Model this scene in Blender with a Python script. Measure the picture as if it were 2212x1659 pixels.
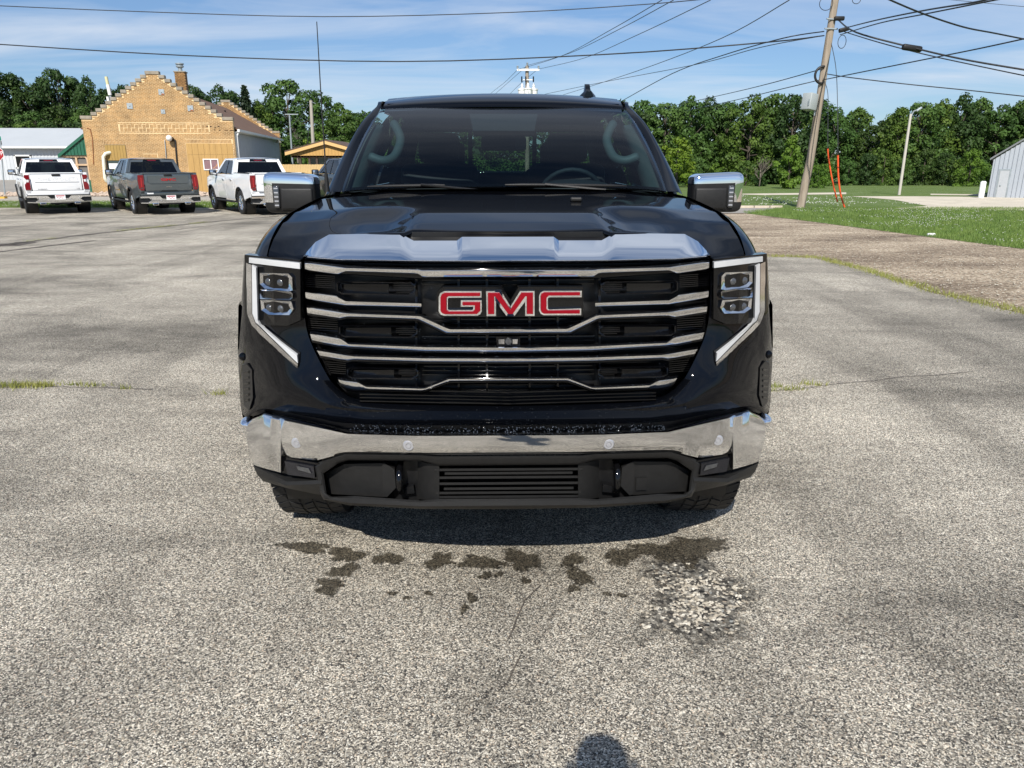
import bpy, bmesh, math, random
from mathutils import Vector, Matrix, noise
R = math.radians
rnd = random.Random(11)
sc = bpy.context.scene
for _o in list(bpy.data.objects):
    bpy.data.objects.remove(_o)
C = sc.collection

# ---------------------------------------------------------------- camera
PITCH = R(16.7); FPX = 1600.0; CAMZ = 1.63
cam_d = bpy.data.cameras.new('camera')
cam_d.sensor_width = 36.0; cam_d.sensor_fit = 'HORIZONTAL'
cam_d.lens = FPX * 36.0 / 2212.0
cam_d.clip_start = 0.02; cam_d.clip_end = 3000
cam = bpy.data.objects.new('camera', cam_d); C.objects.link(cam)
cam.location = (0, 0, CAMZ); cam.rotation_euler = (math.pi/2 - PITCH, 0, 0)
sc.camera = cam

# ---------------------------------------------------------------- sky and sun
SUN_EL = R(41.5); SUN_AZ = R(8.0)          # shadows run away from the viewer, a little to the right
w = bpy.data.worlds.new('World'); sc.world = w; w.use_nodes = True
nt = w.node_tree; nt.nodes.clear()
def wn(t, **k):
    n = nt.nodes.new(t)
    for a, b in k.items(): setattr(n, a, b)
    return n
sky = wn('ShaderNodeTexSky', sky_type='NISHITA', sun_disc=False, sun_elevation=SUN_EL,
         sun_rotation=math.pi + SUN_AZ, altitude=300, air_density=1.0, dust_density=0.3, ozone_density=3.2)
tc = wn('ShaderNodeTexCoord'); sx = wn('ShaderNodeSeparateXYZ')
nt.links.new(tc.outputs['Generated'], sx.inputs[0])
zp = wn('ShaderNodeMath', operation='MAXIMUM'); zp.inputs[1].default_value = 0.0
nt.links.new(sx.outputs['Z'], zp.inputs[0])
za = wn('ShaderNodeMath', operation='ADD'); za.inputs[1].default_value = 0.13
nt.links.new(zp.outputs[0], za.inputs[0])
dx = wn('ShaderNodeMath', operation='DIVIDE'); dy = wn('ShaderNodeMath', operation='DIVIDE')
nt.links.new(sx.outputs['X'], dx.inputs[0]); nt.links.new(za.outputs[0], dx.inputs[1])
nt.links.new(sx.outputs['Y'], dy.inputs[0]); nt.links.new(za.outputs[0], dy.inputs[1])
cx = wn('ShaderNodeCombineXYZ'); nt.links.new(dx.outputs[0], cx.inputs[0]); nt.links.new(dy.outputs[0], cx.inputs[1])
mp = wn('ShaderNodeMapping'); mp.inputs['Location'].default_value = (1.7, 2.3, 1.1); mp.inputs['Rotation'].default_value = (0, 0, R(25)); mp.inputs['Scale'].default_value = (0.55, 1.25, 1)
nt.links.new(cx.outputs[0], mp.inputs[0])
n1 = wn('ShaderNodeTexNoise'); n1.inputs['Scale'].default_value = 1.15; n1.inputs['Detail'].default_value = 9; n1.inputs['Roughness'].default_value = 0.55; n1.inputs['Distortion'].default_value = 0.7
nt.links.new(mp.outputs[0], n1.inputs['Vector'])
cr = wn('ShaderNodeValToRGB'); cr.color_ramp.elements[0].position = 0.42; cr.color_ramp.elements[1].position = 0.76
nt.links.new(n1.outputs['Fac'], cr.inputs[0])
cm = wn('ShaderNodeMath', operation='MULTIPLY'); cm.inputs[1].default_value = 0.80
nt.links.new(cr.outputs[0], cm.inputs[0])
mx = wn('ShaderNodeMix', data_type='RGBA'); mx.inputs['B'].default_value = (8.2, 8.9, 10.0, 1)
tn = wn('ShaderNodeMix', data_type='RGBA', blend_type='MULTIPLY'); tn.inputs['Factor'].default_value = 1.0; tn.inputs['B'].default_value = (.84, .95, 1.10, 1)
nt.links.new(sky.outputs[0], tn.inputs['A'])
vl = wn('ShaderNodeMix', data_type='RGBA'); vl.inputs['Factor'].default_value = 0.16; vl.inputs['B'].default_value = (2.9, 5.0, 8.6, 1)   # thin high veil
nt.links.new(tn.outputs['Result'], vl.inputs['A'])
nt.links.new(cm.outputs[0], mx.inputs['Factor']); nt.links.new(vl.outputs['Result'], mx.inputs['A'])
bg = wn('ShaderNodeBackground'); bg.inputs['Strength'].default_value = 0.072
nt.links.new(mx.outputs['Result'], bg.inputs['Color'])
out = wn('ShaderNodeOutputWorld'); nt.links.new(bg.outputs[0], out.inputs[0])

sd = bpy.data.lights.new('sun', 'SUN'); sd.energy = 4.8; sd.angle = R(0.53); sd.color = (1.0, 0.955, 0.88)
sun = bpy.data.objects.new('sun', sd); C.objects.link(sun)
sun_dir = Vector((math.sin(SUN_AZ)*math.cos(SUN_EL), math.cos(SUN_AZ)*math.cos(SUN_EL), -math.sin(SUN_EL)))
sun.rotation_euler = sun_dir.to_track_quat('-Z', 'Y').to_euler(); sun.location = (-5, -20, 30)

sc.view_settings.view_transform = 'Standard'; sc.view_settings.look = 'None'
sc.view_settings.exposure = 0.35; sc.view_settings.gamma = 1.0; sc.view_settings.use_curve_mapping = False
sc.render.engine = 'CYCLES'
sc.cycles.max_bounces = 8; sc.cycles.transparent_max_bounces = 16
sc.cycles.sample_clamp_indirect = 6.0

# ---------------------------------------------------------------- survey helpers (photo measurements -> metres)
SP, CP = math.sin(PITCH), math.cos(PITCH)
def smooth01(t):
    t = max(0.0, min(1.0, t)); return t*t*(3-2*t)
def gz(x, y):
    """height of the terrain"""
    L = smooth01((-8 - x) / 14.0)
    return -0.0065*min(max(0.0, y-6), 46) + L*0.033*max(0.0, y-54) - (1-L)*0.012*max(0.0, y-52)
def ray(px, py):
    a = (px-1106.0)/FPX; b = (829.5-py)/FPX
    return Vector((a, CP + SP*b, -SP + CP*b))
def at(px, py, Y):
    d = ray(px, py); k = Y/d.y
    return Vector((0, 0, CAMZ)) + d*k
def grd(px, py, up=0.0):
    d = ray(px, py); z = 0.0
    for _ in range(30):
        k = (z-CAMZ)/d.z if d.z < -1e-5 else 400
        k = min(max(k, 0), 500)
        p = Vector((0, 0, CAMZ)) + d*k
        z = 0.5*z + 0.5*gz(p.x, p.y)
    return Vector((p.x, p.y, gz(p.x, p.y)+up))
def on_plane(px, py, p0, n):
    d = ray(px, py); o = Vector((0, 0, CAMZ))
    return o + d*((p0-o).dot(n)/d.dot(n))

# ---------------------------------------------------------------- object helpers
def tag(o, label=None, cat=None, group=None, kind=None):
    if label: o['label'] = label
    if cat: o['category'] = cat
    if group: o['group'] = group
    if kind: o['kind'] = kind
    return o
def empty(name, loc, rz=0.0, label=None, cat=None, group=None):
    o = bpy.data.objects.new(name, None); C.objects.link(o)
    o.location = loc; o.rotation_euler = (0, 0, rz); o.empty_display_size = 0.2
    return tag(o, label, cat, group)
def mk(name, V, F, mat, parent=None, smooth=None, loc=None, mi=None):
    me = bpy.data.meshes.new(name)
    me.from_pydata([tuple(v) for v in V], [], F); me.update()
    for m in (mat if isinstance(mat, (list, tuple)) else [mat]): me.materials.append(m)
    if mi: me.polygons.foreach_set('material_index', mi)
    if smooth is not None:
        me.polygons.foreach_set('use_smooth', [True]*len(me.polygons))
        if smooth < 179: me.set_sharp_from_angle(angle=R(smooth))
    o = bpy.data.objects.new(name, me); C.objects.link(o)
    if parent is not None: o.parent = parent
    if loc is not None: o.location = loc
    return o
def copy_tree(o, parent=None):
    c = o.copy(); C.objects.link(c); c.parent = parent
    for ch in list(o.children): copy_tree(ch, c)
    return c

class MB:
    def __init__(s): s.V = []; s.F = []
    def add(s, V, F):
        b = len(s.V); s.V += [Vector(v) for v in V]; s.F += [tuple(b+i for i in f) for f in F]; return s
    def box(s, c, d, M=None):
        hx, hy, hz = d[0]/2, d[1]/2, d[2]/2
        V = [Vector((x, y, z)) for z in (-hz, hz) for y in (-hy, hy) for x in (-hx, hx)]
        if M is not None: V = [M @ v for v in V]
        c = Vector(c)
        return s.add([v+c for v in V], [(0,2,3,1),(4,5,7,6),(0,1,5,4),(2,6,7,3),(0,4,6,2),(1,3,7,5)])
    def rbox(s, c, d, r=0.02, seg=3, M=None, taper=None):
        bm = bmesh.new(); bmesh.ops.create_cube(bm, size=1.0)
        for v in bm.verts: v.co = Vector((v.co.x*d[0], v.co.y*d[1], v.co.z*d[2]))
        if taper:
            for v in bm.verts: v.co = taper(v.co)
        bmesh.ops.bevel(bm, geom=list(bm.edges), offset=r, segments=seg, affect='EDGES', profile=0.5)
        bm.verts.index_update()
        V = [(M @ v.co if M is not None else v.co.copy()) + Vector(c) for v in bm.verts]
        F = [tuple(v.index for v in f.verts) for f in bm.faces]; bm.free()
        return s.add(V, F)
    def hexa(s, P):
        return s.add(P, [(0,1,2,3),(7,6,5,4),(0,4,5,1),(1,5,6,2),(2,6,7,3),(3,7,4,0)])
    def tube(s, pts, r, n=8, caps=True):
        pts = [Vector(p) for p in pts]; N = len(pts)
        rr = r if isinstance(r, (list, tuple)) else [r]*N
        V = []; F = []; up = None
        for i in range(N):
            t = (pts[min(i+1, N-1)]-pts[max(i-1, 0)]).normalized()
            if up is None:
                up = Vector((0, 0, 1)) if abs(t.z) < 0.9 else Vector((1, 0, 0))
            u = (up - t*up.dot(t)).normalized(); v = t.cross(u); up = u
            for k in range(n):
                a = 2*math.pi*k/n; V.append(pts[i]+(u*math.cos(a)+v*math.sin(a))*rr[i])
        for i in range(N-1):
            for k in range(n):
                a = i*n+k; b = i*n+(k+1) % n; F.append((a, b, b+n, a+n))
        if caps: F.append(tuple(range(n-1, -1, -1))); F.append(tuple((N-1)*n+k for k in range(n)))
        return s.add(V, F)
    def prism(s, pts, vec):
        pts = [Vector(p) for p in pts]; n = len(pts); vec = Vector(vec)
        return s.add(pts+[p+vec for p in pts], [tuple(range(n)), tuple(range(2*n-1, n-1, -1))] + [(i, i+n, (i+1) % n+n, (i+1) % n) for i in range(n)])
    def lathe(s, prof, c=(0,0,0), axis='Z', n=24, a0=0.0, a1=2*math.pi):
        c = Vector(c); V = []; F = []; closed = abs(a1-a0-2*math.pi) < 1e-6; m = n if closed else n+1
        for i in range(m):
            a = a0+(a1-a0)*i/n; ca, sa = math.cos(a), math.sin(a)
            for r, h in prof:
                V.append(c + {'Z': Vector((r*ca, r*sa, h)), 'X': Vector((h, r*ca, r*sa)), 'Y': Vector((r*ca, h, r*sa))}[axis])
        k = len(prof)
        for i in range(n):
            for j in range(k-1):
                a = i*k+j; b = ((i+1) % m)*k+j; F.append((a, b, b+1, a+1))
        return s.add(V, F)
    def grid(s, rows, closed=False):
        n = len(rows[0]); V = [p for r in rows for p in r]; F = []
        for i in range(len(rows)-1):
            for j in range(n-1 if not closed else n):
                a = i*n+j; b = i*n+(j+1) % n; F.append((a, b, b+n, a+n))
        return s.add(V, F)
    def sphere(s, c, r, n=12, m=8):
        rr = r if isinstance(r, (tuple, list)) else (r, r, r)
        rows = []
        for i in range(m+1):
            th = math.pi*i/m
            rows.append([Vector(c)+Vector((rr[0]*math.sin(th)*math.cos(2*math.pi*k/n), rr[1]*math.sin(th)*math.sin(2*math.pi*k/n), rr[2]*math.cos(th))) for k in range(n)])
        return s.grid(rows, True)
    def build(s, name, mat, parent=None, smooth=None, loc=None):
        return mk(name, s.V, s.F, mat, parent, smooth, loc)

# ---------------------------------------------------------------- materials
def srgb(r, g, b):
    f = lambda c: (c/255.0/12.92) if c/255.0 <= 0.04045 else ((c/255.0+0.055)/1.055)**2.4
    return (f(r), f(g), f(b))
class NT:
    def __init__(s, name):
        s.m = bpy.data.materials.new(name); s.m.use_nodes = True; s.t = s.m.node_tree
        s.b = s.t.nodes['Principled BSDF']; s.o = s.t.nodes['Material Output']
    def n(s, t, **k):
        nd = s.t.nodes.new(t)
        for a, b in k.items(): setattr(nd, a, b)
        return nd
    def l(s, a, b): s.t.links.new(a, b)
    def pos(s, obj=True, scale=None):
        g = s.n('ShaderNodeTexCoord').outputs['Object'] if obj else s.n('ShaderNodeNewGeometry').outputs['Position']
        if scale:
            m = s.n('ShaderNodeMapping'); m.inputs['Scale'].default_value = scale; s.l(g, m.inputs[0]); return m.outputs[0]
        return g
    def noise(s, v, scale, detail=4, rough=0.55, dist=0.0):
        k = s.n('ShaderNodeTexNoise'); k.inputs['Scale'].default_value = scale; k.inputs['Detail'].default_value = detail
        k.inputs['Roughness'].default_value = rough; k.inputs['Distortion'].default_value = dist; s.l(v, k.inputs['Vector']); return k.outputs['Fac']
    def ramp(s, f, stops):
        k = s.n('ShaderNodeValToRGB'); e = k.color_ramp.elements
        while len(e) < len(stops): e.new(0.5)
        for el, (p, c) in zip(e, stops):
            el.position = p; el.color = (*c, 1) if isinstance(c, (tuple, list)) else (c, c, c, 1)
        s.l(f, k.inputs[0]); return k.outputs[0]
    def mix(s, f, a, b, blend='MIX'):
        k = s.n('ShaderNodeMix', data_type='RGBA', blend_type=blend)
        for sock, v in (('Factor', f), ('A', a), ('B', b)):
            if isinstance(v, bpy.types.NodeSocket): s.l(v, k.inputs[sock])
            elif sock == 'Factor': k.inputs[sock].default_value = v
            else: k.inputs[sock].default_value = (*v, 1)
        return k.outputs['Result']
    def math(s, op, a, b):
        k = s.n('ShaderNodeMath', operation=op)
        for i, v in enumerate((a, b)):
            if isinstance(v, bpy.types.NodeSocket): s.l(v, k.inputs[i])
            else: k.inputs[i].default_value = v
        return k.outputs[0]
    def bump(s, h, st=0.3, d=0.01):
        k = s.n('ShaderNodeBump'); k.inputs['Strength'].default_value = st; k.inputs['Distance'].default_value = d
        s.l(h, k.inputs['Height']); s.l(k.outputs[0], s.b.inputs['Normal'])
    def base(s, v): s.l(v, s.b.inputs['Base Color'])
    def set(s, **k):
        for a, b in k.items(): s.b.inputs[a.replace('_', ' ')].default_value = b
        return s
def M(name, col, rough=0.5, metal=0.0, var=0.12, scale=6.0, bump=0.0, bscale=60.0, coat=0.0, spec=0.5, stretch=None):
    """plain surface with a little grain and wear"""
    k = NT(name); k.set(Roughness=rough, Metallic=metal, Coat_Weight=coat, Coat_Roughness=0.03, Specular_IOR_Level=spec)
    v = k.pos(True, stretch)
    if var > 0:
        f = k.noise(v, scale, 5, 0.6)
        c = k.ramp(f, [(0.25, tuple(x*(1-var) for x in col)), (0.75, tuple(min(1, x*(1+var)) for x in col))])
        k.base(c)
    else: k.b.inputs['Base Color'].default_value = (*col, 1)
    if bump > 0: k.bump(k.noise(v, bscale, 4), bump, 0.004)
    return k.m

black_paint = M('black_paint', (0.0020, 0.0024, 0.0036), 0.35, 0, 0, coat=0.66, spec=0.0)
gloss_black = M('gloss_black', (0.0025, 0.0025, 0.003), 0.08, 0, 0.0, spec=0.45)
def chrome_mat(name, col, rough):
    k = NT(name); k.set(Metallic=1.0, Roughness=rough)
    f = k.noise(k.pos(), 14, 3); k.l(k.ramp(f, [(0.3, rough*0.7), (0.8, rough*1.5)]), k.b.inputs['Roughness'])
    k.b.inputs['Base Color'].default_value = (*col, 1); return k.m
chrome = chrome_mat('chrome', (0.92, 0.925, 0.935), 0.02)
bumper_chrome = chrome_mat('bumper_chrome', (0.84, 0.845, 0.855), 0.07)
chrome_soft = chrome_mat('satin_chrome', (0.78, 0.78, 0.79), 0.08)
black_plastic = M('black_plastic', (0.0105, 0.0102, 0.0100), 0.50, 0, 0.2, 40, 0.25, 400, spec=.35)
dark_plastic = M('dark_recess_plastic', (0.006, 0.006, 0.0065), 0.35, 0, 0.2, 30)
rubber = M('tyre_rubber', (0.011, 0.011, 0.0115), 0.72, 0, 0.3, 12, 0.3, 120)
lamp_grey = M('lamp_reflector', (0.035, 0.035, 0.04), 0.15, 0.6, 0.2, 30)
drl = M('daytime_lamp_lens', (0.66, 0.67, 0.68), 0.10, 0, 0.03, 30, coat=0.7)
clear_lens = M('clear_lamp_lens', (0.07, 0.072, 0.075), 0.08, 0.35, 0.3, 60, coat=0.8)
badge_red = M('badge_red', (0.215, 0.0015, 0.008), 0.45, 0.0, 0.06, 20, coat=0.06, spec=.15)
sensor_grey = M('sensor_silver', (0.45, 0.45, 0.47), 0.32, 0.5, 0.05, 30)
interior_dark = M('dark_cabin_fabric', (0.012, 0.013, 0.015), 0.7, 0, 0.25, 20, 0.2, 200)
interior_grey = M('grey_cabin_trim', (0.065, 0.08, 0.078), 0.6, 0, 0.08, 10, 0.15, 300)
def glass_mat(name, tint, refl=1.0, ior=1.5):
    k = NT(name); t = k.n('ShaderNodeBsdfTransparent'); t.inputs['Color'].default_value = (*tint, 1)
    g = k.n('ShaderNodeBsdfGlossy'); g.inputs['Roughness'].default_value = 0.0; g.inputs['Color'].default_value = (refl, refl, refl, 1)
    fr = k.n('ShaderNodeFresnel'); fr.inputs['IOR'].default_value = ior
    mxn = k.n('ShaderNodeMixShader'); k.l(fr.outputs[0], mxn.inputs[0]); k.l(t.outputs[0], mxn.inputs[1]); k.l(g.outputs[0], mxn.inputs[2])
    k.l(mxn.outputs[0], k.o.inputs['Surface']); return k.m
screen_glass = glass_mat('windscreen_glass', (0.46, 0.62, 0.66), 0.72, 1.45)
clear_rear_glass = glass_mat('rear_glass', (0.60, 0.66, 0.62))
tint_glass = glass_mat('tinted_rear_glass', (0.16, 0.18, 0.18))
side_glass = glass_mat('side_glass', (0.34, 0.42, 0.42))
# ================================================================= THE BLACK PICKUP IN FRONT
DG = 2.5                                  # metres from the viewer to the truck's nose
CX = 1092.0
def fd(x):
    """plan sweep of the nose: how far back the front surface lies at half width x"""
    x = abs(x); return 0.29*x*x + (0.9*(x-0.75)**2 if x > 0.75 else 0.0)
def fp(hw, py, off=0.0):
    """a point of the nose, from measured half width and height, 'off' metres behind the swept front surface"""
    x = hw*2.55/FPX; b = (829.5-py)/FPX
    for _ in range(12):
        Y = DG+off+fd(x); k = Y/(CP+SP*b); x = hw/FPX*k
    return Vector((x, off+fd(x), CAMZ + k*(-SP+CP*b)))
def yp(hw, py, y):
    """a point of the truck at y metres behind the nose plane"""
    b = (829.5-py)/FPX; k = (DG+y)/(CP+SP*b)
    return Vector((hw/FPX*k, y, CAMZ + k*(-SP+CP*b)))
def sgn(v, s): return Vector((v.x*s, v.y, v.z))

truck = empty('pickup_truck', (-0.012, DG, 0), R(1.0), 'large glossy black pickup facing the viewer, red letters on its chrome-barred grille', 'pickup truck')

def lin(a, b, t): return tuple(p+(q-p)*t for p, q in zip(a, b))
def subdiv(line, sub):
    o = []
    for i in range(len(line)-1):
        for k in range(sub): o.append(lin(line[i], line[i+1], k/sub))
    o.append(line[-1]); return o
def catmull(line, sub):
    n = len(line); o = []
    for i in range(n-1):
        p0, p1, p2, p3 = line[max(i-1, 0)], line[i], line[i+1], line[min(i+2, n-1)]
        for k in range(sub):
            t = k/sub
            o.append(tuple(0.5*(2*b+(c-a)*t+(2*a-5*b+4*c-d)*t*t+(3*b-a-3*c+d)*t**3) for a, b, c, d in zip(p0, p1, p2, p3)))
    o.append(line[-1]); return o
def loft(name, lines, mat, side=0, sub=6, smooth=35, curve=False, parent=None, rowsub=1, f=None):
    """surface through matched measured lines; side 0 = whole width, else one side only"""
    f = f or (lambda p: fp(*p)); fn = catmull if curve else subdiv
    lines = [fn(l, sub) for l in lines]
    if rowsub > 1:
        cols = [catmull([l[i] for l in lines], rowsub) for i in range(len(lines[0]))]
        lines = [[c[j] for c in cols] for j in range(len(cols[0]))]
    rows = []
    for l in lines:
        p = [f(q) for q in l]
        if side == 0: p = [sgn(q, -1) for q in reversed(p[1:])] + p
        else: p = [sgn(q, side) for q in p]
        rows.append(p)
    m = MB().grid(rows)
    if side >= 0: m.F = [tuple(reversed(q)) for q in m.F]
    o = m.build(name, mat, parent if parent is not None else truck, smooth)
    return o
def resample(line, ss):
    h0, h1 = line[0][0], line[-1][0]; o = []
    for s in ss:
        h = h0+(h1-h0)*s
        for a, b in zip(line, line[1:]):
            if h <= b[0]+1e-6:
                t = (h-a[0])/max(1e-6, b[0]-a[0]); o.append((h, a[1]+(b[1]-a[1])*max(0, min(1, t)))); break
        else: o.append((h1, line[-1][1]))
    return o
def bar(name, top, bot, mat, off=0.0, depth=0.05, side=0, tilt=0.20, parent=None):
    ss = set(i/28 for i in range(29))
    for l in (top, bot):
        for p in l: ss.add((p[0]-l[0][0])/(l[-1][0]-l[0][0]))
    ss = sorted(ss); s2 = [ss[0]]
    for s in ss[1:]:
        if s-s2[-1] > 0.004: s2.append(s)
    s2[-1] = 1.0
    T, B = resample(top, s2), resample(bot, s2)
    def row(t, o, k=0.0): return [(a[0]+(b[0]-a[0])*t, a[1]+(b[1]-a[1])*t, o+k*(b[1]-a[1])*.0016) for a, b in zip(T, B)]
    L = [row(0, off+depth), row(0.0, off, .35), row(0.10, off-.004, .06), row(0.22, off-.006, 0), row(0.90, off-.006, tilt), row(1.0, off-.003, tilt+.12), row(1.0, off+depth)]
    return loft(name, L, mat, side, 1, 62, parent=parent)
def plate(name, poly, off, mat, thick=0.02, side=1, parent=None, sub=1, smooth=None):
    p = []
    for i in range(len(poly)):
        a, b = poly[i], poly[(i+1) % len(poly)]
        for k in range(sub): p.append(lin(a, b, k/sub))
    f = [sgn(fp(q[0], q[1], q[2] if len(q) > 2 else off), side) for q in p]
    b = [v+Vector((0, thick, 0)) for v in f]; n = len(f)
    F = [tuple(range(n)), tuple(range(2*n-1, n-1, -1))]+[(i, (i+1) % n, (i+1) % n+n, i+n) for i in range(n)]
    o = mk(name, f+b, F, mat, parent if parent is not None else truck, smooth)
    bm = bmesh.new(); bm.from_mesh(o.data); bmesh.ops.recalc_face_normals(bm, faces=bm.faces)
    bmesh.ops.triangulate(bm, faces=[q for q in bm.faces if len(q.verts) > 4]); bm.to_mesh(o.data); bm.free()
    return o
def ring(name, outer, inner, off, mat, thick=0.02, side=1, parent=None, bevel=0.0):
    n = len(outer)
    fo = [sgn(fp(*q, off), side) for q in outer]; fi = [sgn(fp(*q, off+bevel), side) for q in inner]
    bo = [v+Vector((0, thick, 0)) for v in fo]; bi = [v+Vector((0, thick, 0)) for v in fi]
    F = []
    for i in range(n):
        j = (i+1) % n
        F += [(i, j, n+j, n+i), (i+2*n, j+2*n, j, i), (n+i, n+j, 3*n+j, 3*n+i), (2*n+i, 3*n+i, 3*n+j, 2*n+j)]
    o = mk(name, fo+fi+bo+bi, F, mat, parent if parent is not None else truck, 35)
    bm = bmesh.new(); bm.from_mesh(o.data); bmesh.ops.recalc_face_normals(bm, faces=bm.faces); bm.to_mesh(o.data); bm.free()
    return o

# ---- bonnet -----------------------------------------------------------
def interp(tab, y):
    if y <= tab[0][0]: return tab[0][1]
    for a, b in zip(tab, tab[1:]):
        if y <= b[0]:
            t = (y-a[0])/(b[0]-a[0]); return a[1]+(b[1]-a[1])*t
    return tab[-1][1]
ZC = [(0.05,1.372),(0.14,1.384),(0.22,1.394),(0.32,1.412),(0.5,1.438),(0.9,1.468),(1.36,1.500),(1.6,1.503)]
ZS = [(0.20,1.27),(0.27,1.312),(0.36,1.360),(0.5,1.408),(0.7,1.438),(1.2,1.470),(1.6,1.474)]
def hood_z(x, y):
    ax = abs(x)
    t = smooth01((ax-0.50)/0.40)
    z = interp(ZC, y)*(1-t) + interp(ZS, y)*t
    z -= 0.012*(ax/0.9)**2
    band = smooth01((ax-.33)/.14)*(1-smooth01((ax-.58)/.16))
    z -= 0.030*band*smooth01((y-0.17)/0.16)*(1-smooth01((y-0.46)/0.20))   # hollow in front of each raised shoulder
    z += 0.006*band*smooth01((y-0.55)/0.15)*(1-smooth01((y-0.85)/0.3))
    return z
rows = []
NX = 72
for j in range(46):
    s = j/45.0; r = []
    for i in range(NX+1):
        u = -1+2*i/NX; x = 0.885*u
        y0 = fd(x)+0.135-0.10*smooth01((abs(x)-.60)/.12)+(.055 if abs(x) < .36 else 0); y1 = 1.325+0.12*u*u
        y = y0+(y1-y0)*(s**1.35)
        r.append(Vector((x, y, hood_z(x, y) - (0.010*(1-s*24)**2 if s < 1/24 else 0))))
    rows.append(r)
MB().grid(rows).build('hood', black_paint, truck, 50)
# closed underside of the nose and engine bay
MB().box((0, 0.85, 1.05), (1.7, 0.9, 0.6)).build('engine_bay', dark_plastic, truck)
# washer nozzle seen on the right of the hood
MB().rbox((0.31, 0.86, hood_z(.31, .86)+0.008), (0.05, 0.035, 0.018), 0.006, 2).build('washer_nozzle', black_plastic, truck)

# ---- chrome nose trim ---------------------------------------------------
T_lip = [(0,511.5),(99,511.5),(110,519.6),(203,519.6),(233,503.5),(384,506),(413,522),(434.5,546),(440,553.5)]
B_lip = [(0,565),(99,565),(110,565),(203,564.5),(233,564),(356,561.5),(404,557.5),(434,554.5),(440,554)]
oT = [.125,.125,.135,.135,.15,.135,.11,.04,.0]
m1 = [(a[0], a[1]*.55+b[1]*.45, o*.44-.006) for a, b, o in zip(T_lip, B_lip, oT)]
m2 = [(b[0], a[1]*.25+b[1]*.75, o*.13-.014) for a, b, o in zip(T_lip, B_lip, oT)]
m3 = [(b[0], b[1]-2.5, -.018) for b in B_lip]
m4 = [(b[0], b[1], -.012) for b in B_lip]; m5 = [(b[0], b[1]+5, .03) for b in B_lip]
m0 = [(a[0], a[1], o) for a, o in zip(T_lip, oT)]
loft('nose_trim', [m0, m1, m2, m3, m4, m5], chrome, 0, 5, 30)
# dark air slot behind the trim
loft('air_slot', [[(0,500.5,.19),(110,500.5,.19),(203,500.5,.19),(236,502,.19)], [(0,511,.20),(110,512,.19),(203,512,.19),(236,504,.18)], [(0,514,.13),(110,522,.14),(203,522,.14),(236,506,.15)]], dark_plastic, 0, 4)

# ---- painted nose panel -------------------------------------------------
inn = [(0,873),(200,869),(312,862),(342,855),(369,836),(391,806),(424,738),(436,690),(440,620),(442,556)]
mid = [(0,889),(206,886),(353,879),(405,862),(445,835),(492,795),(535,745),(558,700),(563,640),(563,590)]
outl= [(0,917),(206,916),(347,911),(424,897),(523,880),(567,893),(575,810),(577,745),(571,660),(565,550)]
oi = [.03]*10; om = [-.035,-.035,-.035,-.033,-.03,-.025,-.02,-.01,.0,.004]; oo = [-.012]*4+[-.01,.0,.02,.03,.03,.02]
inn2 = [(a[0]-2, a[1]-1.5, .10) for a in inn]
loft('nose_panel', [inn2, [(*a, o) for a, o in zip(inn, oi)], [(a[0]*.7+b[0]*.3, a[1]*.7+b[1]*.3, p*.5+q*.5-.004) for a, b, p, q in zip(inn, mid, oi, om)],
     [(*a, o) for a, o in zip(mid, om)], [(a[0]*.5+b[0]*.5, a[1]*.5+b[1]*.5, p*.4+q*.6+.004) for a, b, p, q in zip(outl, mid, oo, om)],
     [(*a, o) for a, o in zip(outl, oo)], [(a[0]-3, a[1]+3, o+.10) for a, o in zip(outl, oo)]], black_paint, 0, 6, 60, True)
# corner panels closing the nose against the wings
for s in (-1, 1):
    P = [fp(577,660,.03), fp(578,745,.03), fp(576,800,.03), fp(569,893,.02), fp(563,912,.02)]
    rows = [[sgn(p, s) for p in P], [sgn(Vector((p.x+.028, p.y+.10, p.z)), s) for p in P], [sgn(Vector((p.x+.03, p.y+.22, p.z)), s) for p in P]]
    m = MB().grid(rows)
    m.build('nose_corner', black_paint, truck, 60)
    # side air slot
    sl = [(570,786),(560,783),(549,797),(547,856),(555,884),(566,872)]
    plate('air_curtain', sl, -.010, dark_plastic, .02, s)
    for k in range(6):
        yy = 800+k*12
        plate('air_curtain_fin', [(566,yy),(556,yy-1),(556,yy+4),(566,yy+5)], -.014, gloss_black, .012, s)
    MB().sphere(sgn(fp(566, 768, .02), s), (.020, .016, .018), 12, 8).build('flare_button', black_paint, truck, 180)
# gap strip between nose panel and bumper
loft('bumper_gap', [[(0,908,.02),(206,907,.02),(347,902,.02),(424,888,.02),(523,872,.02),(560,890,.03)], [(0,944,.07),(206,943,.07),(347,938,.07),(424,919,.07),(523,898,.07),(560,915,.07)]], dark_plastic, 0, 5)

# ---- grille ---------------------------------------------------------------
loft('grille_back', [[(0,572,.12),(440,560,.12)], [(0,700,.12),(440,700,.12)], [(0,800,.12),(400,790,.12)], [(0,880,.10),(330,866,.10)]], dark_plastic, 0, 24)
def hline(name, y0, y1, hw0, hw1, off, d=.02, th=2.2, side=0, mat=gloss_black, parent=None):
    """thin horizontal rib, y0 at hw0 and y1 at hw1"""
    top = [(hw0, y0-th/2), (hw1, y1-th/2)]; bot = [(hw0, y0+th/2), (hw1, y1+th/2)]
    T, B = subdiv(top, 8), subdiv(bot, 8)
    L = [[(*a, off+d) for a in T], [(*a, off) for a in T], [(*a, off) for a in B], [(*a, off+d) for a in B]]
    return loft(name, L, mat, side, 1, 30, parent=parent)
for y in (606, 615, 690, 699, 728, 737, 764, 792, 801, 810, 832, 841):
    hline('grille_slat', y, y-1.5, 0, 186, .075, .03)
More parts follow.
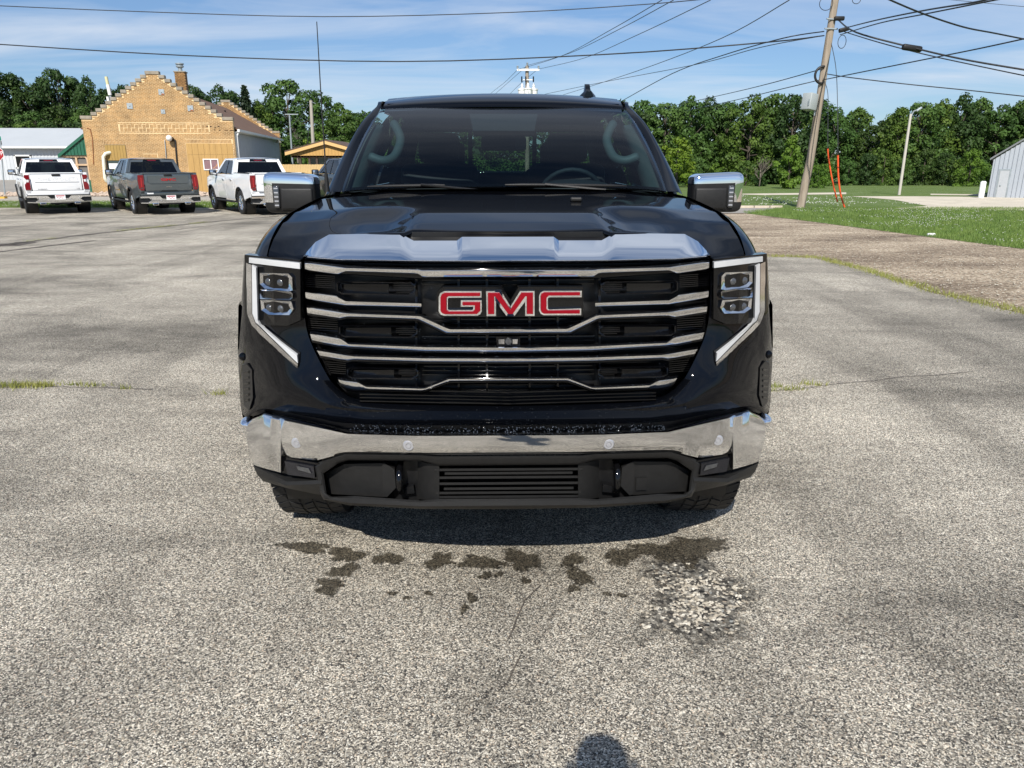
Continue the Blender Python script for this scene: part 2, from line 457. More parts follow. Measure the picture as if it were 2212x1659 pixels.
for y in (848, 858, 865, 872.5):
    hline('grille_slat', y, y-8, 0, 320, .035-.002*(y-848), .04, 2.6)
for hx in (46, 107, 198):
    for s in (-1, 1):
        a, b = (600, 846) if hx < 190 else (600, 846)
        P = [fp(hx-2.6, a, .06), fp(hx+2.6, a, .06), fp(hx+2.0, b, .06), fp(hx-2.0, b, .06)]
        P = [sgn(p, s) for p in P]
        MB().hexa(P+[p+Vector((0, .03, 0)) for p in P]).build('grille_strut', gloss_black, truck)
# framed side openings of the grille, with ribbed ends
pods = [((369,200),(607,636),(436,372,596,621),(249,204,612,632)), ((364,196),(701,728),(430,366,686,714),(244,200,705,726)), ((347,194),(792,818),(394,349,779,806),(238,198,795,815))]
for (ha, hb), (ya, yb), (oa, ob, o1, o2), (ia, ib, i1, i2) in pods:
    for s in (-1, 1):
        out = [(ha,ya+4),(ha-6,ya),(hb+10,ya+2),(hb,ya+8),(hb,yb-8),(hb+14,yb+1),(ha-12,yb-1),(ha,yb-8)]
        inr = [(ha-3,ya+6),(ha-7,ya+3),(hb+12,ya+5),(hb+3,ya+10),(hb+3,yb-9),(hb+15,yb-2),(ha-13,yb-4),(ha-3,yb-9)]
        fr = ring('grille_insert', out, inr, .034, gloss_black, .05, s, bevel=.004)
        plate('insert_panel', [(ha-10,ya+6),(ia+8,ya+6),(ia+8,yb-4),(ha-14,yb-5)], .062, gloss_black, .01, s, parent=fr)
        for k in range(6):
            y = i1+(i2-i1)*k/5
            hline('insert_rib', y, y-.3, ib, ia-(8 if k > 3 else 2), .046, .02, 1.7, s, gloss_black, fr)
        for k in range(7):
            y = o1+(o2-o1)*k/6
            hline('insert_rib', y, y-4, ob, oa, .046, .02, 1.8, s, gloss_black, fr)
# chrome bars, top to bottom
bars = [([(0,582),(184,582),(195,580.5),(350,577),(366,574),(437,564.5)], [(0,599),(184,599),(195,591),(350,585),(366,592.5),(436,583)]),
        ([(0,709),(126,709),(190,680.6),(350,674),(365,671),(433,660)], [(0,719),(134,719),(195,689),(347,683),(360,687),(431,676)]),
        ([(0,749),(178,747.4),(345,740.6),(361,727),(427,715.5)], [(0,760),(178,757.5),(345,747.5),(365,746),(421,735)]),
        ([(0,773),(180,771.5),(334,766.5),(413,753)], [(0,783),(180,781.5),(334,775.5),(347,779),(403,768.5)]),
        ([(0,817),(129,817),(181,837.5),(308,832),(324,821),(368,815.6)], [(0,823.5),(129,824),(186,845.6),(326,841.5),(347,837.5),(360,828)])]
for t, b in bars: bar('grille_bar', t, b, chrome, .0, .06)
for s in (-1, 1):
    bar('grille_bar', [(188,653),(350,647.5),(369,635.6),(436,626)], [(188,663),(350,658.5),(366,656.5),(434.5,645)], chrome, .0, .06, s)
    # black carriers just under / over the bars
for t, b in bars[1:]:
    tt = [(h, y-3.5) for h, y in t]; bb = [(h, y+4.5) for h, y in b]
    bar('bar_carrier', tt, bb, gloss_black, .018, .06, tilt=0)
bar('bar_carrier', [(0,576),(184,576),(350,571.5),(437,559)], [(0,603),(184,603),(350,592),(436,587)], gloss_black, .022, .06, tilt=0)
# camera under the second bar
pc = plate('front_camera', [(-27,727),(25,727),(25,747),(-25,747)], .012, gloss_black, .05)
MB().lathe([(0.0,-.006),(.010,-.005),(.013,0),(.013,.02)], fp(0,738,.008), 'Y', 16).build('camera_lens', clear_lens, pc, 40)
plate('camera_face', [(-22,733),(-9,733),(-9,743),(-21,743)], .008, chrome_soft, .006, parent=pc)
plate('camera_face', [(9,733),(20,733),(19,743),(9,743)], .008, chrome_soft, .006, parent=pc)

# ---- letters ----------------------------------------------------------------
def LZ(pts): return [(932.6+x*.14881-CX+1.0, 581.5+y*.14881) for x, y in pts]
badge = plate('badge_plate', LZ([(18,420),(40,320),(110,255),(965,255),(1092,450),(1215,255),(2150,255),(2155,690),(95,695),(25,610)]), -.004, gloss_black, .06, sub=3)
G_c = [(132,316),(672,316),(672,412),(200,412),(184,428),(184,572),(200,590),(538,590),(552,576),(552,543),(372,543),(372,448),(674,448),(674,612),(654,652),(612,674),(130,674),(80,655),(53,610),(53,400),(75,345)]
G_r = [(138,342),(650,342),(650,390),(192,390),(162,420),(162,592),(194,614),(544,614),(574,588),(574,523),(396,523),(396,476),(652,476),(652,606),(605,650),(140,650),(100,636),(77,600),(77,405),(95,362)]
M_c = [(738,318),(958,318),(1092,545),(1232,318),(1442,318),(1442,680),(1306,680),(1306,468),(1148,682),(1036,682),(882,468),(882,680),(746,680)]
M_r = [(764,344),(928,344),(1092,588),(1252,344),(1420,344),(1420,652),(1330,652),(1330,396),(1308,396),(1124,650),(1056,650),(872,396),(855,396),(855,652),(766,652)]
C_c = [(1575,316),(2130,316),(2130,410),(1655,410),(1636,428),(1636,572),(1652,588),(2122,572),(2122,670),(1575,670),(1530,648),(1508,602),(1508,390),(1530,340)]
C_r = [(1585,340),(2106,340),(2106,384),(1650,386),(1616,418),(1616,582),(1646,606),(2102,598),(2102,648),(1580,648),(1548,632),(1533,594),(1533,395),(1548,358)]
for nm, a, b in (('letter_g', G_c, G_r), ('letter_m', M_c, M_r), ('letter_c', C_c, C_r)):
    l = plate(nm, LZ(a), -.020, chrome, .022)
    plate('letter_face', LZ(b), -.026, badge_red, .012, parent=l)

# ---- headlamps -----------------------------------------------------------------
HZ = lambda pts: [(CX-(504.7+x*.2883), 537.6+y*.2883) for x, y in pts]
for s in (-1, 1):
    hl = plate('headlight', [(564,549),(447,561),(446,690),(474,702),(528,700),(447,760),(450,792),(545,716),(563,680)], -.004, gloss_black, .05, s, sub=2)
    plate('daytime_lamp', [(555,555,-.012),(447.5,567,-.020),(447.5,580,-.014),(555,566.5,-.004)], -.02, drl, .02, s, parent=hl, sub=4)
    plate('daytime_lamp', [(549,571,-.012),(548,676,-.012),(541,695,-.012),(526,709,-.013),(452,783,-.014),(454,765,-.020),(532,700,-.020),(537,690,-.02),(540.5,577,-.02)], -.02, drl, .02, s, parent=hl)
    loft('lamp_edge', [[(562,566,-.002),(561,676,-.002),(551,703,-.002),(453,794,-.004)], [(550,571,-.011),(549,676,-.011),(542,696,-.011),(452,785,-.013)]], chrome_soft, s, 5, 60, parent=hl)
    up_o = [(532,588),(472,590),(464,598),(463,626),(472,628),(522,622),(532,612)]
    up_i = [(525,594),(475,596),(471,600),(471,619),(474,622),(518,616),(525,609)]
    lo_o = [(531,646),(466,650),(461,666),(470,679),(514,678),(529,668)]
    lo_i = [(524,652),(472,655),(468,665),(474,672),(511,671),(522,664)]
    mi_o = [(532,623),(467,629),(463,633),(463,642),(469,647),(532,644)]
    mi_i = [(527,627),(470,633),(467,635),(467,640),(471,643),(527,640)]
    for o_, i_ in ((up_o, up_i), (lo_o, lo_i), (mi_o, mi_i)):
        rg = ring('lamp_bezel', o_, i_, -.012, chrome_soft, .03, s, parent=hl, bevel=.012)
    plate('lamp_glass', up_i, .004, lamp_grey, .01, s, parent=hl)
    plate('lamp_glass', lo_i, .004, lamp_grey, .01, s, parent=hl)
    plate('lamp_glass', mi_i, .004, gloss_black, .01, s, parent=hl)
    for hx, py in ((511,607),(486,609),(509,663),(485,665)):
        MB().sphere(sgn(fp(hx, py, .006), s), (.017, .012, .015), 16, 10).build('projector', clear_lens, hl, 180)

# ---- bumper ---------------------------------------------------------------------
tb = [(0,931),(159,930.5),(206,929),(347,924),(424,905),(488,891),(489,891),(523,884),(545,893),(560,903)]
tf_ = [(0,938),(159,938),(206,937.5),(347,932.5),(424,913.5),(488,899),(489,899),(523,891),(545,903),(562,911)]
mi_ = [(0,962),(159,962),(206,962),(350,957),(418,953),(488,942),(489,950),(522,950),(545,955),(559,955)]
bo_ = [(0,981),(159,981),(206,980),(355,977),(412,991.5),(488,982),(488.6,1017),(515,1010),(535,1004),(545,1000)]
zz = lambda L, o: [(a[0], a[1], o) for a in L]
bt = [(a[0], a[1]*.88+b[1]*.12) for a, b in zip(tf_, mi_)]
loft('bumper', [zz(tb, .05), zz(tf_, -.057), zz(bt, -.073), [(a[0], a[1], -.073) for a in mi_], zz(bo_, -.058), zz([(a[0], a[1]+2) for a in bo_], .0)], bumper_chrome, 0, 6, 60)
for s in (-1, 1):
    MB().sphere(sgn(fp(557, 908, -.03), s), (.03, .05, .022), 14, 10).build('bumper_end', chrome, truck, 180)
    for hx, py in ((215.5, 960), (454, 953)):
        c = sgn(fp(hx, py, -.066), s)
        sn = MB().lathe([(.010,-.010),(.017,-.010),(.021,-.004),(.022,.02)], c, 'Y', 20).build('parking_sensor', sensor_grey, truck, 40)
        MB().lathe([(0,-.011),(.0085,-.011),(.0085,.01)], c, 'Y', 18).build('sensor_face', sensor_grey, sn, 40)
    fl = plate('fog_lamp', [(489,982),(405,999),(403,1034),(486,1018)], -.048, gloss_black, .08, s)
    plate('fog_glass', [(481,993),(419,1005),(416,1030),(474,1022)], -.055, lamp_grey, .01, s, parent=fl)
    plate('fog_reflector', [(455,1004),(430,1009),(424,1020),(452,1012)], -.058, clear_lens, .004, s, parent=fl)
    # lower plastic below the chrome, outboard
    loft('lower_valance', [[(402,1030,.02),(478,1014,.02),(545,998,.0)], [(402,1034,-.05),(478,1037,-.05),(546,1003,-.05)], [(402,1042,-.055),(478,1045,-.055),(538,1022,-.05)], [(404,1066,-.03),(470,1052,-.03),(526,1035,-.03)], [(404,1066,.12),(470,1052,.12),(526,1035,.12)]], black_plastic, s, 5, 40)
# lower air dam
O = [(0,984),(150,984),(186,979),(352,975),(400,991),(419,1003),(409,1054),(397,1076),(342,1089),(186,1096),(150,1097),(0,1097)]
I = [(0,1005),(150,1005),(190,994),(345,992),(366,998),(398,1020),(391,1064),(380,1070),(330,1069),(190,1080),(150,1077),(0,1077)]
def strip_ring(name, O, I, off, back, mat):
    L = [[(a[0], a[1], back) for a in O], [(a[0], a[1], off+.012) for a in O], [(a[0]*.75+b[0]*.25, a[1]*.75+b[1]*.25, off) for a, b in zip(O, I)],
         [(a[0]*.25+b[0]*.75, a[1]*.25+b[1]*.75, off+.003) for a, b in zip(O, I)], [(b[0], b[1], off+.012) for b in I], [(b[0], b[1], back) for b in I]]
    return loft(name, L, mat, 0, 4, 40)
dam = strip_ring('air_dam', O, I, -.052, .06, black_plastic)
loft('air_dam_back', [[(0,990,.05),(400,985,.05)], [(0,1090,.05),(390,1076,.05)]], dark_plastic, 0, 16)
loft('dam_lip', [[(0,1086,-.045),(186,1085,-.045),(300,1082,-.045)], [(0,1092,-.05),(186,1091,-.05),(300,1086,-.05)], [(0,1100,-.01),(186,1098,-.01),(300,1091,-.01)], [(0,1100,.2),(186,1098,.2),(300,1091,.2)]], black_plastic, 0, 6, 50)
for y, h in ((1014, 160), (1022, 138), (1031, 152), (1044, 152), (1055, 140), (1064, 156), (1073, 150)):
    hline('dam_slat', y, y, 0, h, -.028, .05, 5.2, 0, black_plastic, dam)
for s in (-1, 1):
    loft('dam_cheek', [[(150,1003,-.03),(150,1078,-.03)], [(172,1000,-.012),(172,1080,-.012)], [(196,994,.03),(196,1076,.03)]], black_plastic, s, 3, 60)
    pk = plate('pocket_panel', [(393,1020),(352,1000),(268,999),(246,1012),(243,1052),(262,1072),(384,1064)], .012, black_plastic, .03, s)
    plate('pocket_shoulder', [(268,999),(246,1012),(243,1052),(262,1072),(270,1070),(272,1003)], -.004, black_plastic, .02, s, parent=pk)
    if s > 0: plate('tow_cover', [(300,1034),(277,1035),(276,1062),(299,1061)], .006, black_plastic, .006, s, parent=pk)
    c = fp(233, 1034, .0)
    pts = [sgn(c+Vector((0, .05-.085*math.cos(t), .062*math.sin(t))), s) for t in [R(a) for a in range(-80, 81, 16)]]
    MB().tube(pts, .0125, 10).build('tow_hook', gloss_black, truck, 60)
    plate('tow_bracket', [(225,1052),(205,1048),(203,1064),(224,1066)], .02, dark_plastic, .02, s)

# ---- wings (front fenders) ----------------------------------------------------------
AX, TR = 0.87, 0.425
for s in (-1, 1):
    L0 = [(.893,.285,1.298),(.893,.36,1.352),(.893,.5,1.402),(.893,.7,1.432),(.893,1.2,1.464),(.893,1.62,1.468)]
    L1 = [(.935,.315,1.285),(.935,.40,1.340),(.937,.55,1.386),(.938,.75,1.414),(.940,1.2,1.446),(.940,1.66,1.45)]
    L2 = [(.968,.345,1.262),(.980,.45,1.306),(.986,.6,1.346),(.99,.8,1.376),(.985,1.2,1.404),(.975,1.70,1.41)]
    L3 = [(.985,.365,1.228),(1.004,.48,1.245),(1.018,.65,1.266),(1.022,.85,1.28),(1.012,1.2,1.29),(1.0,1.72,1.30)]
    L4 = [(.99,.375,1.15),(1.015,.47,1.13),(1.048,.65,1.12),(1.055,.87,1.12),(1.045,1.2,1.12),(1.02,1.74,1.12)]
    L5 = [(.995,.385,1.02)]; 
    L5 += [(1.03,.45,.86),(1.066,.62,.955),(1.072,.87,1.0),(1.066,1.12,.955),(1.03,1.76,.9)]
    L6 = [(.995,.385,.86),(1.032,.40,.72),(1.066,.555,.83),(1.072,.87,.965),(1.066,1.19,.83),(1.03,1.30,.62)]
    rows = [[sgn(Vector(p), s) for p in catmull(l, 5)] for l in (L0, L1, L2, L3, L4, L5, L6)]
    cols = [[tuple(r[i]) for r in rows] for i in range(len(rows[0]))]
    cols = [catmull(c, 4) for c in cols]
    m = MB().grid([[Vector(c[j]) for c in cols] for j in range(len(cols[0]))])
    m.build('fender', black_paint, truck, 70)
    # inner wheel house
    MB().lathe([(.52,-.30*s),(.52,.0)], (s*.93, AX, .44), 'X', 24, R(-20), R(200)).build('wheel_house', dark_plastic, truck, 60)

def wheel(root, cx, cy, R0, Wd, side, rim_mat, detailed=False, name='wheel'):
    """tyre + tread + rim; side = +1 when its outer face looks to +x"""
    h = Wd/2; rr = R0*.60
    t = MB().lathe([(rr,-h*.8),(R0*.80,-h*1.02),(R0*.93,-h*.98),(R0*.985,-h*.82),(R0*.988,h*.82),(R0*.93,h*.98),(R0*.80,h*1.02),(rr,h*.8)], (cx, cy, R0), 'X', 40).build(name, rubber, root, 50)
    tr = MB(); n = 46 if detailed else 30
    colsx = (-.80,-.42,-.02,.38,.78) if detailed else (-.6, 0, .6)
    for c_i, q in enumerate(colsx):
        for k in range(n):
            a0 = 2*math.pi*(k+.5*(c_i % 2))/n; a1 = a0+2*math.pi/n*.78
            bw = h*(.30 if detailed else .44)/2 if abs(q) < .7 else h*.36/2
            ro = R0 if abs(q) < .7 else R0*.99; ri = R0*.965
            sk = .10*(1 if c_i % 2 else -1)*(1 if detailed else 0)
            P = []
            for r_, in ((ri,), (ro,)):
                for a, xx in ((a0, -bw), (a1+0, -bw), (a1+sk*.6, bw), (a0+sk*.6, bw)):
                    P.append(Vector((cx+q*h+xx, cy+r_*math.cos(a), R0+r_*math.sin(a))))
            tr.hexa(P)
    tag(tr.build('tread', rubber, t), kind='stuff')
    x0 = cx+side*h*.62
    rim = MB().lathe([(rr*1.0,side*h*.2),(rr*.98,side*h*.22),(rr*.9,0),(rr*.88,-side*h*1.2)], (x0, cy, R0), 'X', 32)
    rim.lathe([(0,side*.03),(rr*.22,side*.03),(rr*.27,0),(rr*.27,-side*.05)], (x0, cy, R0), 'X', 20)
    for k in range(6):
        for da in (-.16, .16):
            a = 2*math.pi*k/6+da; a2 = 2*math.pi*k/6+da*1.5
            p0 = Vector((x0, cy+rr*.2*math.cos(a), R0+rr*.2*math.sin(a))); p1 = Vector((x0+side*h*.12, cy+rr*.93*math.cos(a2), R0+rr*.93*math.sin(a2)))
            rim.tube([p0, p1], [rr*.085, rr*.075], 6)
    rim.build('rim', rim_mat, t, 40)
    MB().lathe([(0,0),(rr*.86,0)], (x0-side*h*.75, cy, R0), 'X', 24).build('brake_disc', dark_plastic, t)
    return t
for s in (-1, 1):
    wheel(truck, s*.885, AX, TR, .29, s, chrome, True)
    wheel(truck, s*.885, 4.62, TR, .29, s, chrome)

# ---- windscreen, pillars, roof ------------------------------------------------------
GB = [(0,403,1.32),(150,404,1.335),(270,407,1.38),(330,411,1.43),(352,414,1.48)]
GT = [(0,232,2.16),(150,232.6,2.17),(225,234.4,2.19),(258,236,2.21),(266,238,2.23)]
ypf = lambda p: yp(*p)
ws = [[yp(*p) for p in catmull(l, 5)] for l in (GB, GT)]
def wsurf(i, t):
    a, b = ws[0][i], ws[1][i]; p = a.lerp(b, t)
    bul = 4*t*(1-t)
    return p+Vector((0, -.035*bul, .03*bul))
nW = len(ws[0])
rows = []
for k in range(13):
    r = [wsurf(i, k/12) for i in range(nW)]; rows.append([sgn(q, -1) for q in reversed(r[1:])]+r)
m = MB().grid(rows); m.build('windscreen', screen_glass, truck, 180)
# black edge band inside the glass
fr = MB()
nrm = Vector((0, .004, -.006))
for s in (-1, 1):
    fr.grid([[sgn(wsurf(nW-1, k/14), s)+nrm for k in range(15)], [sgn(wsurf(nW-3 if k > 2 else nW-3, k/14), s)+nrm for k in range(15)]])
top = [wsurf(i, 1) for i in range(nW)]; top2 = [wsurf(i, .955) for i in range(nW)]
fr.grid([[sgn(q, -1)+nrm for q in reversed(top[1:])]+[q+nrm for q in top], [sgn(q, -1)+nrm for q in reversed(top2[1:])]+[q+nrm for q in top2]])
fr.build('screen_band', gloss_black, truck, 180)
bot = [wsurf(i, 0) for i in range(nW)]; bot2 = [wsurf(i, .035) for i in range(nW)]
MB().grid([[sgn(q, -1)+nrm for q in reversed(bot[1:])]+[q+nrm for q in bot], [sgn(q, -1)+nrm for q in reversed(bot2[1:])]+[q+nrm for q in bot2]]).build('screen_band', gloss_black, truck, 180)
# sensor housing and mirror behind the glass
sh = MB(); 
P = [Vector((-.20, 2.13, 1.90)), Vector((.20, 2.13, 1.90)), Vector((.175, 1.98, 1.80)), Vector((-.175, 1.98, 1.80))]
sh.hexa(P+[p+Vector((0, .05, -.03)) for p in P]); sh.build('sensor_housing', interior_dark, truck)
MB().rbox((.0, 2.16, 1.735), (.27, .05, .085), .02, 3).build('rear_view_mirror', interior_dark, truck, 40)
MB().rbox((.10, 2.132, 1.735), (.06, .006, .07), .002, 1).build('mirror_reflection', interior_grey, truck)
# wipers and cowl
loft('cowl', [[(0,402,1.22),(180,403,1.24),(300,407,1.30),(360,414,1.38)], [(0,404,1.36),(180,405,1.37),(300,409,1.42),(352,415,1.48)]], black_plastic, 0, 5, 60, f=lambda p: yp(*p)+Vector((0, 0, -.012)))
for x0, x1, xm in ((-.70, -.30, -.42), (.0, .62, .20)):
    def wy(x): return 1.335+.10*(abs(x)/.7)**2
    def wz(x): return 1.512-.012*(abs(x)/.7)**2
    pts = [Vector((x0+(x1-x0)*k/8, wy(x0+(x1-x0)*k/8)-.02, wz(x0+(x1-x0)*k/8)+.008)) for k in range(9)]
    wpr = MB().tube(pts, [.004]+[.008]*7+[.004], 6); wpr.tube([Vector((xm, wy(xm)-.03, wz(xm)+.012)), Vector((xm+.30*(1 if x0 < -.1 else 1), wy(xm)-.06, wz(xm)-.015))], .007, 6)
    wpr.build('wiper', black_plastic, truck, 60)
# roof
rows = []
for k in range(22):
    t = k/21; y = 2.155+1.95*t**1.5; r = []
    for i in range(25):
        u = -1+2*i/24; x = u*.735
        zf = yp(0, 231, 2.155).z
        crown = 2.052-.030*(abs(u)**2.2) - .05*max(0, (t-.55))**2
        front = zf + (crown-zf)*min(1, ((y-2.155)/.42))**.5 if y < 2.575 else crown
        r.append(Vector((x*(1+.03*t), y+.07*u*u*(1-t), front-(.012*u*u if y < 2.575 else 0))))
    rows.append(r)
MB().grid(rows).build('roof', black_paint, truck, 60)
for s in (-1, 1):
    # A pillar: outer painted skin
    a0, a1 = yp(352,414,1.48), yp(266,238,2.23)
    p = [(a0+Vector((.0,.0,.0)), Vector((.965,1.60,1.45))), (a0.lerp(a1, .33), Vector((.905,1.86,1.66))), (a0.lerp(a1, .66), Vector((.83,2.10,1.85))), (a1, Vector((.778,2.36,1.945))), (Vector((.728,2.42,1.985)), Vector((.768,2.62,1.955))), (Vector((.75,4.1,1.955)), Vector((.775,4.1,1.92)))]
    rows = [[], [], [], []]
    for q, e in p:
        mm = q.lerp(e, .4)+Vector((.012, -.012, .012)); m3_ = q.lerp(e, .75)+Vector((.012, -.004, .006))
        for r_, v in zip(rows, (q, mm, m3_, e)): r_.append(tuple(v))
    rows = [[sgn(Vector(v), s) for v in catmull(r_, 5)] for r_ in rows]
    MB().grid(rows).build('pillar', black_paint, truck, 70)
    # inner trim and grab handle
    ed = [wsurf(nW-1, .02+.80*k/10)+Vector((0, .035, -.022)) for k in range(11)]
    rows = [[sgn(v, s) for v in ed], [sgn(v+Vector((-.045, .05, -.005)), s) for v in ed], [sgn(v+Vector((-.075+.03*k/10, .15, -.03)), s) for k, v in enumerate(ed)], [sgn(v+Vector((-.02, .30, -.06)), s) for v in ed]]
    MB().grid(rows).build('pillar_trim', interior_grey, truck, 60)
    h = [Vector((.645,2.10,1.845)), Vector((.625,2.06,1.82)), Vector((.595,2.0,1.76)), Vector((.60,1.93,1.70)), Vector((.625,1.86,1.65)), Vector((.68,1.82,1.635)), Vector((.75,1.82,1.66))]
    MB().tube([sgn(Vector(v), s) for v in catmull([tuple(v) for v in h], 4)], [.018]+[.026]*23+[.020], 10).build('grab_handle', interior_grey, truck, 180)
    # door inner face seen through the glass
    MB().hexa([Vector((s*.86, 1.7, 1.40)), Vector((s*.86, 2.9, 1.40)), Vector((s*.86, 2.9, 1.0)), Vector((s*.86, 1.7, 1.0)), Vector((s*.93, 1.7, 1.40)), Vector((s*.93, 2.9, 1.40)), Vector((s*.93, 2.9, 1.0)), Vector((s*.93, 1.7, 1.0))]).build('door_card', interior_dark, truck)
# cabin
dash = [[Vector((x, 1.36+.12*(x/.8)**2, 1.478)) for x in (-.8,-.4,0,.4,.8)], [Vector((x, 1.62, 1.482)) for x in (-.86,-.43,0,.43,.86)], [Vector((x, 1.90, 1.47)) for x in (-.88,-.43,0,.43,.88)], [Vector((x, 1.98, 1.35)) for x in (-.88,-.43,0,.43,.88)], [Vector((x, 1.9, 1.0)) for x in (-.88,-.43,0,.43,.88)]]
MB().grid(dash).build('dashboard', interior_dark, truck, 60)
binn = MB().sphere((.40, 1.86, 1.475), (.24, .12, .06), 16, 8).build('instrument_hood', interior_dark, truck, 180)
MB().tube([Vector((.40+.19*math.cos(a), 2.06-.06*math.sin(a), 1.42+.165*math.sin(a))) for a in [2*math.pi*k/28 for k in range(29)]], .015, 8, False).build('steering_wheel', interior_dark, truck, 180)
for s in (-1, 1):
    for y, zt in ((2.72, 1.62), (3.62, 1.58)):
        st = MB().rbox((s*.43, y, zt-.36), (.52, .16, .72), .06, 3).build('seat', interior_dark, truck, 50)
        MB().rbox((s*.43, y-.02, zt+.10), (.27, .10, .19), .045, 3).build('headrest', interior_dark, st, 50)
        MB().box((s*.43, y-.3, 1.0), (.52, .6, .18)).build('cushion', interior_dark, st)
MB().rbox((0, 3.66, 1.25), (.5, .14, .6), .05, 3).build('seat', interior_dark, truck, 50)
MB().box((0, 2.7, .88), (1.8, 2.6, .06)).build('cabin_floor', interior_dark, truck)
hd = [[Vector((x, y, z-.03*abs(x))) for x in (-.7,-.35,0,.35,.7)] for y, z in ((2.27, 1.985), (2.6, 1.985), (3.2, 1.96), (3.8, 1.87))]
MB().grid(hd).build('headliner', interior_dark, truck, 60)

# ---- mirrors, antenna, shark fin ---------------------------------------------------
for s in (-1, 1):
    c = Vector((s*1.105, 1.50, 1.478))
    # rounded shell, split into the chrome cap and the black housing
    e = .30; sp = lambda v: math.copysign(abs(v)**e, v)
    shell = []
    NM, NN = 40, 60
    for i in range(NM+1):
        th = -math.pi/2+math.pi*i/NM; row_ = []
        for k in range(NN):
            ph_ = 2*math.pi*k/NN
            x = .134*sp(math.cos(th))*sp(math.cos(ph_)); y = .080*sp(math.cos(th))*sp(math.sin(ph_)); z = .098*sp(math.sin(th))
            u = (x+.134)/.268
            y *= 1-.25*u; z *= .92+.13*u
            if z < 0: z *= 1+.10*(1-u)
            row_.append(Vector((x, y, z)))
        shell.append(row_)
    capF = lambda q: q.z > .036 or (q.x > .078 and q.z > -.026)
    parts = {True: MB(), False: MB()}
    for i in range(NM):
        for k in range(NN):
            Q = [shell[i][k], shell[i][(k+1) % NN], shell[i+1][(k+1) % NN], shell[i+1][k]]
            ce = sum(Q, Vector())/4; cp_ = capF(ce)
            W = [Vector((q.x*s, q.y, q.z))*(1.012 if cp_ else 1.0)+c for q in Q]
            if s < 0: W.reverse()
            parts[cp_].add(W, [(0, 1, 2, 3)])
    objs = []
    for cp_, nm, m_ in ((False, 'wing_mirror', black_plastic), (True, 'mirror_cap', chrome)):
        o = parts[cp_].build(nm, m_, truck if not cp_ else objs[0])
        bm = bmesh.new(); bm.from_mesh(o.data); bmesh.ops.remove_doubles(bm, verts=bm.verts, dist=1e-5); bm.to_mesh(o.data); bm.free()
        o.data.polygons.foreach_set('use_smooth', [True]*len(o.data.polygons)); objs.append(o)
    mr = objs[0]
    tr_ = MB().rbox(c+Vector((s*.062, -.066, -.020)), (.030, .03, .112), .008, 3).build('turn_signal', clear_lens, mr, 50)
    for k in range(5): MB().box(c+Vector((s*.062, -.0815, -.062+k*.021)), (.020, .003, .007)).build('signal_segment', sensor_grey, tr_)
    MB().rbox(c+Vector((-s*.040, -.072, -.030)), (.165, .022, .108), .010, 3).build('mirror_face', black_plastic, mr, 50)
    MB().rbox(c+Vector((-s*.02, .072, .0)), (.20, .010, .14), .002, 1).build('mirror_glass', chrome, mr)
    arm = [Vector((s*.93, 1.60, 1.40)), Vector((s*1.0, 1.55, 1.395)), Vector((s*1.09, 1.51, 1.40)), Vector((s*1.16, 1.50, 1.41))]
    MB().tube(arm, [.045, .042, .04, .03], 10).build('mirror_arm', black_plastic, mr, 60)
    MB().hexa([Vector((s*.90, 1.50, 1.44)), Vector((s*.945, 1.62, 1.44)), Vector((s*.915, 1.75, 1.56)), Vector((s*.885, 1.70, 1.57)), Vector((s*.88, 1.55, 1.44)), Vector((s*.91, 1.66, 1.44)), Vector((s*.89, 1.78, 1.55)), Vector((s*.86, 1.72, 1.56))]).build('mirror_foot', black_plastic, truck)
a = yp(706-1088, 414, 1.42)
ant = MB().tube([a, a+Vector((0, 0, .09))], [.014, .008], 10); tp = at(703, 48, DG+1.47)
ant.tube([a+Vector((0, 0, .08)), Vector((a.x-.01, 1.47, tp.z*.5+a.z*.5)), Vector((a.x-.005, 1.47, tp.z))], [.0038, .003, .0022], 6); ant.build('antenna', black_plastic, truck, 60)
fin = MB(); f0 = yp(1265-1082, 217, 3.0)
rows = []
for k in range(9):
    t = k/8; y = -.09+.22*t
    hgt = .050+.062*smooth01((t-.1)/.55) if t < .85 else .112-.5*(t-.85)
    wd = .062*(1-(2*t-1)**2*.5)
    rows.append([f0+Vector((x*wd*1.15, y, z)) for x, z in ((-1,-.02),(-.8,.03),(-.34,.06),(-.24,hgt),(.24,hgt),(.34,.06),(.8,.03),(1,-.02))])
fin.grid(rows); fin.F.append(tuple(range(8)))
fin.build('roof_antenna', black_paint, truck, 40)

# ---- wet beads on the front ------------------------------------------------------------
wat = NT('water_bead'); wat.set(Roughness=0.0, Specular_IOR_Level=1.0, Transmission_Weight=0.0, Alpha=1.0); wat.b.inputs['Base Color'].default_value = (.02, .022, .025, 1); wat.set(Coat_Weight=1.0)
def beads(n, hw, y0, y1, off, rmin, rmax, yc=0):
    m = MB()
    for _ in range(n):
        h = rnd.uniform(-hw, hw); t = rnd.random()
        y = y0+(y1-y0)*t - yc*(abs(h)/hw)**2
        r = rnd.uniform(rmin, rmax)
        p = fp(h, y, off); m.sphere(p, (r, r*.7, r), 6, 4)
    return m
wb = beads(420, 340, 922, 936, -.0, .0012, .0032, 8)
for t, b in bars:
    for _ in range(36):
        h = rnd.uniform(0, t[-1][0])*rnd.choice((-1, 1)); y = resample(t, [abs(h)/t[-1][0]])[0][1]
        wb.sphere(fp(h, y-rnd.uniform(-1, 3), .004), rnd.uniform(.0010, .0024), 6, 4)
for _ in range(260):
    h = rnd.uniform(-340, 340); wb.sphere(fp(h, rnd.uniform(605, 870), .030), rnd.uniform(.0009, .0019), 6, 4)
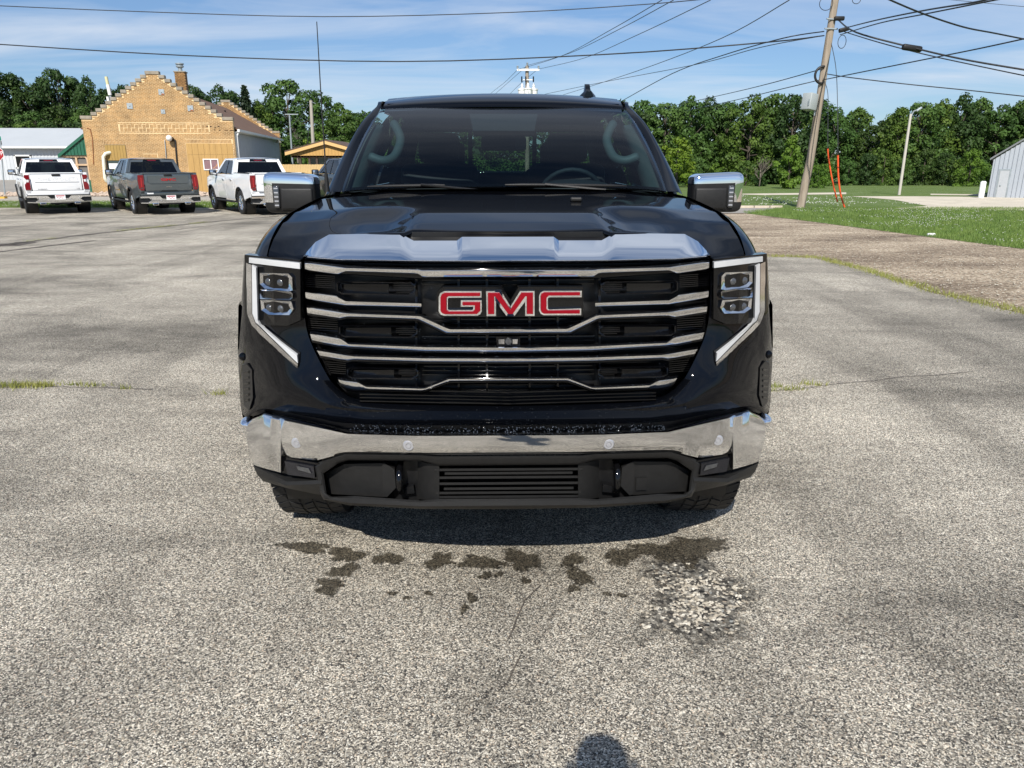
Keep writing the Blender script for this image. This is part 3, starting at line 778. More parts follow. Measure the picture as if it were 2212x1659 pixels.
for _ in range(120):
    h = rnd.uniform(-400, 400); wb.sphere(fp(h, rnd.uniform(880, 912)-(abs(h)/400)**2*20, -.032), rnd.uniform(.0009, .0019), 6, 4)
o = wb.build('water_beads', wat.m, truck, 180); tag(o, kind='stuff')
# ================================================================= TRUCK BODIES (sides, bed, tail), measured from the tail forward
def poly_panel(name, poly, xf, mat, root, tf, side, th=.03, levels=(), inset=0.0):
    bm = bmesh.new()
    vs = [bm.verts.new((0, y, z)) for y, z in poly]; bm.faces.new(vs)
    for lv in levels:
        bmesh.ops.bisect_plane(bm, geom=list(bm.verts)+list(bm.edges)+list(bm.faces), plane_co=(0, 0, lv), plane_no=(0, 0, 1), dist=1e-5)
    bmesh.ops.triangulate(bm, faces=[f for f in bm.faces if len(f.verts) > 4])
    ex = bmesh.ops.extrude_face_region(bm, geom=list(bm.faces))
    back = {v for v in ex['geom'] if isinstance(v, bmesh.types.BMVert)}
    for v in bm.verts:
        y, z = v.co.y, v.co.z; x = xf(y, z) - inset - (th if v in back else 0.0)
        v.co = tf(Vector((x*side, y, z)))
    bmesh.ops.recalc_face_normals(bm, faces=bm.faces)
    me = bpy.data.meshes.new(name); bm.to_mesh(me); bm.free(); me.materials.append(mat)
    me.polygons.foreach_set('use_smooth', [True]*len(me.polygons)); me.set_sharp_from_angle(angle=R(35))
    o = bpy.data.objects.new(name, me); C.objects.link(o); o.parent = root
    return o
RAX, FAX, AR = 1.20, 4.95, .50
XS = [(.45,.955),(.58,.985),(.78,.985),(.92,1.0),(1.15,.99),(1.28,.972),(1.34,.955),(1.42,.945)]
def body_x(y, z):
    x = interp(XS, z)
    for ax in (RAX, FAX):
        d = math.hypot(y-ax, z-.42)
        if d < .72: x += .030*smooth01((.72-d)/.22)
    x -= .05*smooth01((y-5.2)/.7) + .012*smooth01((.4-y)/.4)
    return x
def arch(cy, a0, a1, n=14, r=AR, cz=.42):
    return [(cy+r*math.cos(R(a0+(a1-a0)*k/n)), cz+r*math.sin(R(a0+(a1-a0)*k/n))) for k in range(n+1)]
LV = (.6, .78, .92, 1.15, 1.28, 1.34)
GXS = (.955, .36)
def glass_x(y, z): return GXS[0]-(z-1.33)*GXS[1]
# side windows of the cab: (y, z) outlines
G_REAR = [(2.22,1.365),(2.96,1.365),(2.96,1.80),(2.90,1.825),(2.52,1.815),(2.40,1.77)]
G_FRONT = [(3.10,1.365),(4.08,1.352),(3.98,1.43),(3.46,1.80),(3.36,1.828),(3.10,1.825)]
def cab_sides(root, tf, paint, front=True, cy=0.0):
    bed = [(.10,.64),(.02,.80),(.03,1.40),(1.92,1.40),(1.92,.50)] + [(1.72,.49)] + arch(RAX, 8, 172) + [(.60,.56)]
    door2 = [(1.945,.50),(2.0,.50),(2.98,.50),(2.98,1.345),(2.2,1.345),(1.945,1.36)]
    door1 = [(3.0,.50),(4.10,.50),(4.10,1.335),(3.0,1.345)]
    fend = [(4.12,.50)]+[(4.44,.50)]+arch(FAX, 170, 10)+[(5.50,.56),(5.80,.62),(5.84,.9),(5.72,1.19),(5.3,1.27),(4.5,1.32),(4.12,1.335)]
    for s in (-1, 1):
        poly_panel('bed_side', bed, body_x, paint, root, tf, s, levels=LV)
        for nm, d in (('door', door2), ('door', door1)):
            o = poly_panel(nm, d, body_x, paint, root, tf, s, levels=LV)
            yh = 2.12 if d is door2 else 3.14
            MB().rbox(tf(Vector((s*(body_x(yh, 1.16)+.016), yh+.09, 1.165))), (.05, .20, .035), .012, 2).build('door_handle', chrome, o, 50)
        if front: poly_panel('fender', fend, body_x, paint, root, tf, s, levels=LV)
        # cab uprights and roof rail
        for nm, pl in (('pillar', [(1.95,1.365),(2.20,1.365),(2.38,1.77),(2.50,1.83),(2.42,1.885),(2.14,1.87)]),
                       ('pillar', [(2.975,1.35),(3.085,1.35),(3.085,1.84),(2.975,1.84)]),
                       ('roof_rail', [(2.44,1.828),(3.5,1.832),(3.52,1.885),(2.44,1.888)])):
            poly_panel(nm, pl, glass_x, paint if nm != 'pillar' or pl[0][0] < 2.5 else gloss_black, root, tf, s, th=.05)
        if front: poly_panel('pillar', [(4.10,1.352),(4.38,1.335),(3.55,1.885),(3.37,1.835),(3.47,1.80),(4.0,1.425)], glass_x, paint, root, tf, s, th=.05)
        poly_panel('side_window', G_REAR, glass_x, side_glass, root, tf, s, th=.006, inset=.012)
        poly_panel('side_window', G_FRONT, glass_x, side_glass, root, tf, s, th=.006, inset=.012)
        # running board and rocker
        MB().rbox(tf(Vector((s*.99, 3.05, .42))), (.14, 2.3, .06), .02, 2).build('running_board', black_plastic, root, 50)
        # arch lip
        for ax in ((RAX, FAX) if front else (RAX,)):
            pts = [tf(Vector((s*(body_x(y, z)+.004), y, z))) for y, z in arch(ax, -2, 182, 18, AR+.005)]
            MB().tube(pts, .028, 6).build('arch_trim', black_plastic, root, 60)
            MB().lathe([(AR+.01,-.30*s),(AR+.01,.0)], tf(Vector((s*.93, ax, .42))), 'X', 20).build('wheel_house', dark_plastic, root, 60)
def tail(root, tf, paint, style, plate_txt=True, rear_glass=None):
    bx = lambda n, c, d, m, p=None, r=.01, seg=2: MB().rbox(tf(Vector(c)), d, r, seg).build(n, m, p or root, 45)
    # bed floor, inner walls, bed front
    MB().box(tf(Vector((0, 1.0, .86))), (1.7, 1.8, .05)).build('bed_floor', dark_plastic, root)
    for s in (-1, 1): MB().box(tf(Vector((s*.88, .98, 1.14))), (.07, 1.82, .5)).build('bed_wall', dark_plastic, root)
    for s in (-1, 1): MB().rbox(tf(Vector((s*.905, .98, 1.405))), (.10, 1.86, .02), .008, 2).build('bed_rail', paint if style == 'a' else black_plastic, root, 45)
    MB().box(tf(Vector((0, 1.89, 1.1))), (1.75, .04, .56)).build('bed_front', paint, root)
    # cab back wall: frame around the rear window
    p0 = Vector((0, 1.95, 1.34)); up = Vector((0, .20, .50))
    def cb(x, t): return tf(p0+up*t+Vector((x, 0, 0)))
    def cq(n, a, m, p=None, th=.04, off=0.0):
        P = [cb(*q)+Vector((0, off, 0)) for q in a]; k = MB(); k.prism(P, Vector((0, th, 0))); o = k.build(n, m, p or root)
        return o
    cq('cab_back', [(-.94,-.7),(.94,-.7),(.94,.12),(-.94,.12)], paint)
    cq('cab_back', [(-.80,.86),(.80,.86),(.755,1.06),(-.755,1.06)], paint)
    for s in (-1, 1): cq('cab_back', [(s*.94,.12),(s*.80,.86),(s*.69,.86),(s*.80,.12)], paint)
    cq('rear_window', [(-.80,.12),(.80,.12),(.69,.86),(-.69,.86)], rear_glass or tint_glass, None, .006, .012)
    for s in (-1, 1): cq('window_bar', [(s*.26,.12),(s*.30,.12),(s*.29,.86),(s*.255,.86)], gloss_black, None, .012, .02)
    bl = cq('brake_light', [(-.30,.90),(.30,.90),(.27,1.04),(-.27,1.04)], gloss_black, None, .03, -.022)
    cq('brake_lens', [(-.14,.94),(.14,.94),(.14,1.0),(-.14,1.0)], tail_red, bl, .01, -.028)
    # tailgate
    tg = bx('tailgate', (0, .045, 1.11), (1.50, .07, .58), paint, None, .02, 3)
    if style == 'b':
        o = [( -.66,1.33),(-.30,1.33),(-.24,1.305),(.24,1.305),(.30,1.33),(.66,1.33),(.66,1.13),(.60,1.07),(-.60,1.07),(-.66,1.13)]
        MB().prism([tf(Vector((x, -.004, z))) for x, z in o], Vector((0, .03, 0))).build('gate_panel', paint, tg)
        for a_, b_ in ((.66, 1.33),):
            MB().tube([tf(Vector((x, -.006, z))) for x, z in o[5:]+o[:1]], .006, 5).build('gate_crease', paint, tg, 60)
        MB().prism([tf(Vector((x, -.012, z))) for x, z in [(-.70,.80),(-.30,.80),(-.24,.845),(.24,.845),(.30,.80),(.70,.80),(.70,.79),(-.70,.79)]], Vector((0, .03, 0))).build('gate_step', dark_plastic, tg)
    else:
        MB().prism([tf(Vector((x, -.003, z))) for x, z in [(-.62,1.28),(.62,1.28),(.64,1.13),(-.64,1.13)]], Vector((0, .03, 0))).build('gate_panel', paint, tg)
        MB().tube([tf(Vector((-.66, -.002, 1.115))), tf(Vector((.66, -.002, 1.115)))], .012, 6).build('gate_crease', paint, tg, 60)
    MB().rbox(tf(Vector((0, .03, 1.405))), (1.62, .10, .035), .012, 2).build('gate_cap', paint if style != 'g' else black_plastic, tg, 45)
    MB().rbox(tf(Vector((0, -.006, 1.335))), (.26, .03, .065), .012, 2).build('gate_handle', black_plastic, tg, 45)
    # body below the gate
    bx('rear_panel', (0, .06, .735), (1.86, .08, .155), paint)
    for s in (-1, 1):
        bx('corner_panel', (s*.865, .05, 1.06), (.17, .06, .67), paint, None, .015)
        if style == 'b':
            o = [(.775,1.345),(.945,1.345),(.965,1.20),(.955,.93),(.90,.85),(.80,.85),(.785,.95)]
        else:
            o = [(.79,1.35),(.93,1.35),(.955,1.27),(.90,1.20),(.90,1.10),(.955,1.03),(.95,.85),(.80,.85)]
        tl = MB().prism([tf(Vector((s*x, -.010, z))) for x, z in o], Vector((0, .12, 0))).build('tail_light', tail_red, root)
        if style == 'b':
            MB().prism([tf(Vector((s*x, -.014, z))) for x, z in [(.84,1.26),(.875,1.26),(.885,.96),(.85,.96)]], Vector((0, .02, 0))).build('tail_light_bar', tail_bright, tl)
            MB().prism([tf(Vector((s*x, -.014, z))) for x, z in [(.83,.93),(.90,.93),(.89,.90),(.84,.90)]], Vector((0, .02, 0))).build('reverse_lens', clear_lens, tl)
        else:
            MB().prism([tf(Vector((s*x, -.014, z))) for x, z in [(.82,1.19),(.895,1.19),(.895,1.11),(.83,1.11)]], Vector((0, .02, 0))).build('reverse_lens', white_lens, tl)
            MB().prism([tf(Vector((s*x, -.013, z))) for x, z in [(.80,1.205),(.90,1.20),(.90,1.19),(.80,1.195)]], Vector((0, .02, 0))).build('lens_band', gloss_black, tl)
    # chrome bumper with corner steps
    bp = MB().prism([tf(Vector((x, -.10, z))) for x, z in [(-.66,.655),(-.36,.655),(-.27,.56),(.27,.56),(.36,.655),(.66,.655),(.62,.54),(.72,.46),(.60,.42),(-.60,.42),(-.72,.46),(-.62,.54)]], Vector((0, .16, 0))).build('bumper', chrome, root)
    MB().box(tf(Vector((0, -.02, .605))), (.72, .10, .11)).build('plate_recess', dark_plastic, bp)
    MB().box(tf(Vector((0, -.03, .67))), (1.9, .14, .025)).build('bumper_step', black_plastic, bp)
    for s in (-1, 1):
        MB().prism([tf(Vector((s*x, -.085, z))) for x, z in [(.66,.655),(.97,.655),(.97,.60),(.70,.60),(.66,.56),(.63,.54)]], Vector((0, .2, 0))).build('bumper_end', chrome, bp)
        MB().prism([tf(Vector((s*x, -.085, z))) for x, z in [(.62,.54),(.74,.45),(.97,.46),(.97,.43),(.72,.415),(.60,.42)]], Vector((0, .2, 0))).build('bumper_end', chrome, bp)
        MB().box(tf(Vector((s*.83, .02, .53))), (.30, .08, .16)).build('step_recess', dark_plastic, bp)
        ex = MB().rbox(tf(Vector((s*.52, -.10, .395))), (.19, .12, .075), .02, 3).build('exhaust_tip', chrome, root, 45)
        MB().rbox(tf(Vector((s*.52, -.158, .395))), (.15, .01, .045), .012, 2).build('exhaust_bore', dark_plastic, ex)
        for xx in (.33, .60): MB().lathe([(0,-.006),(.018,-.004),(.02,.01)], tf(Vector((s*xx, -.105, .56 if xx > .5 else .52))), 'Y', 12).build('parking_sensor', sensor_grey, bp)
    MB().box(tf(Vector((0, .05, .40))), (.60, .12, .08)).build('hitch', dark_plastic, root)
    MB().lathe([(.028,-.01),(.045,-.01),(.045,.08)], tf(Vector((0, -.02, .395))), 'Y', 14).build('hitch_tube', black_plastic, root)
    # underside
    for s in (-1, 1): MB().box(tf(Vector((s*.46, 2.9, .50))), (.12, 5.0, .16)).build('frame_rail', dark_plastic, root)
    MB().box(tf(Vector((0, 3.2, .60))), (1.75, 4.2, .10)).build('underbody', dark_plastic, root)
    ax = MB().tube([tf(Vector((-.8, RAX, .42))), tf(Vector((.8, RAX, .42)))], .05, 10); ax.sphere(tf(Vector((0, RAX, .42))), (.17, .17, .15), 14, 10)
    ax.build('rear_axle', dark_plastic, root, 60)
    for s in (-1, 1): MB().tube([tf(Vector((s*.50, RAX+.1, .55))), tf(Vector((s*.52, RAX-.12, .25)))], .028, 8).build('shock_absorber', dark_plastic, root, 60)
    if plate_txt:
        lp = MB().box(tf(Vector((.02 if style == 'a' else 0, -.11, .60))), (.31, .012, .155)).build('licence_plate', white_plate, root)
        MB().box(tf(Vector((.02 if style == 'a' else 0, -.118, .645))), (.26, .004, .030)).build('plate_print', plate_red, lp)
        for k in range(4): MB().box(tf(Vector((-.07+k*.05, -.118, .595-(.025 if k % 2 else 0)))), (.036, .004, .018)).build('plate_print', plate_red, lp)

def text_mesh(name, txt, size, mat, M4, parent=None, depth=.006, align='CENTER', bold=0.0):
    cu = bpy.data.curves.new(name, 'FONT'); cu.body = txt; cu.size = size; cu.extrude = depth; cu.align_x = align; cu.align_y = 'CENTER'; cu.resolution_u = 2; cu.offset = bold
    to = bpy.data.objects.new(name+'_t', cu); C.objects.link(to)
    bpy.context.view_layer.update()
    me = bpy.data.meshes.new_from_object(to.evaluated_get(bpy.context.evaluated_depsgraph_get()))
    bpy.data.objects.remove(to); me.transform(M4); me.materials.clear(); me.materials.append(mat); me.name = name
    o = bpy.data.objects.new(name, me); C.objects.link(o); o.parent = parent
    return o
FACE = Matrix.Rotation(math.pi/2, 4, 'X')      # text standing up, read from -Y

tail_red = M('tail_lens_red', (0.17, 0.004, 0.010), 0.10, 0, .15, 30, coat=.8)
tail_bright = M('tail_lens_bright', (0.36, 0.015, 0.02), 0.10, 0, .1, 30, coat=.8)
white_lens = M('white_lens', (0.7, 0.7, 0.7), 0.12, 0, .05, 30, coat=.8)
white_plate = M('white_plate', (0.78, 0.78, 0.78), 0.4, 0, .03)
plate_red = M('plate_red', (0.45, 0.03, 0.05), 0.4, 0, .05)
white_paint = M('white_car_paint', (0.80, 0.81, 0.82), 0.25, 0, .015, 3, coat=1.0)
grey_paint = M('grey_car_paint', (0.105, 0.122, 0.128), 0.28, .45, .03, 3, coat=1.0)
charcoal_paint = M('charcoal_car_paint', (0.012, 0.0135, 0.016), 0.28, .2, .03, 3, coat=1.0)

# sides, bed and tail of the black truck itself (never far from the edge of view)
def tf_main(v): return Vector((v.x*(1.035 if v.z < 1.36 else .94), 5.82-v.y, 1.455+(v.z-1.34)*.93 if v.z > 1.34 else .9765+(v.z-.9)*1.0875 if v.z > .9 else v.z*1.0+.0765*smooth01((v.z-.42)/.48)))
cab_sides(truck, tf_main, black_paint, front=False)
tail(truck, tf_main, black_paint, 'b', False, clear_rear_glass)

def bg_truck(px, py_tail, Y, yaw, paint, style, label, front_dark=False):
    x = at(px, py_tail, Y).x; loc = Vector((x, Y, gz(x, Y+2)))
    root = empty('pickup_truck', loc, yaw, label, 'pickup truck', 'pickup trucks parked in a row along the grass strip')
    tf = lambda v: v.copy()
    cab_sides(root, tf, paint); tail(root, tf, paint, style)
    # bonnet, nose, windscreen, roof
    rows = []
    for j in range(9):
        y = 4.30+1.5*j/8; z0 = 1.34-.02*j/8-.10*smooth01((j-5)/3); r = []
        for i in range(13):
            u = -1+2*i/12; r.append(Vector((u*(.93-.05*smooth01((j-5)/3)), y, z0-.05*abs(u)**3)))
        rows.append(r)
    MB().grid(rows).build('hood', paint, root, 60)
    MB().rbox((0, 5.72, .88), (1.78, .22, .66), .05, 3).build('nose', gloss_black, root, 45)
    MB().rbox((0, 5.83, .58), (1.86, .16, .2), .04, 2).build('front_bumper', chrome, root, 45)
    g = MB().grid([[Vector((u*.90, 4.36-.05*u*u, 1.34)) for u in (-1,-.5,0,.5,1)], [Vector((u*.74, 3.54-.04*u*u, 1.87)) for u in (-1,-.5,0,.5,1)]])
    g.build('windscreen', side_glass, root, 180)
    rows = []
    for j in range(11):
        t = j/10; y = 2.13+1.44*t; r = []
        for i in range(13):
            u = -1+2*i/12; r.append(Vector((u*.762, y, 1.925-.035*abs(u)**2.5-.030*(2*t-1)**4)))
        rows.append(r)
    MB().grid(rows).build('roof', paint, root, 60)
    hd = MB().grid([[Vector((x, y, 1.85)) for x in (-.73, .73)] for y in (2.2, 3.5)]); hd.build('headliner', interior_dark, root)
    for s in (-1, 1):
        for y, zt in ((2.55, 1.42), (3.4, 1.46)):
            st = MB().rbox((s*.40, y, zt-.3), (.50, .14, .62), .05, 2).build('seat', interior_dark, root, 50)
            MB().rbox((s*.40, y, zt+.12), (.26, .10, .18), .04, 2).build('headrest', interior_dark, st, 50)
        wheel(root, s*.87, RAX, .415, .28, s, chrome); wheel(root, s*.87, FAX, .415, .28, s, chrome)
        mr = MB().rbox((s*1.12, 4.06, 1.40), (.26, .12, .20), .04, 3).build('wing_mirror', paint if style == 'x' else black_plastic, root, 45)
        MB().rbox((s*1.12, 3.995, 1.40), (.21, .012, .155), .01, 2).build('mirror_glass', chrome_soft, mr, 45)
        MB().tube([(s*.95, 4.10, 1.30), (s*1.05, 4.07, 1.31)], .03, 8).build('mirror_arm', black_plastic, mr)
    MB().grid([[Vector((x, 4.3, z)) for x in (-.85, .85)] for z in (1.0, 1.32)]).build('dashboard', interior_dark, root)
    return root
t1 = bg_truck(124, 400, 26.6, R(35), white_paint, 'a', 'white pickup at the far left with split red tail lamps and embossed tailgate')
t2 = bg_truck(365, 400, 26.3, R(37), grey_paint, 'b', 'grey pickup with red letters on its tailgate, between the two white pickups')
t3 = bg_truck(603, 400, 26.0, R(35), white_paint, 'b', 'white pickup half hidden behind the black truck\'s chrome mirror')
t4 = bg_truck(838, 400, 26.0, R(33), charcoal_paint, 'b', 'charcoal pickup mostly hidden behind the black truck, its mirror showing beside the aerial')
T4 = lambda x, y, z: Matrix.Translation((x, y, z)) @ FACE
dark_print = M('grey_lettering', (0.16, 0.16, 0.17), 0.4, 0, .05)
text_mesh('lettering', 'CHEVROLET', .15, M('white_embossing', (0.66, 0.67, 0.68), .3, 0, .02), T4(0, -.006, 1.205) @ Matrix.Scale(1.35, 4, (1,0,0)), t1, .004)
text_mesh('lettering', 'SILVERADO', .055, dark_print, T4(-.46, .008, .87), t1, .004)
text_mesh('lettering', 'LTZ', .055, dark_print, T4(.62, .008, .87), t1, .004)
text_mesh('lettering', 'GMC', .115, tail_bright, T4(0, -.008, 1.19) @ Matrix.Scale(1.9, 4, (1,0,0)), t2, .006, bold=.004)
text_mesh('lettering', 'GMC', .115, tail_bright, T4(0, -.008, 1.19) @ Matrix.Scale(1.9, 4, (1,0,0)), t3, .006, bold=.004)
for t in (t2, t3, t4):
    text_mesh('lettering', 'SIERRA', .055, chrome_soft, T4(.0, .006, .95), t, .004)
MB().box((-.62, .015, .745), (.20, .012, .045)).build('sticker', white_plate, t2)
# ================================================================= GROUND
def asphalt_mat(name, dark=1.0, warm=.86, chip=240.0, wet=False, light=0.66):
    k = NT(name); k.set(Roughness=0.9 if not wet else 0.6, Specular_IOR_Level=0.25)
    v = k.pos(False)
    wob = k.n('ShaderNodeTexNoise'); wob.inputs['Scale'].default_value = 60; k.l(v, wob.inputs['Vector'])
    vv = k.n('ShaderNodeVectorMath', operation='MULTIPLY_ADD'); vv.inputs[1].default_value = (.012, .012, .012); k.l(wob.outputs['Color'], vv.inputs[0]); k.l(v, vv.inputs[2])
    vo = k.n('ShaderNodeTexVoronoi', feature='F1', voronoi_dimensions='2D'); vo.inputs['Scale'].default_value = chip; k.l(vv.outputs[0], vo.inputs['Vector'])
    sep = k.n('ShaderNodeSeparateColor'); k.l(vo.outputs['Color'], sep.inputs[0])
    cell = k.ramp(sep.outputs[0], [(0.0, (.045,.045,.048)), (0.17, (.115,.112,.108)), (0.36, (.28,.268,.245)), (0.68, (light*.76, light*.715, light*.63)), (0.84, (light*1.22, light*1.17, light*1.06)), (1.0, (light*1.6, light*1.55, light*1.42))])
    vo2 = k.n('ShaderNodeTexVoronoi', feature='DISTANCE_TO_EDGE', voronoi_dimensions='2D'); vo2.inputs['Scale'].default_value = chip; k.l(vv.outputs[0], vo2.inputs['Vector'])
    edge = k.ramp(vo2.outputs['Distance'], [(0.0, .42), (0.14, 1.0)])
    c = k.mix(1.0, cell, edge, 'MULTIPLY')
    # hue of single chips
    hue = k.ramp(sep.outputs[1], [(0.0, (1.1, .95, .85)), (0.1, (1,1,1)), (0.9, (1,1,1)), (1.0, (.9, .98, 1.08))])
    c = k.mix(1.0, c, hue, 'MULTIPLY')
    # worn and tarry patches
    v2 = k.n('ShaderNodeMapping'); v2.inputs['Scale'].default_value = (.55, 1.25, 1); v2.inputs['Rotation'].default_value = (0, 0, R(-12)); k.l(v, v2.inputs[0])
    f1 = k.noise(v2.outputs[0], .62, 7, .68, .6); f2 = k.noise(v, .22, 3, .5); f3 = k.noise(v2.outputs[0], 3.2, 4, .6)
    p1 = k.ramp(f1, [(0.33, .50), (0.49, .90), (0.64, 1.10)]); p2 = k.ramp(f2, [(0.34, .74), (0.62, 1.08)]); p3 = k.ramp(f3, [(0.3, .86), (0.6, 1.04)])
    v4 = k.n('ShaderNodeMapping'); v4.inputs['Scale'].default_value = (1.0, .16, 1); v4.inputs['Rotation'].default_value = (0, 0, R(14)); k.l(v, v4.inputs[0])
    f4 = k.noise(v4.outputs[0], 1.1, 5, .6, .3); c = k.mix(1.0, c, k.ramp(f4, [(.34, .70), (.5, 1.0), (.66, 1.10)]), 'MULTIPLY')   # worn wheel lanes
    c = k.mix(1.0, c, p1, 'MULTIPLY'); c = k.mix(1.0, c, p2, 'MULTIPLY'); c = k.mix(1.0, c, p3, 'MULTIPLY')
    c = k.mix(1.0, c, (dark*1.05, dark*1.05*(.64+.36*warm), dark*1.05*warm), 'MULTIPLY')
    k.base(c)
    h = k.mix(.5, cell, edge); k.bump(h, .5, .005)
    return k
asphalt = asphalt_mat('chip_seal_asphalt').m
gk = NT('gravel'); gk.set(Roughness=.95, Specular_IOR_Level=.2)
v = gk.pos(False)
vo = gk.n('ShaderNodeTexVoronoi', voronoi_dimensions='2D'); vo.inputs['Scale'].default_value = 34; gk.l(v, vo.inputs['Vector'])
sep = gk.n('ShaderNodeSeparateColor'); gk.l(vo.outputs['Color'], sep.inputs[0])
cell = gk.ramp(sep.outputs[0], [(0, (.19,.155,.12)), (.4, (.35,.30,.235)), (.8, (.50,.44,.36)), (1, (.66,.61,.52))])
f1 = gk.noise(gk.pos(False, (.6, 1.5, 1)), .5, 6, .62, .4)
c = gk.mix(1.0, cell, gk.ramp(f1, [(.32, (.40,.345,.30)), (.5, (.78,.71,.63)), (.66, (1.15,1.08,.98))]), 'MULTIPLY')
gk.base(c); gk.bump(cell, .6, .012); gravel = gk.m
def grass_mat(name, a, b, c, sc_=1.0, clover=False):
    k = NT(name); k.set(Roughness=.9, Specular_IOR_Level=.15); v = k.pos(False)
    f = k.noise(v, 1.3*sc_, 6, .65); f2 = k.noise(v, 16*sc_, 3, .6)
    col = k.mix(.45, k.ramp(f, [(.3, a), (.5, b), (.72, c)]), k.ramp(f2, [(.3, a), (.7, c)]))
    if clover:
        vo = k.n('ShaderNodeTexVoronoi', voronoi_dimensions='2D'); vo.inputs['Scale'].default_value = 5.5; k.l(v, vo.inputs['Vector'])
        dot = k.ramp(vo.outputs['Distance'], [(.10, 1.0), (.17, 0.0)]); patch = k.ramp(k.noise(v, .35, 4, .6), [(.46, 0.0), (.60, .8)])
        col = k.mix(k.math('MULTIPLY', dot, patch), col, (.50, .54, .44))
    k.base(col); k.bump(f2, .5, .03); return k.m
grass_g = grass_mat('meadow', (.06,.10,.024), (.10,.155,.036), (.165,.21,.065), 1, True)
land_g = grass_mat('land', (.05,.09,.025), (.08,.13,.035), (.11,.16,.05), .3)
pale_gravel = M('pale_gravel_drive', (.56, .50, .40), .95, 0, .18, 1.2, .4, 30, spec=.2)
concrete = M('pale_concrete', (.40, .365, .31), .9, 0, .14, 1.0, .3, 40, spec=.2)
street = M('street_asphalt', (.30, .28, .25), .9, 0, .12, .8, .3, 60, spec=.2)

def sheet(name, poly, off, mat, step=6.0, label=None, kind='structure', cat=None):
    bm = bmesh.new(); bm.faces.new([bm.verts.new((p[0], p[1], 0)) for p in poly])
    xs = [p[0] for p in poly]; ys = [p[1] for p in poly]
    cuts = [6.0, 52.0, 54.0]+[y for y in range(int(min(ys)//step*step), int(max(ys))+1, int(step))]
    for y in cuts:
        if min(ys) < y < max(ys): bmesh.ops.bisect_plane(bm, geom=list(bm.verts)+list(bm.edges)+list(bm.faces), plane_co=(0, y, 0), plane_no=(0, 1, 0), dist=1e-4)
    for x in [x for x in range(int(min(xs)//step*step), int(max(xs))+1, int(step))]:
        if min(xs) < x < max(xs): bmesh.ops.bisect_plane(bm, geom=list(bm.verts)+list(bm.edges)+list(bm.faces), plane_co=(x, 0, 0), plane_no=(1, 0, 0), dist=1e-4)
    bmesh.ops.triangulate(bm, faces=list(bm.faces))
    for v_ in bm.verts: v_.co.z = gz(v_.co.x, v_.co.y)+off
    bmesh.ops.recalc_face_normals(bm, faces=bm.faces)
    for f_ in bm.faces:
        if f_.normal.z < 0: f_.normal_flip()
    me = bpy.data.meshes.new(name); bm.to_mesh(me); bm.free(); me.materials.append(mat)
    o = bpy.data.objects.new(name, me); C.objects.link(o); return tag(o, label, cat, None, kind)
def G2(*pts): return [grd(px, py)[:2] for px, py in pts]
sheet('ground', [(-420,-120),(420,-120),(420,700),(-420,700)], 0, land_g, 10)
LOTE = G2((1642,556),(1700,556.5),(1761,559),(1865,586),(2017,635),(2212,681))
lot = [(-90,-90),(40,-90),(16,-8),(8.6,4.6)] + LOTE[::-1] + [(3.0,13.9),(1.2,15.2),(0.5,22),(0.0,30.0)] + G2((700,449.5),(0,449.5)) + [(-90,31.0)]
sheet('asphalt_lot', lot, .012, asphalt, 6, 'pale worn chip-seal asphalt of the car lot')
GE = G2((1600,459.5),(1615,462),(1743,478),(1895,498),(2047,518),(2212,539))
sheet('gravel_road', [(-.5,30.5),(-.5,12),(5,4),(12,-20),(60,-20),(60,6)] + [(18.5,9.5)] + GE[::-1] + G2((1560,459)) , .006, gravel, 6, 'brown gravel track beside the lot')
sheet('grass_field', [(18.5,9.5),(60,6),(160,40),(160,84),(-6,84),(-6,45)] + G2((1480,449))+ G2((1690,449.5),(1690,449.8)) + GE, .010, grass_g, 6, 'mown grass field with white clover on the right')
sheet('gravel_drive', G2((1838,424.5),(1930,432),(2004,445.5),(1940,450),(1880,451),(2060,453),(2212,455.8),(2330,458),(2330,430),(2212,428),(2080,425.5),(1960,424.5)), .016, pale_gravel, 8, 'cream gravel drive in front of the metal shed')
sheet('gravel_patch', G2((1560,419.5),(1828,416.0),(1828,420),(1650,422)), .016, pale_gravel, 8, 'thin cream strip of gravel in the field')
sheet('gravel_patch', G2((2010,419),(2130,420.5),(2130,423),(2010,421.5)), .016, pale_gravel, 8, 'short cream gravel strip beside the white bollard')
sheet('street', G2((1300,450),(1688,449.7),(1612,461.2),(1300,463)), .018, street, 6, 'grey street end between lot and field')
# far side of the lot on the left: verge, walk, street
V0 = G2((-150,449.5),(720,449.5)); V1 = G2((760,437),(-150,437)); V2 = G2((800,424),(-150,424)); V3 = G2((820,414),(-150,414))
sheet('grass_verge', V0+V1, .015, grass_g, 6, 'grass verge with clover behind the parked pickups')
sheet('pavement', [V1[1], V1[0], V2[0], V2[1]], .022, concrete, 6, 'pale concrete walk in front of the brick building')
sheet('street', [V2[1], V2[0], (4, 52), (0, 62), (-95, 74), (-110, 60)], .010, street, 6, 'pale street running past the stop sign')
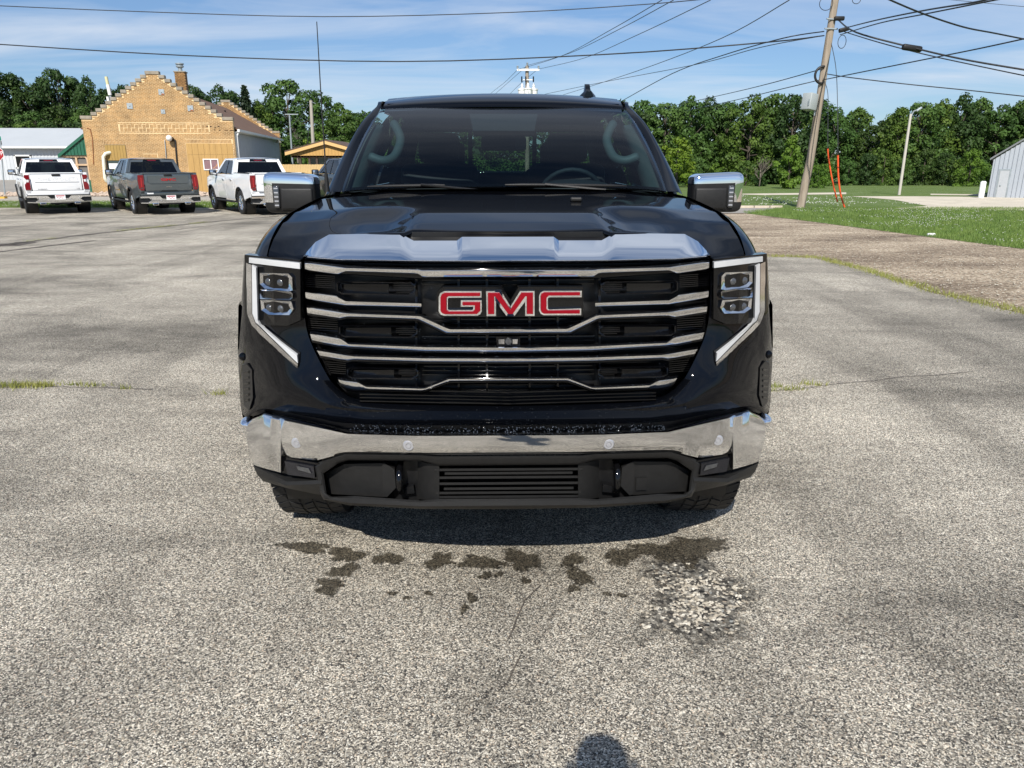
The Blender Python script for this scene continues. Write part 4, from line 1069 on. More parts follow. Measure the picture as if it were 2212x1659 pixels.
# kerb along the walk
k0, k1 = grd(-150, 437.5), grd(760, 437.5); kerb = MB()
d_ = (k1-k0); L_ = d_.length; d_.normalize(); n_ = Vector((-d_.y, d_.x, 0))
kb = []
for i in range(16):
    a, b = k0+d_*(L_*i/16+.006), k0+d_*(L_*(i+1)/16-.006)
    P = [a, b, b+n_*.16, a+n_*.16]
    P = [Vector((p.x, p.y, gz(p.x, p.y)-.02)) for p in P]
    kb.append((P, [p+Vector((0, 0, .13)) for p in P]))
kerb_root = empty('kerb', k0, 0); tag(kerb_root, 'low concrete kerb between grass verge and walk', None, None, 'structure')
for lo, hi in kb:
    m = MB().hexa([p-k0 for p in hi]+[p-k0 for p in lo]); m.build('kerb_stone', concrete, kerb_root)
yel = M('yellow_kerb_paint', (.62, .36, .05), .7, 0, .2, 8)
a = grd(-60, 428.5); b = grd(10, 430); n2 = Vector((0, .25, 0))
o = MB().hexa([a+Vector((0,0,.11)), b+Vector((0,0,.11)), b+n2+Vector((0,0,.11)), a+n2+Vector((0,0,.11)), a, b, b+n2, a+n2]).build('painted_kerb', yel)
tag(o, 'short yellow painted kerb at the foot of the stop sign', None, None, 'structure')
# kerb blocks beyond the street end on the right
kr = empty('kerb', grd(1591, 449.5), 0); tag(kr, 'broken row of pale kerb stones at the edge of the field, right of the truck', None, None, 'structure')
for a_, b_ in ((1560,1592),(1594,1628),(1630,1662),(1664,1690)):
    A, B = grd(a_, 450.0), grd(b_, 449.9); o0 = grd(1591, 449.5)
    P = [A, B, B+Vector((0,.18,0)), A+Vector((0,.18,0))]
    MB().hexa([p-o0+Vector((0,0,.10)) for p in P]+[p-o0 for p in P]).build('kerb_stone', M('kerb_stone', (.5,.43,.34), .9, 0, .15), kr)

# stains of water on the asphalt
def blotch(name, cxy, rx, ry, mat, seed, up=.004):
    r_ = random.Random(seed); n = 40; V = [Vector((cxy[0], cxy[1], gz(*cxy)+.012+up))]; W = [1.0]
    ph = [r_.uniform(0, 6.28) for _ in range(6)]
    rings = 7
    for j in range(1, rings+1):
        for i in range(n):
            a = 2*math.pi*i/n
            w_ = 1+.22*math.sin(2*a+ph[0])+.16*math.sin(3*a+ph[1])+.12*math.sin(5*a+ph[2])+.08*math.sin(9*a+ph[3])
            t = j/rings*1.35
            x, y = cxy[0]+rx*w_*t*math.cos(a), cxy[1]+ry*w_*t*math.sin(a)
            V.append(Vector((x, y, gz(x, y)+.012+up))); W.append(max(0.0, 1-j/rings))
    F = [(0, 1+i, 1+(i+1) % n) for i in range(n)]
    for j in range(rings-1):
        for i in range(n): F.append((1+j*n+i, 1+(j+1)*n+i, 1+(j+1)*n+(i+1) % n, 1+j*n+(i+1) % n))
    o = mk(name, V, F, mat)
    at_ = o.data.attributes.new('edge', 'FLOAT', 'POINT'); at_.data.foreach_set('value', W)
    return o
wk = asphalt_mat('wet_asphalt', .24, .72, 240, True); 
def fade_out(k, lo=.16, hi=.34, sc_=26):
    at_ = k.n('ShaderNodeAttribute', attribute_name='edge')
    nz = k.noise(k.pos(False), sc_, 4, .7)
    s = k.math('ADD', at_.outputs['Fac'], k.math('MULTIPLY', k.math('SUBTRACT', nz, .5), 1.1))
    k.l(k.ramp(s, [(lo, 0.0), (hi, 1.0)]), k.b.inputs['Alpha'])
fade_out(wk, .12, .36, 45)
spots = [(662,1188,42,10),(748,1205,30,14),(715,1272,26,12),(742,1240,26,12),(700,1284,16,7),(838,1213,26,11),(950,1218,28,12),(1040,1222,38,13),(1128,1217,36,17),(1238,1216,20,12),(1250,1252,22,16),(1240,1278,10,8),(1345,1208,38,14),(1430,1198,60,14),(1505,1188,60,16),(1490,1222,14,14),(1050,1250,12,6),(1078,1248,8,5),(1020,1300,12,8),(848,1290,8,4),(880,1298,7,4),(925,1288,8,4),(1003,1322,8,9),(1136,1262,10,6),(1310,1290,7,4),(1344,1293,9,4)]
for i, (px, py, rx, ry) in enumerate(spots):
    c = grd(px, py); e = grd(px+rx, py); f = grd(px, py-ry)
    o = blotch('water_stain', (c.x, c.y), abs(e.x-c.x)*1.05, abs(f.y-c.y)*1.1, wk.m, 40+i, .003+.0006*(i % 5))
    tag(o, None, None, None, 'structure')
# tarred cracks
tark = NT('tar_crack'); tark.set(Roughness=.85); f = tark.noise(tark.pos(False), 9, 4); tark.base(tark.ramp(f, [(.3, (.05,.042,.034)), (.7, (.12,.10,.08))])); tar = tark.m
def crack(pts, wd, seed, mat=tar, up=.006, name='crack'):
    r_ = random.Random(seed); P = [grd(*p) for p in pts]; Q = []
    for a, b in zip(P, P[1:]):
        n = max(2, int((b-a).length/.12))
        for k in range(n): Q.append(a.lerp(b, k/n))
    Q.append(P[-1]); L = []; Rr = []
    for i, q in enumerate(Q):
        d = (Q[min(i+1, len(Q)-1)]-Q[max(i-1, 0)]); n = Vector((-d.y, d.x, 0)).normalized()
        o_ = noise.noise(Vector((q.x*1.7, q.y*1.7, seed)))*.06+r_.uniform(-.012, .012); h = wd*(.5+.4*r_.random())
        for lst, s in ((L, 1), (Rr, -1)):
            p = q+n*(o_+s*h); lst.append(Vector((p.x, p.y, gz(p.x, p.y)+.012+up)))
    o = MB().grid([Rr, L]).build(name, mat); tag(o, None, None, None, 'structure'); return o
crack([(-40,537),(60,524),(190,508),(330,493),(470,479),(600,468)], .10, 3)
crack([(-40,550),(80,536),(170,525),(208,521)], .08, 4)
crack([(-20,531),(30,531),(62,524)], .35, 5)
crack([(360,500),(460,488),(530,481)], .03, 6)
crack([(-20,842),(110,838),(240,842),(330,846)], .006, 7)
crack([(1640,851),(1750,842),(1850,829),(1960,817),(2100,806)], .005, 8)
crack([(1090,1390),(1110,1345),(1180,1275)], .004, 9)
crack([(1115,1420),(1075,1480),(1060,1500)], .003, 10)

# ---- grass blades, clover, weeds ---------------------------------------------------
leafk = NT('grass_blade'); leafk.set(Roughness=.6, Specular_IOR_Level=.3); f = leafk.noise(leafk.pos(False), 2.2, 4, .6)
leafk.base(leafk.ramp(f, [(.28, (.065,.115,.022)), (.5, (.115,.185,.036)), (.75, (.20,.25,.065))]))
blade_m = leafk.m
weedk = NT('dry_weed_blade'); weedk.set(Roughness=.6); f = weedk.noise(weedk.pos(False), 8, 3); weedk.base(weedk.ramp(f, [(.3, (.15,.19,.03)), (.7, (.29,.28,.07))]))
weed_m = weedk.m
flower_m = M('clover_flower', (.48, .49, .42), .7, 0, .1)
def in_poly(x, y, P):
    c = False; j = len(P)-1
    for i in range(len(P)):
        if (P[i][1] > y) != (P[j][1] > y) and x < (P[j][0]-P[i][0])*(y-P[i][1])/(P[j][1]-P[i][1])+P[i][0]: c = not c
        j = i
    return c
def blades(name, pts, h, wd, mat, label, seed):
    r_ = random.Random(seed); V = []; F = []
    for x, y in pts:
        a = r_.uniform(0, 6.28); hh = h*r_.uniform(.5, 1.25); lx, ly = r_.gauss(0, .35)*hh, r_.gauss(0, .35)*hh
        z = gz(x, y)+.005; dx_, dy_ = math.cos(a)*wd, math.sin(a)*wd; b = len(V)
        V += [(x-dx_, y-dy_, z), (x+dx_, y+dy_, z), (x+lx, y+ly, z+hh)]; F.append((b, b+1, b+2))
    return tag(mk(name, V, F, mat), label, None, None, 'stuff')
GP = [tuple(p) for p in GE]+[tuple(q) for q in G2((2230,540),(2400,520),(2400,450),(1690,449))]
xs = [p[0] for p in GP]; ys = [p[1] for p in GP]
pts = []; fl = []
while len(pts) < 60000:
    x = rnd.uniform(min(xs), max(xs)); y = min(ys)+(max(ys)-min(ys))*rnd.random()**1.5
    if in_poly(x, y, GP) and y < 40 and abs(x) < .8*y+2: pts.append((x, y))
blades('grass', pts, .085, .006, blade_m, 'mown green grass of the strip beside the gravel track', 1)
def flowers(name, P, n, r0, seed, label, thr=.0):
    m = MB(); r_ = random.Random(seed); k = 0; tries = 0
    xs = [p[0] for p in P]; ys = [p[1] for p in P]
    while k < n and tries < n*60:
        tries += 1; x = r_.uniform(min(xs), max(xs)); y = r_.uniform(min(ys), max(ys))
        if not in_poly(x, y, P) or noise.noise(Vector((x*.45, y*.45, 4.0))) + r_.gauss(0, .12) < thr: continue
        r = r0*r_.uniform(.7, 1.3); z = gz(x, y)+.085*r_.uniform(.7, 1.2); k += 1
        m.add([(x-r,y,z),(x,y-r,z),(x+r,y,z),(x,y+r,z),(x,y,z+r),(x,y,z-r)], [(0,1,4),(1,2,4),(2,3,4),(3,0,4),(1,0,5),(2,1,5),(3,2,5),(0,3,5)])
    return tag(m.build(name, flower_m), label, None, None, 'stuff')
FP = [p for p in G2((1700,470),(1895,494),(2047,514),(2260,541),(2300,500),(2212,462),(2000,456),(1720,452))]
flowers('clover_flowers', [tuple(p) for p in FP], 800, .012, 5, 'white clover flowers dotted over the grass strip', .05)
FP2 = [tuple(p) for p in G2((1600,446),(1700,447),(1880,448),(1990,444),(1830,427),(1600,425))]
flowers('clover_flowers', FP2, 320, .024, 6, 'white clover flowers in the field behind the leaning pole', -.05)
VP = [tuple(p) for p in V0+V1]; pts = []
xs = [p[0] for p in VP]; ys = [p[1] for p in VP]
while len(pts) < 22000:
    x = rnd.uniform(min(xs), max(xs)); y = rnd.uniform(min(ys), max(ys))
    if in_poly(x, y, VP): pts.append((x, y))
blades('grass', pts, .13, .010, blade_m, 'grass of the verge behind the parked pickups', 2)
flowers('clover_flowers', VP, 500, .022, 7, 'white clover flowers on the verge behind the pickups', -.1)
# yellow-green weeds along the lot's edge and in the cracks
pts = []
for a, b in zip(LOTE+[(8.6,4.6)], LOTE[1:]+[(8.6,4.6),(16,-8)]):
    n = int(420*math.hypot(b[0]-a[0], b[1]-a[1]))
    for _ in range(n):
        t = rnd.random(); x, y = a[0]+(b[0]-a[0])*t, a[1]+(b[1]-a[1])*t
        d = noise.noise(Vector((x*1.2, y*1.2, 9)))
        pts.append((x+rnd.gauss(.07, .085)*(1+.7*d), y+rnd.gauss(.07, .085)*(1+.7*d)))
blades('edge_weeds', pts, .055, .0045, weed_m, 'yellow-green weeds along the edge of the asphalt', 3)
pts = []
for px, py, r, n in ((0,838,.10,120),(40,838,.11,150),(75,838,.10,140),(100,837,.05,60),(166,835,.035,40),(205,838,.06,60),(275,843,.03,25),(472,855,.04,40),(1672,839,.03,45),(1700,846,.03,20),(1660,848,.05,35),(1641,850,.04,30),(1740,834,.04,30),(1770,836,.03,25),(1720,845,.05,30)):
    c = grd(px, py)
    for _ in range(n): pts.append((c.x+rnd.gauss(0, r), c.y+rnd.gauss(0, r*.35)))
for a_, b_, n in (((250,501),(380,488),500),((410,485),(450,481),180),((60,523),(120,516),90)):
    A, B = grd(*a_), grd(*b_)
    for _ in range(n): p = A.lerp(B, rnd.random()); pts.append((p.x+rnd.gauss(0, .07), p.y+rnd.gauss(0, .05)))
blades('crack_weeds', pts, .05, .004, weed_m, 'small tufts of weed growing in the asphalt cracks', 4)
# loose pale stones in the worn patch
st_m = NT('loose_stone'); st_m.set(Roughness=.85); f = st_m.noise(st_m.pos(False), 35, 2); st_m.base(st_m.ramp(f, [(.3, (.26,.22,.165)), (.5, (.42,.375,.30)), (.7, (.58,.54,.46))]))
def pebble(m, x, y, r, r_):
    z = gz(x, y)+.012+r*.25; a = r_.uniform(0, 6.28); ca, sa = math.cos(a), math.sin(a); V = []
    for ux, uy, uz in ((1,0,0),(0,1,0),(-1,0,0),(0,-1,0),(0,0,.62),(0,0,-.6),(.62,.62,.25),(-.62,.62,.3),(-.6,-.62,.2),(.62,-.6,.3)):
        q = r*r_.uniform(.75, 1.2); X, Y = ux*q*1.25, uy*q*.85; V.append((x+X*ca-Y*sa, y+X*sa+Y*ca, z+uz*q))
    m.add(V, [(4,0,6),(4,6,1),(4,1,7),(4,7,2),(4,2,8),(4,8,3),(4,3,9),(4,9,0),(5,6,0),(5,1,6),(5,7,1),(5,2,7),(5,8,2),(5,3,8),(5,9,3),(5,0,9)])
dk = asphalt_mat('worn_tar', .50, .90, 80); fade_out(dk, .22, .55, 10)
c = grd(1500, 1290); e = grd(1640, 1290); f_ = grd(1500, 1205)
tag(blotch('worn_patch', (c.x, c.y), e.x-c.x, f_.y-c.y, dk.m, 77, .0022), None, None, None, 'structure')
m = MB(); r_ = random.Random(5)
while len(m.V) < 10*620:
    px, py = r_.gauss(1505, 75), r_.gauss(1300, 40)
    if (px-1500)**2/165**2+(py-1295)**2/92**2 > 1 or noise.noise(Vector((px*.02, py*.035, 2))) < -.22: continue
    g = grd(px, py); pebble(m, g.x, g.y, r_.choice((.0035, .005, .0065, .008))*r_.uniform(.8, 1.25), r_)
tag(m.build('loose_stones', st_m.m), 'cream stones lying loose in the worn patch of asphalt', None, None, 'stuff')
m = MB()
while len(m.V) < 10*2600:
    px, py = r_.uniform(250, 2212), 1659-(1659-1120)*r_.random()**1.3
    g = grd(px, py); pebble(m, g.x, g.y, r_.choice((.0025, .003, .004, .005)), r_)
tag(m.build('loose_stones', st_m.m), 'small loose chips scattered over the asphalt in the foreground', None, None, 'stuff')
m = MB()
while len(m.V) < 10*2600:
    px, py = r_.uniform(1600, 2230), r_.uniform(468, 690)
    g = grd(px, py)
    if in_poly(g.x, g.y, lot) or in_poly(g.x, g.y, GP): continue
    pebble(m, g.x, g.y, r_.choice((.006, .008, .011, .015)), r_)
tag(m.build('loose_stones', st_m.m), 'pale stones scattered over the brown gravel track', None, None, 'stuff')
g = grd(2011, 510)
o = MB().rbox((0, 0, .03), (.20, .07, .06), .02, 2, Matrix.Rotation(.2, 3, 'Z')).build('litter', white_plate, None, 45, (g.x, g.y, gz(g.x, g.y)+.01)); tag(o, 'crumpled white scrap of litter at the edge of the grass', 'litter')

# ================================================================= TREES
def leaf_mat(name, a, b, c):
    k = NT(name); k.set(Roughness=.55, Specular_IOR_Level=.25)
    at_ = k.n('ShaderNodeAttribute', attribute_name='shade')
    oi = k.n('ShaderNodeObjectInfo'); f = k.noise(k.pos(False), .35, 3, .6)
    s = k.math('ADD', k.math('MULTIPLY', at_.outputs['Fac'], .55), k.math('MULTIPLY', f, .45))
    col = k.ramp(s, [(.22, a), (.5, b), (.78, c)])
    tint = k.ramp(oi.outputs['Random'], [(0, (.80,.90,.9)), (.5, (1,1,1)), (1, (1.22,1.08,.8))])
    k.base(k.mix(1.0, col, tint, 'MULTIPLY'))
    tr = k.n('ShaderNodeBsdfTranslucent'); k.l(col, tr.inputs['Color'])
    ms = k.n('ShaderNodeMixShader'); ms.inputs[0].default_value = .30
    k.l(k.b.outputs[0], ms.inputs[1]); k.l(tr.outputs[0], ms.inputs[2]); k.l(ms.outputs[0], k.o.inputs['Surface'])
    return k.m
leaf_dark = leaf_mat('leaves_dark', (.020,.043,.012), (.038,.076,.019), (.068,.118,.030))
leaf_mid = leaf_mat('leaves_mid', (.038,.080,.018), (.070,.132,.028), (.120,.195,.046))
leaf_light = leaf_mat('leaves_light', (.060,.120,.014), (.105,.185,.022), (.16,.25,.035))
needle = leaf_mat('needles', (.014,.028,.016), (.024,.046,.026), (.040,.066,.036))
bark = M('bark', (.075, .060, .046), .9, 0, .3, 8, .5, 30, stretch=(1, 1, .2))
dead_bark = M('dead_branch', (.15, .125, .105), .9, 0, .2, 6)
TREE_LIB = {}
def tree_meshes(kind, var):
    key = (kind, var)
    if key in TREE_LIB: return TREE_LIB[key]
    r_ = random.Random(hash(kind) % 1000+var*17 if False else sum(map(ord, kind))*7+var*131)
    V = []; F = []; S = []
    tr = MB()
    def leaf(p, sz, sh, out=None):
        nv = Vector((r_.gauss(0, 1), r_.gauss(0, 1), r_.gauss(0, 1)))
        if out is not None: nv = nv*.42+out+Vector((0, 0, .35))
        nv.normalize(); a = nv.cross(Vector((r_.gauss(0, 1), r_.gauss(0, 1), r_.gauss(0, .8)))).normalized(); b = nv.cross(a)
        u = a*sz; v_ = b*sz*.62; n = len(V)
        V.extend([p-u*.9, p-u*.1+v_, p+u, p+u*.05-v_]); F.append((n, n+1, n+2, n+3)); S.extend([sh]*4)
    if kind == 'conifer':
        tr.tube([(0,0,0),(0,0,1.0)], [.028, .004], 7)
        for i in range(26):
            z = .10+.88*i/25; R_ = .235*(1-z)**.8+.012
            for k in range(9):
                a = 2*math.pi*k/9+i*.7+r_.uniform(-.2, .2); L_ = R_*r_.uniform(.7, 1.15)
                for q in range(14):
                    t = (q+1)/14; leaf(Vector((math.cos(a)*L_*t, math.sin(a)*L_*t, z-.06*t*t+r_.gauss(0, .008)))+Vector((r_.gauss(0, .012), r_.gauss(0, .012), 0)), r_.uniform(.014, .024), r_.random())
    elif kind == 'bare':
        def br(p, d, L_, rad, lv):
            e = p+d*L_; mid_ = p.lerp(e, .5)+Vector((r_.gauss(0, .03), r_.gauss(0, .03), .01))*L_
            tr.tube([p, mid_, e], [rad, rad*.8, rad*.55], 5)
            if lv < 4:
                for _ in range(3 if lv else 6):
                    nd = (d+Vector((r_.gauss(0, .42), r_.gauss(0, .42), r_.uniform(0, .25)))).normalized()
                    br(p.lerp(e, r_.uniform(.4, 1)), nd, L_*r_.uniform(.5, .75), rad*.55, lv+1)
        br(Vector((0, 0, 0)), Vector((.03, 0, 1)), .38, .02, 0)
    else:
        wide = {'round': .40, 'tall': .32, 'bush': .52, 'leafy': .40}[kind]
        base = {'round': .14, 'tall': .08, 'bush': .02, 'leafy': .10}[kind]
        tr.tube([(0,0,-.02),(.008,0,.2),(.0,.01,.5),(.01,0,.8)], [.034, .026, .016, .005], 8)
        lobes = []
        nl = {'round': 44, 'tall': 44, 'bush': 26, 'leafy': 26}[kind]
        for i in range(nl):
            t = (i+.5)/nl; z = base+(.97-base)*t
            prof = math.sin(math.pi*min(1, (t*.86+.14)))**.65 if kind != 'bush' else (1-t**2.4)**.55
            a = i*2.4+r_.uniform(-.4, .4); rr = wide*prof*r_.uniform(.35, 1.0)
            c = Vector((math.cos(a)*rr, math.sin(a)*rr, z-.03+r_.gauss(0, .02)))
            lr = r_.uniform(.07, .135)*(1.25 if kind == 'bush' else 1)*(1-.35*t)
            lobes.append((c, lr))
            if kind != 'bush' and i % 2 == 0:
                p0 = Vector((0, 0, max(.12, z*.72))); tr.tube([p0, p0.lerp(c, .5)+Vector((0, 0, -.01)), c], [.010, .006, .002], 5)
        tot = {'round': 7600, 'tall': 7600, 'bush': 4200, 'leafy': 2600}[kind]
        sz0 = {'round': .0195, 'tall': .0195, 'bush': .027, 'leafy': .036}[kind]
        wsum = sum(l[1]**2 for l in lobes)
        for c, lr in lobes:
            n = int(tot*lr*lr/wsum); sh0 = r_.uniform(.1, .9)
            for _ in range(n):
                d = Vector((r_.gauss(0, 1), r_.gauss(0, 1), r_.gauss(0, 1))).normalized()
                if d.z < -.35 and r_.random() < .6: d.z = -d.z
                rad = lr*(r_.uniform(.72, 1.08) if r_.random() < .85 else r_.uniform(1.05, 1.35))
                leaf(c+Vector((d.x*rad, d.y*rad, d.z*rad*.82)), sz0*r_.uniform(.6, 1.35), min(1, max(0, sh0*.6+.4*r_.random())), d)
    tm = bpy.data.meshes.new('trunk'); tm.from_pydata([tuple(v_) for v_ in tr.V], [], tr.F)
    tm.materials.append(dead_bark if kind == 'bare' else bark); tm.polygons.foreach_set('use_smooth', [True]*len(tm.polygons))
    cm_ = None
    if F:
        cm_ = bpy.data.meshes.new('crown'); cm_.from_pydata([tuple(v_) for v_ in V], [], F)
        A = cm_.attributes.new('shade', 'FLOAT', 'POINT'); A.data.foreach_set('value', S)
    TREE_LIB[key] = (tm, cm_); return TREE_LIB[key]
CM = {}
def tree(px, top, Y, kind, mat, var, wide=1.0, label=None, group=None, name=None, sink=.15):
    b = at(px, 400, Y); x = b.x; z0 = gz(x, Y)-sink; h = at(px, top, Y).z-z0
    root = empty(name or {'conifer': 'conifer_tree', 'bare': 'bare_tree', 'bush': 'bush', 'leafy': 'young_tree'}.get(kind, 'tree'), (x, Y, z0), rnd.uniform(0, 6.28), label, 'bush' if kind == 'bush' else 'tree', group)
    root.scale = (h*wide, h*wide, h)
    tm, cm_ = tree_meshes(kind, var)
    t = bpy.data.objects.new('trunk', tm); C.objects.link(t); t.parent = root
    if cm_:
        key = (kind, var, mat.name)
        if key not in CM:
            c2 = cm_ if not cm_.materials else cm_.copy()
            if c2.materials: c2.materials.clear()
            c2.materials.append(mat); CM[key] = c2
        c = bpy.data.objects.new('crown', CM[key]); C.objects.link(c); c.parent = root
    return root
WR, WL = 'trees of the wood behind the field on the right', 'trees of the wooded hill behind the buildings on the left'
LR = 'full dark green tree in the wood along the far side of the field'
def wood_label(px, Y):
    side = 'left of the leaning utility pole' if px < 1728 else ('between the leaning pole and the lamp pole' if px < 1955 else 'behind the metal shed and lamp pole')
    return ('full green tree of the wood\'s front row, ' if Y < 89 else 'darker tree deep in the wood, ')+side
k = 0
for px, top, Y, wd in ((1340,214,78,.9),(1385,211,82,.9),(1432,214,80,.85),(1478,206,82,.8),(1520,217,86,.9),(1562,214,84,.85),(1610,200,80,.75),(1655,196,82,.85),(1700,195,80,.8),(1748,203,84,.8),(1790,240,86,.9),(1835,227,88,.75),(1885,258,84,.9),(1925,226,80,.8),(1968,212,80,.8),(2010,213,82,.85),(2052,209,82,.8),(2092,206,84,.75),(2135,223,82,.85),(2178,210,82,.8),(2222,204,80,.8),(2270,214,80,.9),(2325,210,82,.9),
                       (1362,232,90,1),(1455,230,92,1),(1545,232,94,1),(1640,222,92,1),(1730,224,94,1),(1820,250,96,1),(1905,252,96,1),(1990,232,94,1),(2075,228,94,1),(2160,236,94,1),(2250,226,94,1)):
    tree(px, top, Y, ('round', 'tall')[k % 2], leaf_mid if k % 4 else leaf_dark, k % 3, wd*1.08, wood_label(px, Y), WR); k += 1
# understorey at the wood's edge
for px, top, Y, m_, wd in ((1395,330,70,leaf_mid,.8),(1500,338,72,leaf_mid,.9),(1545,352,70,leaf_light,.9),(1610,345,73,leaf_mid,.9),(1640,366,70,leaf_mid,1),(1785,352,70,leaf_light,.7),(1830,348,74,leaf_mid,.8),(1868,330,74,leaf_dark,.8),(1905,322,74,leaf_mid,.75),(1945,340,73,leaf_mid,.8),(1990,318,75,leaf_dark,.8),(2035,330,74,leaf_dark,.8),(2075,338,73,leaf_mid,.8),(2110,345,73,leaf_mid,.9),(1425,365,69,leaf_light,1),(1590,372,69,leaf_light,1.1)):
    tree(px, top, Y, 'bush', m_, k % 3, wd*1.1, 'low leafy bush at the foot of the wood, '+('left of the leaning pole' if px < 1728 else ('between leaning pole and lamp pole' if px < 1955 else 'between lamp pole and metal shed')), 'bushes along the edge of the wood'); k += 1
tree(1460, 296, 66, 'bush', leaf_light, 0, 1.0, 'bright yellow-green bush beside the right wing mirror', 'trees at the wood\'s edge')
tree(1702, 292, 60, 'leafy', leaf_light, 1, .80, 'bright green broad-leaved young tree left of the leaning utility pole', 'trees at the wood\'s edge')
tree(1765, 352, 62, 'bush', leaf_light, 1, .95, 'yellow-green shrub just right of the leaning utility pole', 'trees at the wood\'s edge')
tree(1640, 300, 68, 'bare', leaf_mid, 0, .9, 'grey bare shrub in front of the wood, left of the leaning utility pole')
tree(2090, 320, 69, 'bush', leaf_light, 2, .85, 'olive green bush close to the metal shed')
# behind the truck cab
for i, px in enumerate((800, 858, 920, 985, 1050, 1110, 1170, 1230, 1290)):
    tree(px, (238,246,252,250,244,250,242,238,226)[i], 92, ('round', 'tall')[i % 2], leaf_mid, i % 3, 1.15, 'green tree seen through the cab of the black truck', 'trees behind the black truck')
# left: wooded slope
def slope_label(px, row):
    where = 'left of the satellite dish' if px < 190 else ('between the dish and the capped mast' if px < 240 else ('behind the brick gable\'s left steps' if px < 360 else 'right of the brick chimney'))
    return row+' on the wooded slope, '+where
for px, top, Y, wd in ((-60,170,96,.9),(-10,172,98,.85),(30,150,100,.8),(66,152,102,.75),(100,182,100,.8),(128,160,104,.65),(158,139,102,.7),(196,168,104,.7),(222,172,100,.6),(262,186,106,.8),(300,180,110,.8),(352,196,112,1),(420,166,108,.55),(450,188,110,.7),(492,190,108,.8),(520,192,110,.8)):
    tree(px, top, Y, ('round', 'tall')[k % 2], leaf_dark, k % 3, wd*1.1, slope_label(px, 'tall dark skyline tree'), WL); k += 1
for px, top, Y in ((-20,230,88),(40,222,90),(95,235,90),(150,220,92),(205,232,92),(255,228,96),(70,262,80),(180,258,84),(10,265,80),(120,268,80)):
    tree(px, top, Y, 'bush' if top > 250 else 'round', leaf_dark if k % 2 else leaf_mid, k % 3, 1.05, slope_label(px, 'lower dark green tree'), WL); k += 1
for px, top in ((62,214),(95,206),(305,160)):
    tree(px, top, 94 if px < 200 else 100, 'bare', leaf_mid, px % 3, 1.2 if px < 200 else .8, 'grey leafless tree standing among dark green trees on the left slope', 'leafless trees on the slope'); k += 1
tree(548, 184, 84, 'conifer', needle, 0, 1.0, 'dark pointed spruce behind the brick building\'s stepped rear gable')
tree(572, 222, 86, 'round', leaf_mid, 1, .8, 'small green tree between the spruce and the tall broad tree')
tree(634, 163, 88, 'round', leaf_mid, 2, .92, 'tall broad-crowned green tree behind the brick building')
tree(600, 205, 92, 'round', leaf_dark, 0, 1.0, 'dark tree left of the tall broad-crowned tree')
tree(700, 192, 92, 'round', leaf_mid, 0, .95, 'green tree behind the black truck\'s aerial')
tree(742, 230, 88, 'round', leaf_mid, 1, 1.0, 'green tree beside the truck\'s left roof pillar')
tree(775, 238, 94, 'round', leaf_dark, 2, 1.0, 'dark tree just left of the truck roof')
for px, top in ((585,300),(640,292),(690,285),(735,290),(770,300)):
    tree(px, top, 74, 'bush', leaf_mid if px != 690 else leaf_light, k % 3, .9, 'green bush behind the timber pavilion', 'bushes behind the pavilion'); k += 1
tree(648, 262, 78, 'bare', leaf_mid, 1, 1.2, 'grey leafless tree behind the shed roof')
# ================================================================= BRICK BUILDING
brick_a = NT('tan_brick'); brick_a.set(Roughness=.85, Specular_IOR_Level=.2)
f = brick_a.noise(brick_a.pos(False), 1.1, 4, .6); f2 = brick_a.noise(brick_a.pos(False), 7.0, 2)
brick_a.base(brick_a.mix(1.0, brick_a.ramp(f, [(.3, (.19,.10,.040)), (.5, (.34,.195,.08)), (.7, (.46,.26,.10))]), brick_a.ramp(f2, [(.3, .75), (.7, 1.2)]), 'MULTIPLY')); tan_brick = brick_a.m
mortar = M('mortar', (.68, .51, .29), .95, 0, .22, .7, .3, 30, spec=.1)
cap_stone = M('cap_stone', (.27, .235, .185), .9, 0, .28, 2.5, .4, 25)
board_m = M('ochre_board', (.42, .255, .085), .75, 0, .14, 2.0, .15, 40, stretch=(6, 6, .6))
white_trim = M('white_trim', (.74, .74, .72), .55, 0, .05)
shingle = NT('brown_shingle'); shingle.set(Roughness=.95); v = shingle.pos(True)
f = shingle.noise(v, 1.2, 5, .65); f2 = shingle.noise(shingle.pos(True, (1, 6, 6)), 6, 3)
shingle.base(shingle.mix(.5, shingle.ramp(f, [(.3, (.10,.056,.036)), (.7, (.19,.105,.066))]), shingle.ramp(f2, [(.3, (.09,.05,.033)), (.7, (.21,.12,.075))]))); brown_roof = shingle.m
galv = M('galvanised_plate', (.33, .37, .39), .5, .4, .2, 6)
rust = M('rust_stain', (.30, .10, .035), .8, 0, .3, 8)
grey_metal = M('grey_corrugated_metal', (.40, .42, .45), .5, .1, .08, 1.5, spec=.3)
dark_glass = glass_mat('window_glass', (.10, .11, .12))
dark_room = M('dark_room', (.02, .02, .02), .9, 0, 0)
TH = R(9.5)
bc = grd(470, 415.5); P0g = at(518, 415, bc.y+.2); P0g.z = gz(P0g.x, P0g.y)
ux = Vector((math.cos(TH), math.sin(TH), 0)); uy = Vector((-math.sin(TH), math.cos(TH), 0))
def loc2(px, py):
    """point of the brick front, as (across, up)"""
    p = on_plane(px, py, P0g, uy); return ((p-P0g).dot(ux), p.z-P0g.z)
BW = -loc2(186.5, 330)[0]
bb = empty('brick_building', P0g, TH, 'tan brick building with stepped gable front and brown roof behind the parked pickups', 'building')
ev = loc2(515, 253)[1]; pk = loc2(343, 153.5)[1]; NS = 12
xm = (loc2(343, 160)[0]); 
capw, endw = .76, .62
stepw = (BW-capw-2*endw)/(2*(NS-1)); rise = (pk-ev)/NS
def top_at(x):
    d = abs(x+BW/2)
    if d <= capw/2: return pk
    i = int((d-capw/2)/stepw)+1
    return pk-rise*min(i, NS)
